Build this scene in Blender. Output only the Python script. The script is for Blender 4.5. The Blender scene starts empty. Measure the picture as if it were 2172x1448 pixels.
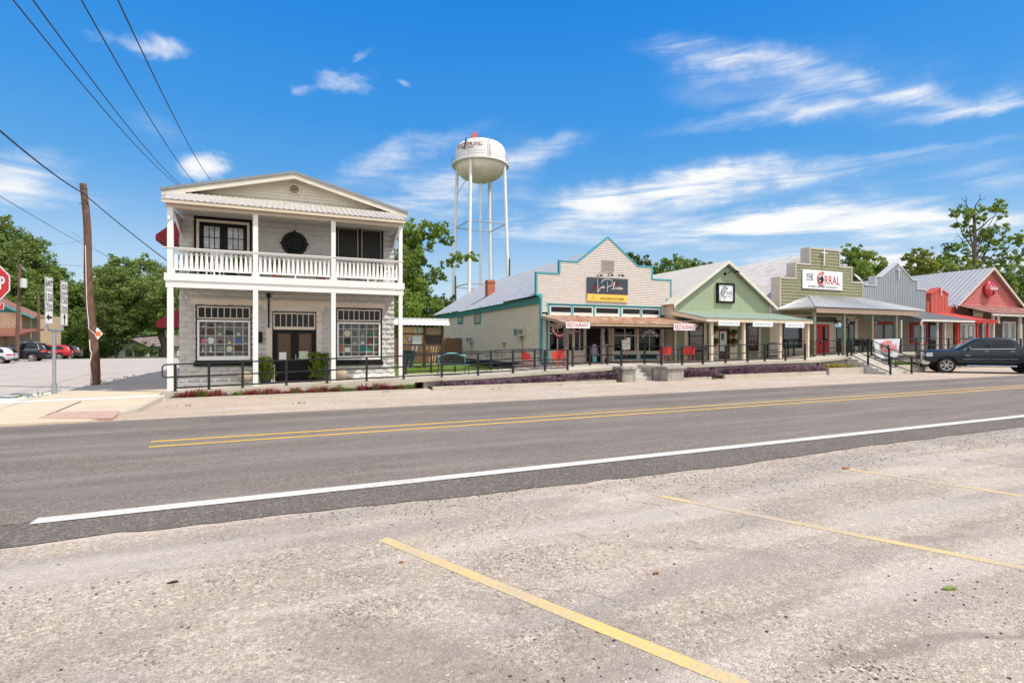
import bpy, bmesh, math, random
import numpy as np
from mathutils import Vector, Matrix, noise
from mathutils.bvhtree import BVHTree
random.seed(7); rng = np.random.default_rng(7)
C = bpy.context.scene.collection
SC = bpy.context.scene
# ---------------- camera, sky, sun, exposure ----------------
CAMH = 1.75; F = 1110.0; HZ = 728.0; YAW = math.radians(22.7)
cam = bpy.data.cameras.new('camera'); camo = bpy.data.objects.new('camera', cam); C.objects.link(camo)
cam.lens = 36*F/2172; cam.sensor_width = 36; cam.clip_end = 3000; cam.clip_start = .05
cam.shift_y = (HZ-724)/2172
camo.location = (0, 0, CAMH); camo.rotation_euler = (math.radians(90), 0, -YAW)
SC.camera = camo
SUN = Vector((3.2, -2.5, 6.3)).normalized()
EL = math.asin(SUN.z); AZ = math.atan2(SUN.x, SUN.y)
sd = bpy.data.lights.new('sun', 'SUN'); sd.energy = 4.55; sd.angle = math.radians(.5); sd.color = (1, .935, .835)
so = bpy.data.objects.new('sun', sd); C.objects.link(so)
so.rotation_euler = SUN.to_track_quat('Z', 'Y').to_euler(); so.location = SUN*60
SC.view_settings.view_transform = 'Standard'; SC.view_settings.look = 'None'
SC.view_settings.exposure = .24; SC.view_settings.gamma = 1
SC.cycles.max_bounces = 8; SC.cycles.transparent_max_bounces = 8

def raydir(px, py):
    dx = px-1086; s, c = math.sin(YAW), math.cos(YAW)
    return Vector((s*F+c*dx, c*F-s*dx, HZ-py))
def atY(px, py, Y):
    r = raydir(px, py); return Vector((r.x/r.y*Y, Y, CAMH+r.z/r.y*Y))
def atZ(px, py, z=0.0):
    r = raydir(px, py); t = (z-CAMH)/r.z; return Vector((r.x*t, r.y*t, z))
def atX(px, py, X):
    r = raydir(px, py); return Vector((X, r.y/r.x*X, CAMH+r.z/r.x*X))
def atD(px, py, d):
    r = raydir(px, py)*(d/F); return Vector((r.x, r.y, CAMH+r.z))
def R(x0, x1, yt, yb, Y):            # a rectangle on a facade plane: X0, X1, Z0, Z1
    a = atY(x0, yt, Y); b = atY(x0, yb, Y); c = atY(x1, yb, Y)
    return a.x, c.x, b.z, a.z
G = .0042
def gz(x, y=0): return G*max(-80, min(90, x)) - .016*max(0, min(140, y-76))

def world():
    w = bpy.data.worlds.new('World'); SC.world = w; w.use_nodes = True
    nt = w.node_tree; n = nt.nodes; L = nt.links; n.clear()
    def N(t, **k):
        o = n.new(t)
        for a, b in k.items(): setattr(o, a, b)
        return o
    def mth(op, a, b=None, c=None, clamp=False):
        o = N('ShaderNodeMath', operation=op, use_clamp=clamp)
        for i, v in enumerate((a, b, c)):
            if v is None: continue
            if isinstance(v, (int, float)): o.inputs[i].default_value = v
            else: L.new(v, o.inputs[i])
        return o.outputs[0]
    sky = N('ShaderNodeTexSky', sky_type='NISHITA'); sky.sun_disc = False
    sky.sun_elevation = EL; sky.sun_rotation = AZ; sky.air_density = 1.0; sky.dust_density = .6; sky.ozone_density = 2.5
    hs = N('ShaderNodeHueSaturation'); hs.inputs['Saturation'].default_value = 1.5; hs.inputs['Value'].default_value = 1.0
    L.new(sky.outputs[0], hs.inputs['Color'])
    grade = N('ShaderNodeValToRGB'); gmix = N('ShaderNodeMix', data_type='RGBA'); gmix.inputs['Factor'].default_value = .8
    tc = N('ShaderNodeTexCoord'); sp = N('ShaderNodeSeparateXYZ'); L.new(tc.outputs['Generated'], sp.inputs[0])
    az = mth('ARCTAN2', sp.outputs[0], sp.outputs[1]); el = mth('ARCSINE', sp.outputs[2])
    er = grade.color_ramp; er.elements[0].position = 0; er.elements[0].color = (.50,.74,.93,1); er.elements[1].position = 1; er.elements[1].color = (.016,.235,.84,1)
    for p_, c_ in ((.14,(.36,.66,.93,1)),(.30,(.19,.51,.93,1)),(.55,(.075,.385,.93,1)),(.8,(.03,.30,.91,1))): e_ = er.elements.new(p_); e_.color = c_
    L.new(mth('MULTIPLY', el, 1/.7, clamp=True), grade.inputs[0])
    sc_ = N('ShaderNodeVectorMath', operation='SCALE'); sc_.inputs['Scale'].default_value = 7.1; L.new(grade.outputs[0], sc_.inputs[0]); L.new(hs.outputs[0], gmix.inputs['A']); L.new(sc_.outputs[0], gmix.inputs['B'])
    cb = N('ShaderNodeCombineXYZ'); L.new(az, cb.inputs[0]); L.new(el, cb.inputs[1])
    def warp(src, sc, amp, det):
        nz = N('ShaderNodeTexNoise'); nz.inputs['Scale'].default_value = sc; nz.inputs['Detail'].default_value = det; nz.inputs['Roughness'].default_value = .6; L.new(src, nz.inputs['Vector'])
        s_ = N('ShaderNodeVectorMath', operation='SUBTRACT'); L.new(nz.outputs['Color'], s_.inputs[0]); s_.inputs[1].default_value = (.5, .5, .5)
        m_ = N('ShaderNodeVectorMath', operation='MULTIPLY'); L.new(s_.outputs[0], m_.inputs[0]); m_.inputs[1].default_value = amp
        o_ = N('ShaderNodeVectorMath', operation='ADD'); L.new(src, o_.inputs[0]); L.new(m_.outputs[0], o_.inputs[1]); return o_.outputs[0]
    raw = cb.outputs[0]; wide = warp(raw, 3.2, (.34, .13, 0), 6); fine = warp(raw, 22, (.05, .035, 0), 8)
    def ae(px, py):
        r = raydir(px, py).normalized(); return math.atan2(r.x, r.y), math.asin(r.z)
    def streak(rot, sc, det, dist, seed):
        mp = N('ShaderNodeMapping'); mp.inputs['Rotation'].default_value = (0, 0, rot); mp.inputs['Scale'].default_value = sc
        mp.inputs['Location'].default_value = (seed, seed*.7, 0)
        L.new(cb.outputs[0], mp.inputs[0]); nz = N('ShaderNodeTexNoise'); nz.inputs['Scale'].default_value = 1
        nz.inputs['Detail'].default_value = det; nz.inputs['Roughness'].default_value = .6; nz.inputs['Distortion'].default_value = dist
        L.new(mp.outputs[0], nz.inputs['Vector']); return nz.outputs['Fac']
    def ramp(v, a, b):
        o = N('ShaderNodeMapRange', interpolation_type='SMOOTHSTEP'); L.new(v, o.inputs[0])
        o.inputs[1].default_value = a; o.inputs[2].default_value = b; return o.outputs[0]
    def blobs(lst, src=None):
        tot = None
        for (x, y, hx, hy, slope, wt) in lst:   # pixel-space description turned into a direction in the sky
            a0, e0 = ae(x, y); a1, e1 = ae(x+40, y-40*slope); a2, e2 = ae(x, y-hy)
            rot = math.atan2(e1-e0, a1-a0); sx = math.hypot(a1-a0, e1-e0)*hx/math.hypot(40, 40*slope); sy = math.hypot(a2-a0, e2-e0)
            mp = N('ShaderNodeMapping', vector_type='TEXTURE'); mp.inputs['Location'].default_value = (a0, e0, 0)
            mp.inputs['Rotation'].default_value = (0, 0, rot); mp.inputs['Scale'].default_value = (sx, sy, 1)
            L.new(src or cb.outputs[0], mp.inputs[0]); g = N('ShaderNodeTexGradient', gradient_type='SPHERICAL'); L.new(mp.outputs[0], g.inputs[0])
            v = mth('MULTIPLY', ramp(g.outputs['Fac'], 0, 1.0), wt); tot = v if tot is None else mth('ADD', tot, v)
        return tot
    cir = blobs([(1200,455,190,75,.30,1.3),(1420,400,330,60,.13,1.5),(1700,368,420,32,.07,.8),(1560,470,520,52,.02,.9),(1700,440,330,34,.08,1.3),(1960,475,330,70,.12,1.7),(1500,510,560,60,.0,.8),(1850,540,420,70,.02,1.1),
        (1980,330,300,16,.1,.5),(1640,258,360,34,.11,1.0),(1540,118,230,44,-.12,.7),(1600,150,300,55,-.25,.5),(1960,200,300,42,-.13,.85),(2060,245,260,24,.14,.7),(1770,215,480,90,.0,.35),
        (840,345,230,46,.48,.75),(950,400,260,60,.28,.65),(880,440,300,70,.1,.5),(1130,330,170,42,.35,.75),(1000,455,200,40,.25,.5),(80,375,230,60,-.05,1.0),(70,430,220,60,-.1,.5),
        (345,285,45,110,2.5,.25),(2130,370,200,50,.1,.5),(250,430,300,46,-.15,.4),(1000,540,500,80,.1,.45),(1600,430,720,130,.05,.30),(1760,180,560,140,-.05,.22),(900,390,380,120,.3,.22),(2050,560,400,70,.0,.9)], wide)
    puf = blobs([(432,352,105,52,-.1,2.2),(405,365,90,30,.2,.6),(285,98,170,52,-.15,1.0),(350,108,90,32,0,.5),(735,172,130,42,-.05,1.35),(632,186,50,28,-.4,1.0),(762,122,60,20,.5,.9),
        (855,175,26,20,-.3,.9),(225,130,40,22,0,.4),(15,445,40,35,0,.8),(1120,770,10,10,0,0)], fine)
    n1 = streak(-.20, (3.2, 26, 1), 12, 1.0, 3.1); n2 = streak(-.1, (1.6, 7, 1), 8, 1.2, 9.3); n3 = streak(0, (9, 15, 1), 13, .8, 5.7); n4 = streak(-.32, (9, 60, 1), 10, .7, 1.7)
    nn = mth('ADD', mth('ADD', mth('MULTIPLY', n1, .42), mth('MULTIPLY', n2, .38)), mth('MULTIPLY', n4, .2))
    nn = ramp(nn, .38, .64)
    c1 = mth('MULTIPLY', ramp(mth('MULTIPLY', cir, mth('ADD', mth('MULTIPLY', nn, .95), .20)), -.12, 1.55), 1.0)
    c1 = mth('MULTIPLY', mth('SUBTRACT', c1, .018), 1.12, clamp=True)
    c2 = ramp(mth('ADD', mth('MULTIPLY', puf, 1.0), mth('MULTIPLY', mth('SUBTRACT', n3, .52), 4.2)), .15, 2.5)
    c2 = mth('MULTIPLY', c2, ramp(puf, 0, .5))
    # unseen cloud bank added behind the camera as fill light for facades and porches
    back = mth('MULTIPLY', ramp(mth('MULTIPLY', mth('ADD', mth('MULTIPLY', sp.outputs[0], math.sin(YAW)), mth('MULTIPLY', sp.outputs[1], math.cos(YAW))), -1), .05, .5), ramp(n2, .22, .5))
    hz = mth('MULTIPLY', ramp(mth('MULTIPLY', el, -1), -.30, 0), .42)
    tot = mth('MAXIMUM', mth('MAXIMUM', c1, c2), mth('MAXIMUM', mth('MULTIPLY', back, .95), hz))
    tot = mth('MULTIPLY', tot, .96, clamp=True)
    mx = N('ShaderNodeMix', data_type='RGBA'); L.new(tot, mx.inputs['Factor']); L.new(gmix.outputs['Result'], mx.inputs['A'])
    bk = N('ShaderNodeVectorMath', operation='SCALE'); bk.inputs[0].default_value = (CLOUD, CLOUD*.995, CLOUD*.985); L.new(mth('MULTIPLY_ADD', back, .55, 1.0), bk.inputs['Scale']); L.new(bk.outputs[0], mx.inputs['B'])  # cloud white, brightened on the added rear bank for stronger fill
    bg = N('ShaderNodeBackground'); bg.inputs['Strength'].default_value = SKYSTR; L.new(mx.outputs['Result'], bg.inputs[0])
    out = N('ShaderNodeOutputWorld'); L.new(bg.outputs[0], out.inputs[0])
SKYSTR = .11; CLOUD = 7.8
world()

# ---------------- helpers ----------------
def hexc(h):
    h = h.lstrip('#'); o = []
    for i in (0, 2, 4):
        c = int(h[i:i+2], 16)/255; o.append(c/12.92 if c <= .04045 else ((c+.055)/1.055)**2.4)
    return tuple(o)
MATS = {}
def mat(name, col, rough=.7, var=.12, vs=2.0, bump=0.0, bs=30.0, metal=0.0, spec=.4, kind=None, col2=None, k2=(.45, .6), s2=3.0, sc2=(1, 1, 1), emit=None, coat=0):
    if name in MATS: return MATS[name]
    if isinstance(col, str): col = hexc(col)
    m = bpy.data.materials.new(name); m.use_nodes = True; nt = m.node_tree; n = nt.nodes; L = nt.links
    b = n['Principled BSDF']; b.inputs['Roughness'].default_value = rough; b.inputs['Metallic'].default_value = metal
    b.inputs['Specular IOR Level'].default_value = spec; b.inputs['Base Color'].default_value = (*col, 1)
    if coat: b.inputs['Coat Weight'].default_value = coat; b.inputs['Coat Roughness'].default_value = .04
    geo = n.new('ShaderNodeNewGeometry')
    cur = None
    if var or col2:
        nz = n.new('ShaderNodeTexNoise'); nz.inputs['Scale'].default_value = vs; nz.inputs['Detail'].default_value = 6; nz.inputs['Roughness'].default_value = .65
        L.new(geo.outputs['Position'], nz.inputs['Vector'])
        mr = n.new('ShaderNodeMapRange'); L.new(nz.outputs['Fac'], mr.inputs[0]); mr.inputs[1].default_value = .3; mr.inputs[2].default_value = .7
        mr.inputs[3].default_value = 1-var; mr.inputs[4].default_value = 1+var
        hsv = n.new('ShaderNodeHueSaturation'); hsv.inputs['Color'].default_value = (*col, 1); L.new(mr.outputs[0], hsv.inputs['Value']); cur = hsv.outputs[0]
    if col2:
        if isinstance(col2, str): col2 = hexc(col2)
        mp = n.new('ShaderNodeMapping'); mp.inputs['Scale'].default_value = sc2; L.new(geo.outputs['Position'], mp.inputs[0])
        nb = n.new('ShaderNodeTexNoise'); nb.inputs['Scale'].default_value = s2; nb.inputs['Detail'].default_value = 8; nb.inputs['Roughness'].default_value = .7; L.new(mp.outputs[0], nb.inputs['Vector'])
        r2 = n.new('ShaderNodeMapRange'); L.new(nb.outputs['Fac'], r2.inputs[0]); r2.inputs[1].default_value = k2[0]; r2.inputs[2].default_value = k2[1]
        mx = n.new('ShaderNodeMix'); mx.data_type = 'RGBA'; L.new(r2.outputs[0], mx.inputs['Factor']); L.new(cur, mx.inputs['A']); mx.inputs['B'].default_value = (*col2, 1); cur = mx.outputs['Result']
    if cur is not None: L.new(cur, b.inputs['Base Color'])
    if bump:
        nz = n.new('ShaderNodeTexNoise'); nz.inputs['Scale'].default_value = bs; nz.inputs['Detail'].default_value = 5; L.new(geo.outputs['Position'], nz.inputs['Vector'])
        bp = n.new('ShaderNodeBump'); bp.inputs['Strength'].default_value = bump; bp.inputs['Distance'].default_value = .02; L.new(nz.outputs['Fac'], bp.inputs['Height']); L.new(bp.outputs[0], b.inputs['Normal'])
    if emit: b.inputs['Emission Color'].default_value = (*col, 1); b.inputs['Emission Strength'].default_value = emit
    MATS[name] = m; return m
def leafmat(name, c1, c2, tr=.35):
    if name in MATS: return MATS[name]
    m = bpy.data.materials.new(name); m.use_nodes = True; nt = m.node_tree; n = nt.nodes; L = nt.links; n.clear()
    g = n.new('ShaderNodeNewGeometry'); mx = n.new('ShaderNodeMix'); mx.data_type = 'RGBA'; mx.inputs['A'].default_value = (*c1, 1); mx.inputs['B'].default_value = (*c2, 1)
    nz = n.new('ShaderNodeTexNoise'); nz.inputs['Scale'].default_value = .55; nz.inputs['Detail'].default_value = 3; L.new(g.outputs['Position'], nz.inputs['Vector'])
    mr = n.new('ShaderNodeMapRange'); mr.inputs[1].default_value = .35; mr.inputs[2].default_value = .65; L.new(nz.outputs['Fac'], mr.inputs[0])
    ad = n.new('ShaderNodeMath'); ad.operation = 'MULTIPLY_ADD'; L.new(g.outputs['Random Per Island'], ad.inputs[0]); ad.inputs[1].default_value = .55; 
    a2 = n.new('ShaderNodeMath'); a2.operation = 'MULTIPLY'; L.new(mr.outputs[0], a2.inputs[0]); a2.inputs[1].default_value = .5; L.new(a2.outputs[0], ad.inputs[2])
    L.new(ad.outputs[0], mx.inputs['Factor'])
    d = n.new('ShaderNodeBsdfPrincipled'); d.inputs['Roughness'].default_value = .5; d.inputs['Specular IOR Level'].default_value = .35; L.new(mx.outputs['Result'], d.inputs['Base Color'])
    t = n.new('ShaderNodeBsdfTranslucent'); hs = n.new('ShaderNodeHueSaturation'); hs.inputs['Value'].default_value = 1.7; hs.inputs['Hue'].default_value = .485; L.new(mx.outputs['Result'], hs.inputs['Color']); L.new(hs.outputs[0], t.inputs[0])
    s = n.new('ShaderNodeMixShader'); s.inputs[0].default_value = tr; L.new(d.outputs[0], s.inputs[1]); L.new(t.outputs[0], s.inputs[2])
    o = n.new('ShaderNodeOutputMaterial'); L.new(s.outputs[0], o.inputs[0]); MATS[name] = m; return m
def glassmat(name, tint=(.8, .85, .85), op=.3, base=(.01, .012, .012), sp=.5):
    if name in MATS: return MATS[name]
    m = bpy.data.materials.new(name); m.use_nodes = True; nt = m.node_tree; n = nt.nodes; L = nt.links
    b = n['Principled BSDF']; b.inputs['Base Color'].default_value = (*base, 1); b.inputs['Roughness'].default_value = .04; b.inputs['Specular IOR Level'].default_value = sp
    t = n.new('ShaderNodeBsdfTransparent'); t.inputs[0].default_value = (*tint, 1); s = n.new('ShaderNodeMixShader'); s.inputs[0].default_value = op
    L.new(t.outputs[0], s.inputs[1]); L.new(b.outputs[0], s.inputs[2]); L.new(s.outputs[0], n['Material Output'].inputs[0]); MATS[name] = m; return m
WL = {}
def wloc(o): return WL.get(o.name, Vector((0, 0, 0)))
FONT = {}
def glyph(s, bold=0.0, extr=.0):
    k = (s, bold, extr)
    if k in FONT: return FONT[k]
    c = bpy.data.curves.new('lettering', 'FONT'); c.body = s; c.size = 1; c.offset = bold; c.extrude = extr; c.resolution_u = 3
    o = bpy.data.objects.new('lettering', c); C.objects.link(o); dg = bpy.context.evaluated_depsgraph_get()
    me = bpy.data.meshes.new_from_object(o.evaluated_get(dg)); vs = [tuple(v.co) for v in me.vertices]; fs = [tuple(p.vertices) for p in me.polygons]
    bpy.data.objects.remove(o); bpy.data.curves.remove(c); bpy.data.meshes.remove(me)
    xs = [v[0] for v in vs] or [0]; FONT[k] = (vs, fs, min(xs), max(xs)); return FONT[k]
class MB:
    def __init__(s): s.v = []; s.f = []
    def add(s, vs, fs):
        k = len(s.v); s.v += [tuple(v) for v in vs]; s.f += [tuple(i+k for i in f) for f in fs]; return s
    def box(s, x0, y0, z0, x1, y1, z1):
        x0, x1 = sorted((x0, x1)); y0, y1 = sorted((y0, y1)); z0, z1 = sorted((z0, z1))
        return s.add([(x0,y0,z0),(x1,y0,z0),(x1,y1,z0),(x0,y1,z0),(x0,y0,z1),(x1,y0,z1),(x1,y1,z1),(x0,y1,z1)],
                     [(0,3,2,1),(4,5,6,7),(0,1,5,4),(1,2,6,5),(2,3,7,6),(3,0,4,7)])
    def hexa(s, p):  # 8 points: bottom ring 4, top ring 4
        return s.add(p, [(0,3,2,1),(4,5,6,7),(0,1,5,4),(1,2,6,5),(2,3,7,6),(3,0,4,7)])
    def prism(s, poly, y0, y1):
        n = len(poly); vs = [(x, y0, z) for x, z in poly]+[(x, y1, z) for x, z in poly]
        return s.add(vs, [tuple(range(n)), tuple(range(2*n-1, n-1, -1))]+[(i, i+n, (i+1) % n+n, (i+1) % n) for i in range(n)])
    def prismx(s, poly, x0, x1):
        n = len(poly); vs = [(x0, y, z) for y, z in poly]+[(x1, y, z) for y, z in poly]
        return s.add(vs, [tuple(range(n)), tuple(range(2*n-1, n-1, -1))]+[(i, i+n, (i+1) % n+n, (i+1) % n) for i in range(n)])
    def prismz(s, poly, z0, z1):
        n = len(poly); vs = [(x, y, z0) for x, y in poly]+[(x, y, z1) for x, y in poly]
        return s.add(vs, [tuple(range(n)), tuple(range(2*n-1, n-1, -1))]+[(i, i+n, (i+1) % n+n, (i+1) % n) for i in range(n)])
    def sheet(s, poly, dz=0.0, thick=0.0):
        vs = [(x, y, gz(x, y)+dz) for x, y in poly]; n = len(vs)
        return s.add(vs, [tuple(range(n))])
    def quad(s, *p): return s.add(p, [tuple(range(len(p)))])
    def tube(s, pts, r, n=8, r1=None, closed=False):
        pts = [Vector(p) for p in pts]; m = len(pts); vs = []; up = None
        for i, p in enumerate(pts):
            a = pts[i-1] if i > 0 or closed else p; b = pts[(i+1) % m] if i < m-1 or closed else p
            d = (b-a).normalized() if (b-a).length > 1e-9 else Vector((0, 0, 1))
            if up is None: up = Vector((0, 0, 1)) if abs(d.z) < .9 else Vector((1, 0, 0))
            u = d.cross(up); u = u.normalized() if u.length > 1e-6 else d.orthogonal().normalized(); w = u.cross(d).normalized(); up = w
            t = i/max(1, m-1); rr = r if r1 is None else r+(r1-r)*t
            if isinstance(r, (list, tuple)): rr = r[i]
            for k in range(n):
                an = 2*math.pi*(k+.5)/n; vs.append(p+u*math.cos(an)*rr+w*math.sin(an)*rr)
        fs = []
        for i in range(m if closed else m-1):
            j = (i+1) % m
            for k in range(n): fs.append((i*n+k, i*n+(k+1) % n, j*n+(k+1) % n, j*n+k))
        if not closed: fs += [tuple(range(n-1, -1, -1)), tuple(range((m-1)*n, m*n))]
        return s.add(vs, fs)
    def lathe(s, prof, c=(0, 0, 0), n=20, ax='z', cap=True):
        vs = []; c = Vector(c)
        for r, z in prof:
            for k in range(n):
                a = 2*math.pi*k/n; q = (r*math.cos(a), r*math.sin(a), z)
                if ax == 'y': q = (q[0], q[2], q[1])
                if ax == 'x': q = (q[2], q[0], q[1])
                vs.append(c+Vector(q))
        fs = [(i*n+k, i*n+(k+1) % n, (i+1)*n+(k+1) % n, (i+1)*n+k) for i in range(len(prof)-1) for k in range(n)]
        if cap and prof[0][0] > 1e-4: fs.append(tuple(range(n-1, -1, -1)))
        if cap and prof[-1][0] > 1e-4: fs.append(tuple(range((len(prof)-1)*n, len(prof)*n)))
        return s.add(vs, fs)
    def ball(s, c, rx, ry=None, rz=None, n=10):
        ry = ry or rx; rz = rz or rx; m = max(4, n//2+1); vs = []; fs = []
        for i in range(m+1):
            t = math.pi*i/m
            for k in range(n): a = 2*math.pi*k/n; vs.append((c[0]+rx*math.sin(t)*math.cos(a), c[1]+ry*math.sin(t)*math.sin(a), c[2]+rz*math.cos(t)))
        for i in range(m):
            for k in range(n): fs.append((i*n+k, (i+1)*n+k, (i+1)*n+(k+1) % n, i*n+(k+1) % n))
        return s.add(vs, fs)
    def text(s, t, o, w=None, h=1.0, bold=0.0, align='c', xd=(1, 0, 0), zd=(0, 0, 1), shear=0.0):
        vs, fs, a, b = glyph(t, bold); o = Vector(o); xd = Vector(xd); zd = Vector(zd); sy = h/.7
        sx = (w/(b-a)) if w else sy
        x0 = (a+b)/2 if align == 'c' else a
        return s.add([o+xd*((v[0]-x0)*sx+shear*v[1]*sy)+zd*(v[1]*sy) for v in vs], fs)
    def corr(s, a, b, c, pitch=.23, h=.022, thick=.012, d=None, flat=.62):
        # ribbed sheet: ribs repeat from a to b, run from a to c (d: far corner under b)
        a, b, c = Vector(a), Vector(b), Vector(c); d = Vector(d) if d else b+(c-a)
        nm = (b-a).cross(c-a).normalized(); nm = nm if nm.z > 0 else -nm
        L = (b-a).length; n = max(1, round(L/pitch)); us = []
        for i in range(n):
            for f, hh in ((0, 0), (flat, 0), (flat+.1, h), (.9, h)): us.append(((i+f)/n, hh))
        us.append((1, 0)); vs = []
        for u, hh in us:
            p = a+(b-a)*u; q = c+(d-c)*u; vs += [p+nm*hh, q+nm*hh, p+nm*(hh-thick), q+nm*(hh-thick)]
        fs = []
        for i in range(len(us)-1):
            k = 4*i; fs += [(k, k+4, k+5, k+1), (k+2, k+3, k+7, k+6), (k, k+2, k+6, k+4), (k+1, k+5, k+7, k+3)]
        k = 4*(len(us)-1); fs += [(0, 1, 3, 2), (k, k+2, k+3, k+1)]
        return s.add(vs, fs)
    def lap(s, prof, z0, z1, step, Y, t=.02, face=-1, ax='y'):
        z = z0
        while z < z1-1e-4:
            zt = min(z+step, z1); a = prof(z+.004); b = prof(zt-.004)
            def P(x, y, zz): return (x, y, zz) if ax == 'y' else (y, x, zz)
            yb = Y+face*t; yt = Y+face*.002
            vs = [P(a[0], yb, z), P(a[1], yb, z), P(b[1], yt, zt), P(b[0], yt, zt), P(a[0], Y-face*.03, z), P(a[1], Y-face*.03, z), P(b[1], Y-face*.03, zt), P(b[0], Y-face*.03, zt)]
            s.add(vs, [(0,1,2,3),(0,4,5,1),(1,5,6,2),(0,3,7,4),(2,6,7,3),(4,7,6,5)]); z = zt
        return s
    def build(s, name, m=None, parent=None, smooth=False, bevel=0.0, keep=False):
        v = [Vector(p) for p in s.v]
        lo = Vector((min(p[i] for p in v) for i in range(3))); hi = Vector((max(p[i] for p in v) for i in range(3)))
        c = Vector(((lo.x+hi.x)/2, (lo.y+hi.y)/2, lo.z)) if not keep else Vector((0, 0, 0))
        me = bpy.data.meshes.new(name); me.from_pydata([tuple(p-c) for p in v], [], s.f)
        bm = bmesh.new(); bm.from_mesh(me)
        bmesh.ops.recalc_face_normals(bm, faces=bm.faces)
        if bevel: bmesh.ops.bevel(bm, geom=[e for e in bm.edges if len(e.link_faces) == 2 and e.calc_face_angle(0) > .6], offset=bevel, segments=2, affect='EDGES', clamp_overlap=True)
        bm.to_mesh(me); bm.free()
        if m: me.materials.append(m)
        if smooth: smoothm(me)
        o = bpy.data.objects.new(name, me); C.objects.link(o)
        if parent: o.parent = parent; o.location = c-wloc(parent)
        else: o.location = c
        WL[o.name] = c; return o
def smoothm(me, ang=.6):
    me.polygons.foreach_set('use_smooth', [True]*len(me.polygons))
    try: me.set_sharp_from_angle(angle=ang)
    except Exception: pass
def fast(name, v, f4, m, parent=None):   # numpy quads
    me = bpy.data.meshes.new(name); nv = len(v); nf = len(f4)
    me.vertices.add(nv); me.vertices.foreach_set('co', np.ascontiguousarray(v, dtype=np.float32).ravel())
    k = f4.shape[1]; me.loops.add(nf*k); me.loops.foreach_set('vertex_index', f4.astype(np.int32).ravel())
    me.polygons.add(nf); me.polygons.foreach_set('loop_start', np.arange(0, nf*k, k, dtype=np.int32)); me.polygons.foreach_set('loop_total', np.full(nf, k, dtype=np.int32))
    me.update(); me.validate(); me.materials.append(m)
    o = bpy.data.objects.new(name, me); C.objects.link(o)
    if parent: o.parent = parent; o.location = -wloc(parent)
    WL[o.name] = Vector((0, 0, 0)); return o
def tag(o, label, cat, group=None, kind=None):
    if label: o['label'] = label
    if cat: o['category'] = cat
    if group: o['group'] = group
    if kind: o['kind'] = kind
    return o
def thing(name, label, cat, loc=(0, 0, 0), group=None):
    o = bpy.data.objects.new(name, None); o.empty_display_size = .2; C.objects.link(o); o.location = loc; WL[o.name] = Vector(loc)
    return tag(o, label, cat, group)
def struct(o): o['kind'] = 'structure'; return o
def dup(o, parent=None):
    c = o.copy(); C.objects.link(c)
    if parent: c.parent = parent
    WL[c.name] = wloc(o)
    for ch in list(o.children): dup(ch, c)
    return c
# ---------------- materials ----------------
WHITE = mat('white_paint', (.74,.72,.69), .55, .06, 1.2, .05, 60, col2=(.55,.5,.43), k2=(.66,.8), s2=2.2)
CREAM = mat('cream_paint', (.60,.51,.39), .6, .08, 1.5)
TAN = mat('tan_trim', (.62,.53,.42), .6, .07, 1.5)
GABLE = mat('weathered_boards', (.62,.57,.47), .65, .1, 2.5, .1, 40, col2=(.22,.18,.14), k2=(.62,.72), s2=5, sc2=(1,1,5))
BLOCKP = mat('painted_block', (.465,.45,.42), .75, .1, 3, .25, 60)
STUCCO = mat('tan_lintel', (.62,.54,.45), .7, .06, 2)
BLACK = mat('black_paint', (.010,.010,.010), .45, .1, 3, spec=.15)
CHAR = mat('charcoal', (.028,.027,.026), .65, .1, 3, spec=.2)
GLS = glassmat('dark_glass', (.25,.25,.24), .85, (.008,.008,.008), .3)
CLR = glassmat('clear_glass', (.96,.97,.97), .06, (.02,.02,.02))
MESH_ = mat('screen_black', (.008,.008,.008), .55, .1, 20)
GALV = mat('galvanised_roof', (.42,.425,.43), .45, .12, 1.5, 0, metal=.35, col2=(.36,.36,.36), k2=(.55,.8), s2=1.2, sc2=(1,.4,1))
OLDTIN = mat('old_tin_roof', (.52,.49,.455), .6, .1, 2, metal=.1, col2=(.40,.36,.32), k2=(.48,.66), s2=2.5, sc2=(1.6,.35,1.6))
TINW = mat('pale_porch_tin', (.44,.405,.36), .55, .1, 2, metal=.1, col2=(.31,.28,.245), k2=(.5,.75), s2=2, sc2=(3,.5,1))
RUST = mat('rusty_tin', (.46,.17,.065), .8, .4, 9, metal=0, col2=(.66,.53,.40), k2=(.46,.54), s2=2.6, sc2=(3.0,.3,2))
RUST2 = mat('dull_rusty_tin', (.30,.12,.09), .8, .25, 4, col2=(.40,.30,.27), k2=(.5,.65), s2=2.2, sc2=(2.6,.35,2))
REDTIN = mat('red_tin', (.55,.08,.06), .5, .12, 3)
GRTIN = mat('green_tin', (.27,.335,.265), .5, .08, 1.5, col2=(.36,.41,.34), k2=(.5,.8), s2=1.5, sc2=(3,.4,1))
WTIN = mat('cream_tin_roof', (.52,.475,.40), .5, .07, 2)
TEAL = mat('teal_trim', (.05,.31,.35), .5, .1, 2)
TEALB = mat('teal_fascia', (.045,.235,.235), .55, .1, 2)
LAPW = mat('pinkish_siding', (.55,.495,.45), .6, .07, 4, .08, 40)
LAPC = mat('cream_siding', (.74,.62,.47), .65, .09, 3, .1, 40, col2=(.42,.36,.28), k2=(.62,.78), s2=3, sc2=(.6,.6,4))
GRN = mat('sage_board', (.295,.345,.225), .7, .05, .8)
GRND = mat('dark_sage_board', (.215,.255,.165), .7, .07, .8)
OLIVE = mat('olive_siding', (.23,.23,.13), .65, .12, 3, .08, 30, col2=(.30,.28,.165), k2=(.55,.75), s2=1.5, sc2=(.5,.5,3))
OLPOST = mat('olive_post', (.17,.18,.11), .6, .1, 3)
TRIM = mat('beige_trim', (.47,.41,.335), .6, .06, 2)
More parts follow.
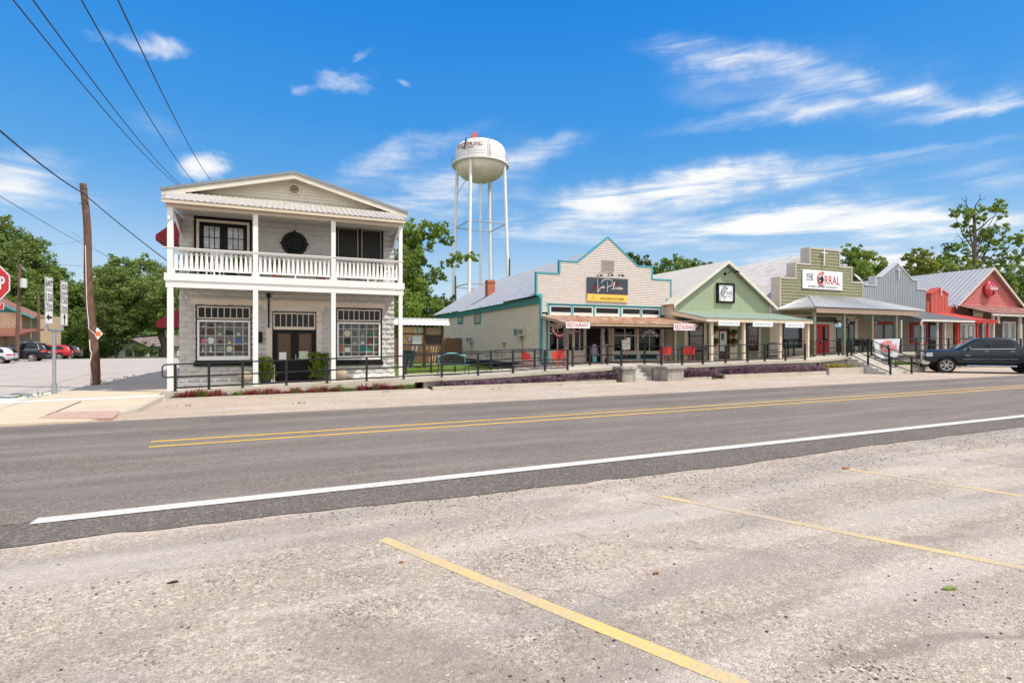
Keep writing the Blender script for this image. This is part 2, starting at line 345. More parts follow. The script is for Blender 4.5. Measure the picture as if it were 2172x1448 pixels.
GREY = mat('grey_metal_siding', (.36,.385,.405), .5, .06, 2, metal=.2)
REDP = mat('red_paint', (.52,.022,.016), .5, .08, 2)
REDS = mat('faded_red_siding', (.46,.12,.11), .7, .12, 3, .1, 40, col2=(.52,.20,.18), k2=(.5,.7), s2=2.5, sc2=(.5,.5,4))
ORED = mat('orange_red_board', (.44,.095,.07), .6, .08, 2)
AWN = mat('maroon_awning', (.21,.012,.022), .75, .12, 3, .1, 80)
WOODD = mat('dark_brown_wood', (.05,.034,.026), .7, .2, 4, .1, 40)
WOODM = mat('weathered_wood', (.17,.14,.12), .8, .25, 5, .2, 40, col2=(.08,.06,.05), k2=(.5,.6), s2=4, sc2=(4,4,.6))
POLEW = mat('pole_wood', (.16,.085,.055), .85, .25, 4, .3, 40, col2=(.07,.04,.03), k2=(.48,.6), s2=5, sc2=(7,7,.5))
STONEW = mat('brown_block_wall', (.26,.215,.16), .8, .15, 6, .3, 20, col2=(.34,.28,.2), k2=(.5,.6), s2=7)
BRICK = mat('brick', (.42,.14,.075), .85, .25, 9, .3, 30, col2=(.30,.11,.07), k2=(.5,.58), s2=12)
CONC = mat('concrete', (.45,.40,.325), .85, .1, 1.6, .15, 60, col2=(.38,.34,.28), k2=(.5,.75), s2=1.2)
CONCD = mat('stained_concrete', (.34,.31,.27), .88, .2, 2.2, .3, 40, col2=(.10,.088,.075), k2=(.45,.66), s2=2.0, sc2=(1.3,1.3,.5))
STEP = mat('step_concrete', (.50,.47,.42), .85, .1, 3, .2, 50, col2=(.36,.31,.24), k2=(.5,.7), s2=3)
RAILM = mat('black_rail_steel', (.016,.018,.02), .4, .1, 5, spec=.3)
STEEL = mat('galvanised_steel', (.34,.37,.39), .4, .12, 8, metal=.6)
SIGNW = mat('white_sign', (.78,.78,.78), .45, .03, 3)
SIGNR = mat('red_lettering', (.42,.004,.01), .45, 0)
SIGNB = mat('black_lettering', (.012,.012,.012), .5, 0)
NAVY = mat('slate_sign', (.035,.05,.065), .4, .05, 2)
YEL = mat('yellow_sign', (.75,.50,.09), .45, .05, 3)
SIGNP = mat('pink_white_lettering', (.85,.78,.78), .45, 0)
PLASTER = mat('interior_beige', (.30,.24,.17), .8, .1, 2)
BRNI = mat('interior_brown', (.09,.045,.025), .6, .35, 2)
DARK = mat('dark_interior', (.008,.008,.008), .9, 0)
CHAIRR = mat('red_chair_metal', (.48,.03,.02), .45, .05, 3)
FOAM = mat('pale_plank', (.42,.30,.20), .8, .2, 5)
GREENP = mat('bench_teal', (.16,.42,.38), .5, .08, 4)
PAPER = mat('paper', (.72,.71,.68), .7, .05, 5)
# ---------------- ground materials ----------------
def gravelmat(name, base, dark, lite, chip=.33, stain=.5, scale=1.0, rough=.9, wear=None, bump=.6, gapk=.5, stains=False, paths=(), cracks=0, chipcol=(.035,.032,.03)):
    m = bpy.data.materials.new(name); m.use_nodes = True; nt = m.node_tree; n = nt.nodes; L = nt.links
    b = n['Principled BSDF']; b.inputs['Roughness'].default_value = rough; b.inputs['Specular IOR Level'].default_value = .25
    g = n.new('ShaderNodeNewGeometry'); P = g.outputs['Position']
    def nz(s, d=4, r=.6, vec=None, dist=0):
        o = n.new('ShaderNodeTexNoise'); o.inputs['Scale'].default_value = s; o.inputs['Detail'].default_value = d; o.inputs['Roughness'].default_value = r; o.inputs['Distortion'].default_value = dist
        L.new(vec or P, o.inputs['Vector']); return o.outputs['Fac']
    def mr(v, a, b_, c=0, d=1, sm=False):
        o = n.new('ShaderNodeMapRange'); L.new(v, o.inputs[0]); o.inputs[1].default_value = a; o.inputs[2].default_value = b_; o.inputs[3].default_value = c; o.inputs[4].default_value = d
        if sm: o.interpolation_type = 'SMOOTHSTEP'
        return o.outputs[0]
    def mul(a, b_):
        o = n.new('ShaderNodeMath'); o.operation = 'MULTIPLY'; L.new(a, o.inputs[0])
        if isinstance(b_, (int, float)): o.inputs[1].default_value = b_
        else: L.new(b_, o.inputs[1])
        return o.outputs[0]
    def mix(f, a, b_):
        o = n.new('ShaderNodeMix'); o.data_type = 'RGBA'
        if isinstance(f, (int, float)): o.inputs['Factor'].default_value = f
        else: L.new(f, o.inputs['Factor'])
        for k, v in (('A', a), ('B', b_)):
            if isinstance(v, tuple): o.inputs[k].default_value = (*v, 1)
            else: L.new(v, o.inputs[k])
        return o.outputs['Result']
    v1 = n.new('ShaderNodeTexVoronoi'); v1.inputs['Scale'].default_value = 75*scale; L.new(P, v1.inputs['Vector'])
    sep = n.new('ShaderNodeSeparateColor'); L.new(v1.outputs['Color'], sep.inputs[0])
    v2 = n.new('ShaderNodeTexVoronoi'); v2.inputs['Scale'].default_value = 160*scale; L.new(P, v2.inputs['Vector'])
    sp2 = n.new('ShaderNodeSeparateColor'); L.new(v2.outputs['Color'], sp2.inputs[0])
    c = mix(mr(nz(.35, 6, .6), .35, .65), base, dark) if stain else base
    c = mix(mul(mr(nz(2.3, 6, .65, dist=.4), .5, .72), stain), c, dark)
    c = mix(mul(mr(sep.outputs[0], .6, 1), .55), c, lite)
    c = mix(mul(mr(sp2.outputs[1], .5, 1), .7), c, tuple(x*.5 for x in dark))
    v3 = n.new('ShaderNodeTexVoronoi'); v3.inputs['Scale'].default_value = 34*scale; L.new(P, v3.inputs['Vector']); s3_ = n.new('ShaderNodeSeparateColor'); L.new(v3.outputs['Color'], s3_.inputs[0]); c = mix(mul(mr(s3_.outputs[2], .8, 1), .45), c, tuple(x*.5 for x in dark)); c = mix(mul(mr(s3_.outputs[0], .8, 1), .4), c, lite)
    gap = mr(v1.outputs['Distance'], .45, .75); c = mix(mul(gap, gapk), c, tuple(x*.45 for x in dark))
    clump = mr(nz(.8, 4, .6), .42, .68)
    chipf = mul(mr(sep.outputs[1], 1-chip*.3, 1-chip*.3+.01), mul(clump, 1.0)); c = mix(chipf, c, chipcol)
    if wear:
        for (rot, sx, sy, amt, col) in wear:
            mp = n.new('ShaderNodeMapping'); mp.inputs['Rotation'].default_value = (0, 0, rot); mp.inputs['Scale'].default_value = (sx, sy, 1); L.new(P, mp.inputs[0])
            c = mix(mul(mr(nz(1, 5, .55, vec=mp.outputs[0], dist=.3), .46, .62, 0, 1, True), amt), c, col)
    if stains:   # worn and oily patches with shapes of their own
        q_ = nz(1.6, 6, .7); wv = n.new('ShaderNodeTexNoise'); wv.inputs['Scale'].default_value = 1.1; L.new(P, wv.inputs['Vector']); wa = n.new('ShaderNodeVectorMath'); wa.operation = 'MULTIPLY_ADD'; L.new(wv.outputs['Color'], wa.inputs[0]); wa.inputs[1].default_value = (.5,.5,0); L.new(P, wa.inputs[2])
        def gxy(px, py): p = atZ(px, py, .02); return p.x, p.y
        for (p1, p2, wd_, amt) in (((560,1330),(1240,1440),.20,.55),((1230,1440),(1330,1300),.22,.5),((1700,1446),(2172,1300),.045,.75),((1430,1340),(1840,1225),.05,.45),((1790,1180),(2172,1100),.07,.5),((1290,1140),(1700,1180),.10,.35),((900,1235),(1250,1300),.12,.3),((1230,1125),(1245,1130),.03,.8),((1478,1143),(1500,1150),.03,.8),((1500,1160),(1512,1163),.025,.8),((1275,1145),(1290,1148),.02,.8),((20,1400),(420,1300),.14,.35)):
            A_, B_ = gxy(*p1), gxy(*p2); mp = n.new('ShaderNodeMapping'); mp.vector_type = 'TEXTURE'; mp.inputs['Location'].default_value = ((A_[0]+B_[0])/2+.25, (A_[1]+B_[1])/2+.25, 0); mp.inputs['Rotation'].default_value = (0,0,math.atan2(B_[1]-A_[1], B_[0]-A_[0])); mp.inputs['Scale'].default_value = (math.hypot(B_[0]-A_[0], B_[1]-A_[1])*.62+.03, wd_*1.6, 50)
            L.new(wa.outputs[0], mp.inputs[0]); gr = n.new('ShaderNodeTexGradient'); gr.gradient_type = 'SPHERICAL'; L.new(mp.outputs[0], gr.inputs[0])
            c = mix(mul(mul(mr(gr.outputs['Fac'], 0, .6, 0, 1, True), mr(q_, .3, .6, .35, 1)), amt), c, (.20,.165,.135))
    for (yy, hw_, amt) in paths:
        mp = n.new('ShaderNodeMapping'); mp.vector_type = 'TEXTURE'; mp.inputs['Location'].default_value = (20, yy+.1, 0); mp.inputs['Scale'].default_value = (300, hw_*1.8, 50)
        wv = n.new('ShaderNodeTexNoise'); wv.inputs['Scale'].default_value = .35; L.new(P, wv.inputs['Vector']); wa = n.new('ShaderNodeVectorMath'); wa.operation = 'MULTIPLY_ADD'; L.new(wv.outputs['Color'], wa.inputs[0]); wa.inputs[1].default_value = (0,.25,0); L.new(P, wa.inputs[2]); L.new(wa.outputs[0], mp.inputs[0])
        gr = n.new('ShaderNodeTexGradient'); gr.gradient_type = 'SPHERICAL'; L.new(mp.outputs[0], gr.inputs[0]); c = mix(mul(mul(mr(gr.outputs['Fac'], 0, .7, 0, 1, True), mr(nz(.5, 4), .3, .6, .3, 1)), amt), c, (.11,.094,.082))
    if cracks:
        wv = n.new('ShaderNodeTexNoise'); wv.inputs['Scale'].default_value = 1.7; wv.inputs['Detail'].default_value = 7; L.new(P, wv.inputs['Vector']); wa = n.new('ShaderNodeVectorMath'); wa.operation = 'MULTIPLY_ADD'; L.new(wv.outputs['Color'], wa.inputs[0]); wa.inputs[1].default_value = (.9,.9,0); L.new(P, wa.inputs[2])
        vc_ = n.new('ShaderNodeTexVoronoi'); vc_.feature = 'DISTANCE_TO_EDGE'; vc_.inputs['Scale'].default_value = .42; L.new(wa.outputs[0], vc_.inputs['Vector'])
        c = mix(mul(mul(mr(vc_.outputs['Distance'], .0015, .005, 1, 0), mr(nz(.9, 3), .48, .6)), cracks), c, (.09,.075,.062))
    L.new(c, b.inputs['Base Color'])
    bp = n.new('ShaderNodeBump'); bp.inputs['Strength'].default_value = bump; bp.inputs['Distance'].default_value = .012
    h = n.new('ShaderNodeMath'); h.operation = 'SUBTRACT'; L.new(nz(45*scale, 4, .7), h.inputs[0]); L.new(mul(v1.outputs['Distance'], .9), h.inputs[1])
    L.new(h.outputs[0], bp.inputs['Height']); L.new(bp.outputs[0], b.inputs['Normal']); MATS[name] = m; return m
LOTM = gravelmat('chip_seal_lot', (.50,.41,.315), (.34,.275,.21), (.76,.65,.53), chip=.4, stain=.5, gapk=.3, stains=True, cracks=.55, bump=.45, wear=[(.35,.25,1.3,.5,(.25,.22,.20)),(1.2,.3,2.2,.25,(.62,.55,.48))])
ROADM = gravelmat('road_asphalt', (.225,.186,.153), (.175,.145,.12), (.42,.345,.275), chip=.2, stain=.4, scale=.9, bump=.35, paths=[(12.15,.32,.5),(13.65,.38,.6),(7.9,.35,.25),(9.5,.4,.25)], wear=[(0,.07,.9,.35,(.17,.148,.132)),(.03,.3,2.4,.25,(.30,.26,.225))])
SHOULD = gravelmat('shoulder_asphalt', (.185,.155,.130), (.13,.108,.09), (.44,.37,.30), chip=.2, stain=.5, scale=.9, bump=.8)
VERGE = gravelmat('gravel_verge', (.57,.49,.405), (.46,.36,.27), (.76,.68,.58), chip=.4, stain=.45, scale=.7, wear=[(0,.15,1.9,.6,(.42,.30,.20))])
STREET = gravelmat('side_street_asphalt', (.56,.485,.42), (.44,.375,.325), (.66,.6,.54), chip=.15, stain=.5, scale=.6, wear=[(.2,.06,.7,.4,(.44,.37,.32))])
PAVE = mat('sidewalk_concrete', (.53,.435,.31), .85, .07, 1.0, .15, 70, col2=(.46,.38,.28), k2=(.5,.75), s2=.8)
PAVEL = mat('new_concrete', (.62,.585,.53), .85, .06, 2, .1, 70)
GRASS = mat('lawn', (.12,.19,.025), .9, .35, 3, .5, 30, col2=(.12,.16,.035), k2=(.45,.65), s2=1.2)
FIELD = mat('field_grass', (.07,.105,.025), .9, .35, .4, .4, 6, col2=(.14,.14,.06), k2=(.5,.7), s2=.3)
SOIL = mat('bed_soil', (.05,.035,.025), .95, .3, 12, .6, 40)
def paintmat(name, col, worn, lo=.5, hi=.62, s=9):
    m = mat(name, col, .6, .06, 3, .25, 90); nt = m.node_tree; n = nt.nodes; L = nt.links; b = n['Principled BSDF']
    g = n.new('ShaderNodeNewGeometry'); z = n.new('ShaderNodeTexNoise'); z.inputs['Scale'].default_value = s*5; z.inputs['Detail'].default_value = 6; z.inputs['Roughness'].default_value = .75; L.new(g.outputs['Position'], z.inputs['Vector'])
    z2 = n.new('ShaderNodeTexNoise'); z2.inputs['Scale'].default_value = 1.3; z2.inputs['Detail'].default_value = 3; L.new(g.outputs['Position'], z2.inputs['Vector'])
    a = n.new('ShaderNodeMath'); a.operation = 'MULTIPLY_ADD'; L.new(z2.outputs['Fac'], a.inputs[0]); a.inputs[1].default_value = .5; L.new(z.outputs['Fac'], a.inputs[2])
    r = n.new('ShaderNodeMapRange'); L.new(a.outputs[0], r.inputs[0]); r.inputs[1].default_value = lo+.25; r.inputs[2].default_value = hi+.25
    mx = n.new('ShaderNodeMix'); mx.data_type = 'RGBA'; L.new(r.outputs[0], mx.inputs['Factor']); src = b.inputs['Base Color'].links[0].from_socket; L.new(src, mx.inputs['A']); mx.inputs['B'].default_value = (*worn, 1); L.new(mx.outputs['Result'], b.inputs['Base Color']); return m
LINEW = paintmat('white_road_paint', (.60,.57,.51), (.36,.32,.27), .50, .70)
LINEY = paintmat('yellow_road_paint', (.68,.40,.06), (.35,.28,.16), .58, .7)
LINEB = paintmat('worn_bay_paint', (.70,.47,.13), (.42,.35,.27), .35, .60)
PINK = mat('faded_red_ramp', (.44,.28,.215), .85, .1, 4, col2=(.5,.38,.3), k2=(.5,.7), s2=5)

# ---------------- ground ----------------
def jit(pts, seg, amp, sc=1.5):
    out = []
    for a, b in zip(pts[:-1], pts[1:]):
        L = math.hypot(b[0]-a[0], b[1]-a[1]); n = max(1, int(L/seg))
        for i in range(n):
            t = i/n; x = a[0]+(b[0]-a[0])*t; y = a[1]+(b[1]-a[1])*t; out.append((x, y+amp*(noise.noise(Vector((x*sc, y*sc, 3)))*1.2+.6*noise.noise(Vector((x*sc*5, y*sc, 7))))))
    return out+[pts[-1]]
def xy(px, py, z=0.0):
    p = atZ(px, py, z)
    for _ in range(3): p = atZ(px, py, gz(p.x, p.y)+z)
    return (p.x, p.y)
# base ground: one sheet to the horizon
gv = []; gf = []; xs = [-900,-500,-300,-200,-140,-80,-60,-40,-20,0,20,40,60,90,140,220,350,600,900]; ys = [-300,-80,-20,0,10,20,30,45,60,76,85,95,110,130,160,216,300,500,900,1500]
m_ = MB(); m_.add([(x, y, gz(x, y)-.03) for y in ys for x in xs], [(j*len(xs)+i, j*len(xs)+i+1, (j+1)*len(xs)+i+1, (j+1)*len(xs)+i) for j in range(len(ys)-1) for i in range(len(xs)-1)])
struct(m_.build('ground', FIELD))
EDGE = [(0,1163),(125,1146),(250,1130),(500,1103),(650,1085),(1086,1040),(1336,1012),(1586,982),(1826,947),(2172,905)]
ed = [xy(*p) for p in EDGE]; print('edge', [(round(a,2), round(b,2)) for a, b in ed])
ed = [(-60, ed[0][1]-.05), (-12, ed[0][1]-.03)]+ed+[(60, ed[-1][1]+.1), (88, ed[-1][1]+.1)]
FAR = [xy(0,901.5), xy(1086,849), xy(2172,794)]; print('far', FAR)
wl = [xy(65,1106), xy(65,1100), xy(1086,992.5), xy(1086,1003), xy(2172,876), xy(2172,883.5)]; print('white', wl)
yl = [xy(315,949), xy(1086,893.5), xy(1086,899), xy(320,938), xy(1086,886), xy(1086,890), xy(2172,819), xy(2172,815)]; print('yellow', yl)
FY = 14.45; W0, W1 = 7.13, 7.36
edj = jit(ed, .16, .05, 2.2)
struct(MB().sheet([(-60,-40),(88,-40),(88,8),(-60,8)], -.006).build('parking_lot', LOTM))
struct(MB().sheet([(-60,6.57),(88,6.57),(88,FY),(-60,FY)], .006).build('road', ROADM))
struct(MB().sheet(edj+[(88,6.62),(-60,6.62)], .002).build('road_shoulder', SHOULD))
vg = jit([(88,FY-.05),(-4.6,FY-.05)], .3, .04, 2)
struct(MB().sheet([(88,24),(-4.6,24)][::-1]+vg, .0).build('gravel_verge', VERGE))
struct(MB().sheet([(-140,FY-.1),(-4.6,FY-.1),(-4.6,76),(-140,76)][::1], -.008).build('side_street', STREET))
# markings
def strip(x0, y0, x1, y1, w, dz=.010, cap=None):
    d = Vector((x1-x0, y1-y0)); L = d.length; d /= L; n = Vector((-d.y, d.x)); m = MB(); k = max(1, int(L/1.0)); l = []; r = []
    for i in range(k+1):
        c = Vector((x0, y0))+d*L*i/k; j = .006*noise.noise(Vector((c.x*3, c.y*3, 0))); l.append(tuple(c+n*(w/2+j))); r.append(tuple(c-n*(w/2-j)))
    return m.sheet(l+r[::-1], dz)
WLY = (wl[2][1]+wl[3][1])/2; WLY2 = (wl[4][1]+wl[5][1])/2; wx0 = wl[0][0]
o = strip(wx0+.03, WLY-.02, 88, WLY2-.08, .205, .011).build('white_edge_line', LINEW); struct(o)
yn = (yl[1][1]+yl[2][1])/2; yf = (yl[4][1]+yl[5][1])/2
struct(strip(yl[0][0], yn, 88, yn, .115, .0105).build('yellow_centre_line', LINEY))
struct(strip(yl[3][0], yf, 88, yf, .115, .0105).build('yellow_centre_line', LINEY))
for a, b, w in (((812,1141),(1600,1460),.105),((1403,1051),(2172,1203),.1),((1783,991.5),(2172,1051),.1),((2060,951),(2172,965.5),.1)):
    A = Vector(xy(*a)); B = Vector(xy(*b)); B = A+(B-A).normalized()*5.6
    struct(strip(A.x, A.y, B.x, B.y, w, -.0035).build('parking_bay_line', LINEB))
# side-street corner slab with ramp, kerb and pavement along the side of the tall building
def slab(name, pts, m):   # pts: (x, y, z)
    n = len(pts); mb = MB(); mb.add([(x, y, z) for x, y, z in pts]+[(x, y, z-.3) for x, y, z in pts], [tuple(range(n))]+[(i, (i+1) % n, (i+1) % n+n, i+n) for i in range(n)]); return struct(mb.build(name, m))
KX = -3.66
slab('corner_pavement', [(-16,14.75,.03),(-6.4,14.62,.02),(-4.25,14.5,.015),(KX-.16,16.2,.07),(KX-.16,18.72,.125),(-7.35,18.72,.10),(-16,18.9,.05)], PAVE)
slab('kerb', [(-4.22,14.48,.02),(KX,16.1,.075),(KX,18.8,.135),(KX-.15,18.8,.133),(KX-.15,16.2,.073)], CONC)
slab('pavement', [(-7.35,19.25,.10),(-3.9,19.25,.135),(-3.9,22.2,.15),(-3.9,46,.18),(-7.35,46,.09)], PAVE)
slab('pavement_band', [(-16,18.9,.052),(-7.35,18.72,.104),(KX-.02,18.8,.14),(KX-.02,19.25,.14),(-7.35,19.3,.104),(-12,19.6,.055),(-16,19.6,.045)], PAVEL)
a, b, c_, d_ = [atZ(px, py, .035) for px, py in ((78,887.5),(112,876.5),(256,874),(238,887))]
slab('warning_strip', [(a.x,a.y,.045),(d_.x,d_.y,.045),(c_.x,c_.y,.075),(b.x,b.y,.075)], PINK)
mb = MB(); p = atZ(100,882,.04); q = atZ(172,851,.11); mb.tube([(p.x,p.y,.055),(q.x,q.y,.112)], .012, 4); struct(mb.build('pavement_joint', CHAR))
p1 = atZ(0,853,.03); p2 = atZ(118,829,.03)
mb = MB(); mb.sheet([(-16,19.6),(-12.0,19.6),(-7.4,19.35),(-7.4,24.5),(-9.6,22.4),(-16,21.2)], .012); struct(mb.build('gutter_apron', PAVEL))
# walkway: profile of the walking surface
WP = [(-3.95,.15),(-3.78,.178),(3.8,.385),(5.4,.43),(6.85,.455),(8.4,.51),(9.8,.575),(10.9,.59),(13.8,.725),(18,.72),(19.8,.765),(22.5,.82),(26.3,.85),(28.6,1.0),(30.8,1.03),(33,1.17),(62,1.2)]
def wz(x):
    for (a, za), (b, zb) in zip(WP[:-1], WP[1:]):
        if x <= b: return za+(zb-za)*max(0, (x-a))/(b-a)
    return WP[-1][1]
ST0, ST1 = 13.95, 15.25     # opening for the small steps
def walk(x0, x1, y0, y1, name, m, th=.13, lip=.0):
    xs = [x0]+[a for a, _ in WP if x0+.01 < a < x1-.01]+[x1]; mb = MB(); v = []; n = len(xs)
    for x in xs: z = wz(x); v += [(x, y0, z), (x, y1, z), (x, y0, z-th), (x, y1, z-th)]
    f = []
    for i in range(n-1): k = 4*i; f += [(k, k+4, k+5, k+1), (k+2, k+3, k+7, k+6), (k, k+2, k+6, k+4), (k+1, k+5, k+7, k+3)]
    f += [(0, 1, 3, 2), (4*n-4, 4*n-2, 4*n-1, 4*n-3)]; mb.add(v, f); return struct(mb.build(name, m))
walk(-3.88, 4.25, 19.72, 22.18, 'walkway', CONC, .2)
walk(4.25, ST0, 19.72, 22.95, 'walkway', CONC)
walk(ST0, ST1, 21.2, 24.9, 'walkway', CONC)
walk(ST1, 28.6, 19.72, 24.2, 'walkway', CONC)
walk(28.6, 30.6, 19.9, 24.2, 'walkway', CONC)
walk(30.6, 62, 19.72, 24.2, 'walkway', CONC)
walk(11.0, ST0, 22.95, 26.2, 'walkway', CONC)
# retaining wall under the walkway lip
def rwall(x0, x1, Y=19.82, th=.35):
    xs = [x0]+[a for a, _ in WP if x0+.01 < a < x1-.01]+[x1]; mb = MB(); v = []; n = len(xs)
    for x in xs: v += [(x, Y, wz(x)-.128), (x, Y+th, wz(x)-.128), (x, Y, gz(x)-.1), (x, Y+th, gz(x)-.1)]
    f = []
    for i in range(n-1): k = 4*i; f += [(k, k+4, k+5, k+1), (k, k+2, k+6, k+4), (k+1, k+5, k+7, k+3)]
    f += [(0, 1, 3, 2), (4*n-4, 4*n-2, 4*n-1, 4*n-3)]; mb.add(v, f); return mb.build('retaining_wall', CONCD)
RG = 'retaining walls under the raised walkway'
for a, b, l in ((-3.8,4.2,'low concrete edge under the walkway in front of the tall block building'),(4.62,10.35,'stained concrete wall under the ramp by the grass plot'),(10.75,ST0,'stained concrete wall left of the small steps'),
                (ST1,18.7,'stained concrete wall just right of the small steps'),(19.05,26.2,'stained block wall behind the long purple bed'),(26.4,28.5,'pale concrete wall left of the broad steps'),(30.62,61,'pale concrete wall behind the pickup truck')):
    tag(rwall(a, b), l, 'wall', RG)
for x0, x1, z_, l in ((4.2,4.62,.3,'dark drain opening right of the red flower bed'),(10.35,10.75,.5,'dark drain opening below the end of the long handrail'),(18.7,19.05,.6,'dark drain opening between the two purple beds below the sage shop'),(26.2,26.4,.7,'narrow dark gap left of the concrete planter')): tag(MB().box(x0,20.2,-.1,x1,20.25,z_).build('drain_opening', DARK), l, 'drain', 'drain openings in the walkway wall')
# kerbs of the flower beds
def kerb(x0, x1, y=18.95, h=.13, label='', m=CONC):
    mb = MB(); z0 = gz(x0); z1 = gz(x1); w = .15
    mb.hexa([(x0,y,z0-.05),(x1,y,z1-.05),(x1,y+w,z1-.05),(x0,y+w,z0-.05),(x0,y,z0+h),(x1,y,z1+h),(x1,y+w,z1+h),(x0,y+w,z0+h)])
    return tag(mb.build('bed_kerb', m, bevel=.015), label, 'kerb', 'concrete kerbs of the flower beds')
kerb(KX+.06, 4.25, 19.0, .06, 'low concrete kerb along the red flower bed')
kerb(4.75, 12.75, 18.9, .13, 'concrete kerb along the purple bed by the grass plot')
kerb(16.35, 18.0, 18.9, .12, 'short concrete kerb right of the small steps pier')
kerb(18.7, 25.6, 18.8, .2, 'long concrete kerb below the sage shop purple bed')
mb = MB(); mb.box(KX+.1,19.1,-.05,4.2,19.75,.05); mb.box(4.8,19.0,-.05,12.7,19.85,.1); mb.box(16.4,19.0,-.02,18.7,19.85,.14); mb.box(18.7,18.95,-.02,25.6,19.85,.2); struct(mb.build('bed_soil', SOIL))
# small steps with piers
t = thing('entrance_steps', 'three small concrete steps up to the porch with rusty roof', 'steps', (14.6,20,.06))
for k in range(4): MB().box(ST0, 19.75+.36*k, 0, ST1, 21.25, .06+.165*(k+1)).build('step', STEP, t, bevel=.012)
tag(MB().box(13.2,19.15,0,13.93,19.75,.60).box(13.1,19.05,.60,13.97,19.78,.722).build('step_pier', CONCD, bevel=.02), 'stained concrete pier left of the small steps', 'pier', 'piers beside the small steps')
tag(MB().box(15.3,18.75,0,16.25,19.75,.60).box(15.24,18.68,.60,16.32,19.78,.715).build('step_pier', CONCD, bevel=.02), 'stained concrete pier right of the small steps', 'pier', 'piers beside the small steps')
MB().box(ST0-.12,20.16,0,ST0-.002,21.2,.60).build('step_cheek', CONCD, t); MB().box(ST1+.002,20.16,0,ST1+.12,21.2,.60).build('step_cheek', CONCD, t)
# broad steps
t = thing('porch_steps', 'broad concrete steps with two black handrails', 'steps', (29.6,19,.12))
for k in range(6): MB().box(28.62+.001*k, 17.75+.36*k, .05, 30.58-.001*k, 19.9, .12+.15*(k+1)-.015*(k == 5)).build('step', STEP, t, bevel=.012)
# concrete planters by the broad steps
def planter(x0, x1, y0, y1, z1, label):
    t = thing('concrete_planter', label, 'planter', ((x0+x1)/2, (y0+y1)/2, .1), 'planters beside the broad steps'); w = .12
    MB().box(x0,y0,.02,x1,y0+w,z1).box(x0,y1-w,.02,x1,y1,z1).box(x0,y0+w,.02,x0+w,y1-w,z1).box(x1-w,y0+w,.02,x1,y1-w,z1).build('box', CONC, t)
    MB().box(x0+w,y0+w,.05,x1-w,y1-w,z1-.06).build('soil', SOIL, t)
planter(25.75,28.45,18.75,19.7,.46,'pale concrete planter box left of the broad steps')
planter(30.75,33.2,18.4,19.7,.55,'pale concrete planter box right of the broad steps')
# ---------------- plants in beds ----------------
def tuft(pos, n, h, w, spread, lean=.5):   # blades from points; returns verts, quads
    k = len(pos)*n; P = np.repeat(np.array(pos), n, 0); a = rng.uniform(0, 2*np.pi, k); nzv = np.array([.75+.95*noise.noise(Vector((p[0]*2.3, p[1]*3, 5)))+.5*noise.noise(Vector((p[0]*7, p[1]*5, 9))) for p in pos]); L = h*rng.uniform(.5, 1.3, k)*np.repeat(np.clip(nzv, .25, 1.5), n); ln = lean*rng.uniform(.2, 1.3, k)
    d = np.stack([np.cos(a), np.sin(a), np.zeros(k)], 1); s = np.stack([-np.sin(a), np.cos(a), np.zeros(k)], 1)*(w*rng.uniform(.6, 1.3, k))[:, None]
    b = P+d*(spread*rng.uniform(0, 1, k))[:, None]; up = np.array([0, 0, 1.0]); mid = b+d*(L*ln*.35)[:, None]+up*(L*.6)[:, None]; tip = b+d*(L*ln)[:, None]+up*(L*(1-.25*ln))[:, None]
    v = np.stack([b-s*.4, b+s*.4, mid+s, mid-s, tip], 1).reshape(-1, 3); i = np.arange(k)*5
    f = np.concatenate([np.stack([i, i+1, i+2, i+3], 1), np.stack([i+3, i+2, i+4, i+4], 1)])
    return v, f
def blades(name, pos, n, h, w, spread, m, lean=.5, parent=None):
    v, f = tuft(pos, n, h, w, spread, lean); q = f[:len(f)//2]; t = f[len(f)//2:, :3]
    me = bpy.data.meshes.new(name); me.from_pydata(v.tolist(), [], q.tolist()+t.tolist()); me.materials.append(m); o = bpy.data.objects.new(name, me); C.objects.link(o)
    if parent: o.parent = parent; o.location = -wloc(parent)
    return o
REDL = leafmat('red_leaf', (.11,.014,.02), (.33,.055,.055), .3); PURL = leafmat('purple_leaf', (.03,.012,.022), (.24,.13,.17), .2)
GRL = leafmat('green_blade', (.07,.15,.02), (.16,.24,.05), .35); YGL = leafmat('yellow_green_blade', (.20,.22,.03), (.34,.26,.05), .35)
LAWNL = leafmat('lawn_blade', (.13,.23,.025), (.27,.36,.06), .4)
def along(x0, x1, y0, y1, dens, zf, dz=0, pr=None):
    n = int((x1-x0)*(y1-y0)*dens); o = []
    for _ in range(n):
        x = random.uniform(x0, x1)
        if pr and not pr(x): continue
        o.append((x, random.uniform(y0, y1), zf(x)+dz))
    return o
def patch(f, th, off): return lambda x: noise.noise(Vector((x*f, off, 0))) > th
o = blades('red_bedding_plants', along(KX+.2, 4.15, 19.18, 19.66, 90, gz, .05, patch(1.4, -.12, 2)), 8, .22, .011, .09, REDL, .8); tag(o, 'red leafy bedding plants in the low bed before the tall building', 'bedding plants', kind='stuff')
o = blades('green_bedding_plants', along(KX+.2, 4.15, 19.18, 19.66, 70, gz, .05, patch(1.4, -.02, 9)), 9, .22, .010, .08, GRL, .8); tag(o, 'green weeds between the red bedding plants', 'weeds', kind='stuff')
o = blades('purple_bedding_plants', along(5.0, 8.6, 19.1, 19.6, 45, gz, .1)+along(8.6, 13.15, 19.0, 19.65, 80, lambda x: gz(x)+.10+.02*(x-8.6), .02), 9, .24, .016, .10, PURL, .75); tag(o, 'purple leafy ground cover along the ramp wall', 'bedding plants', kind='stuff')
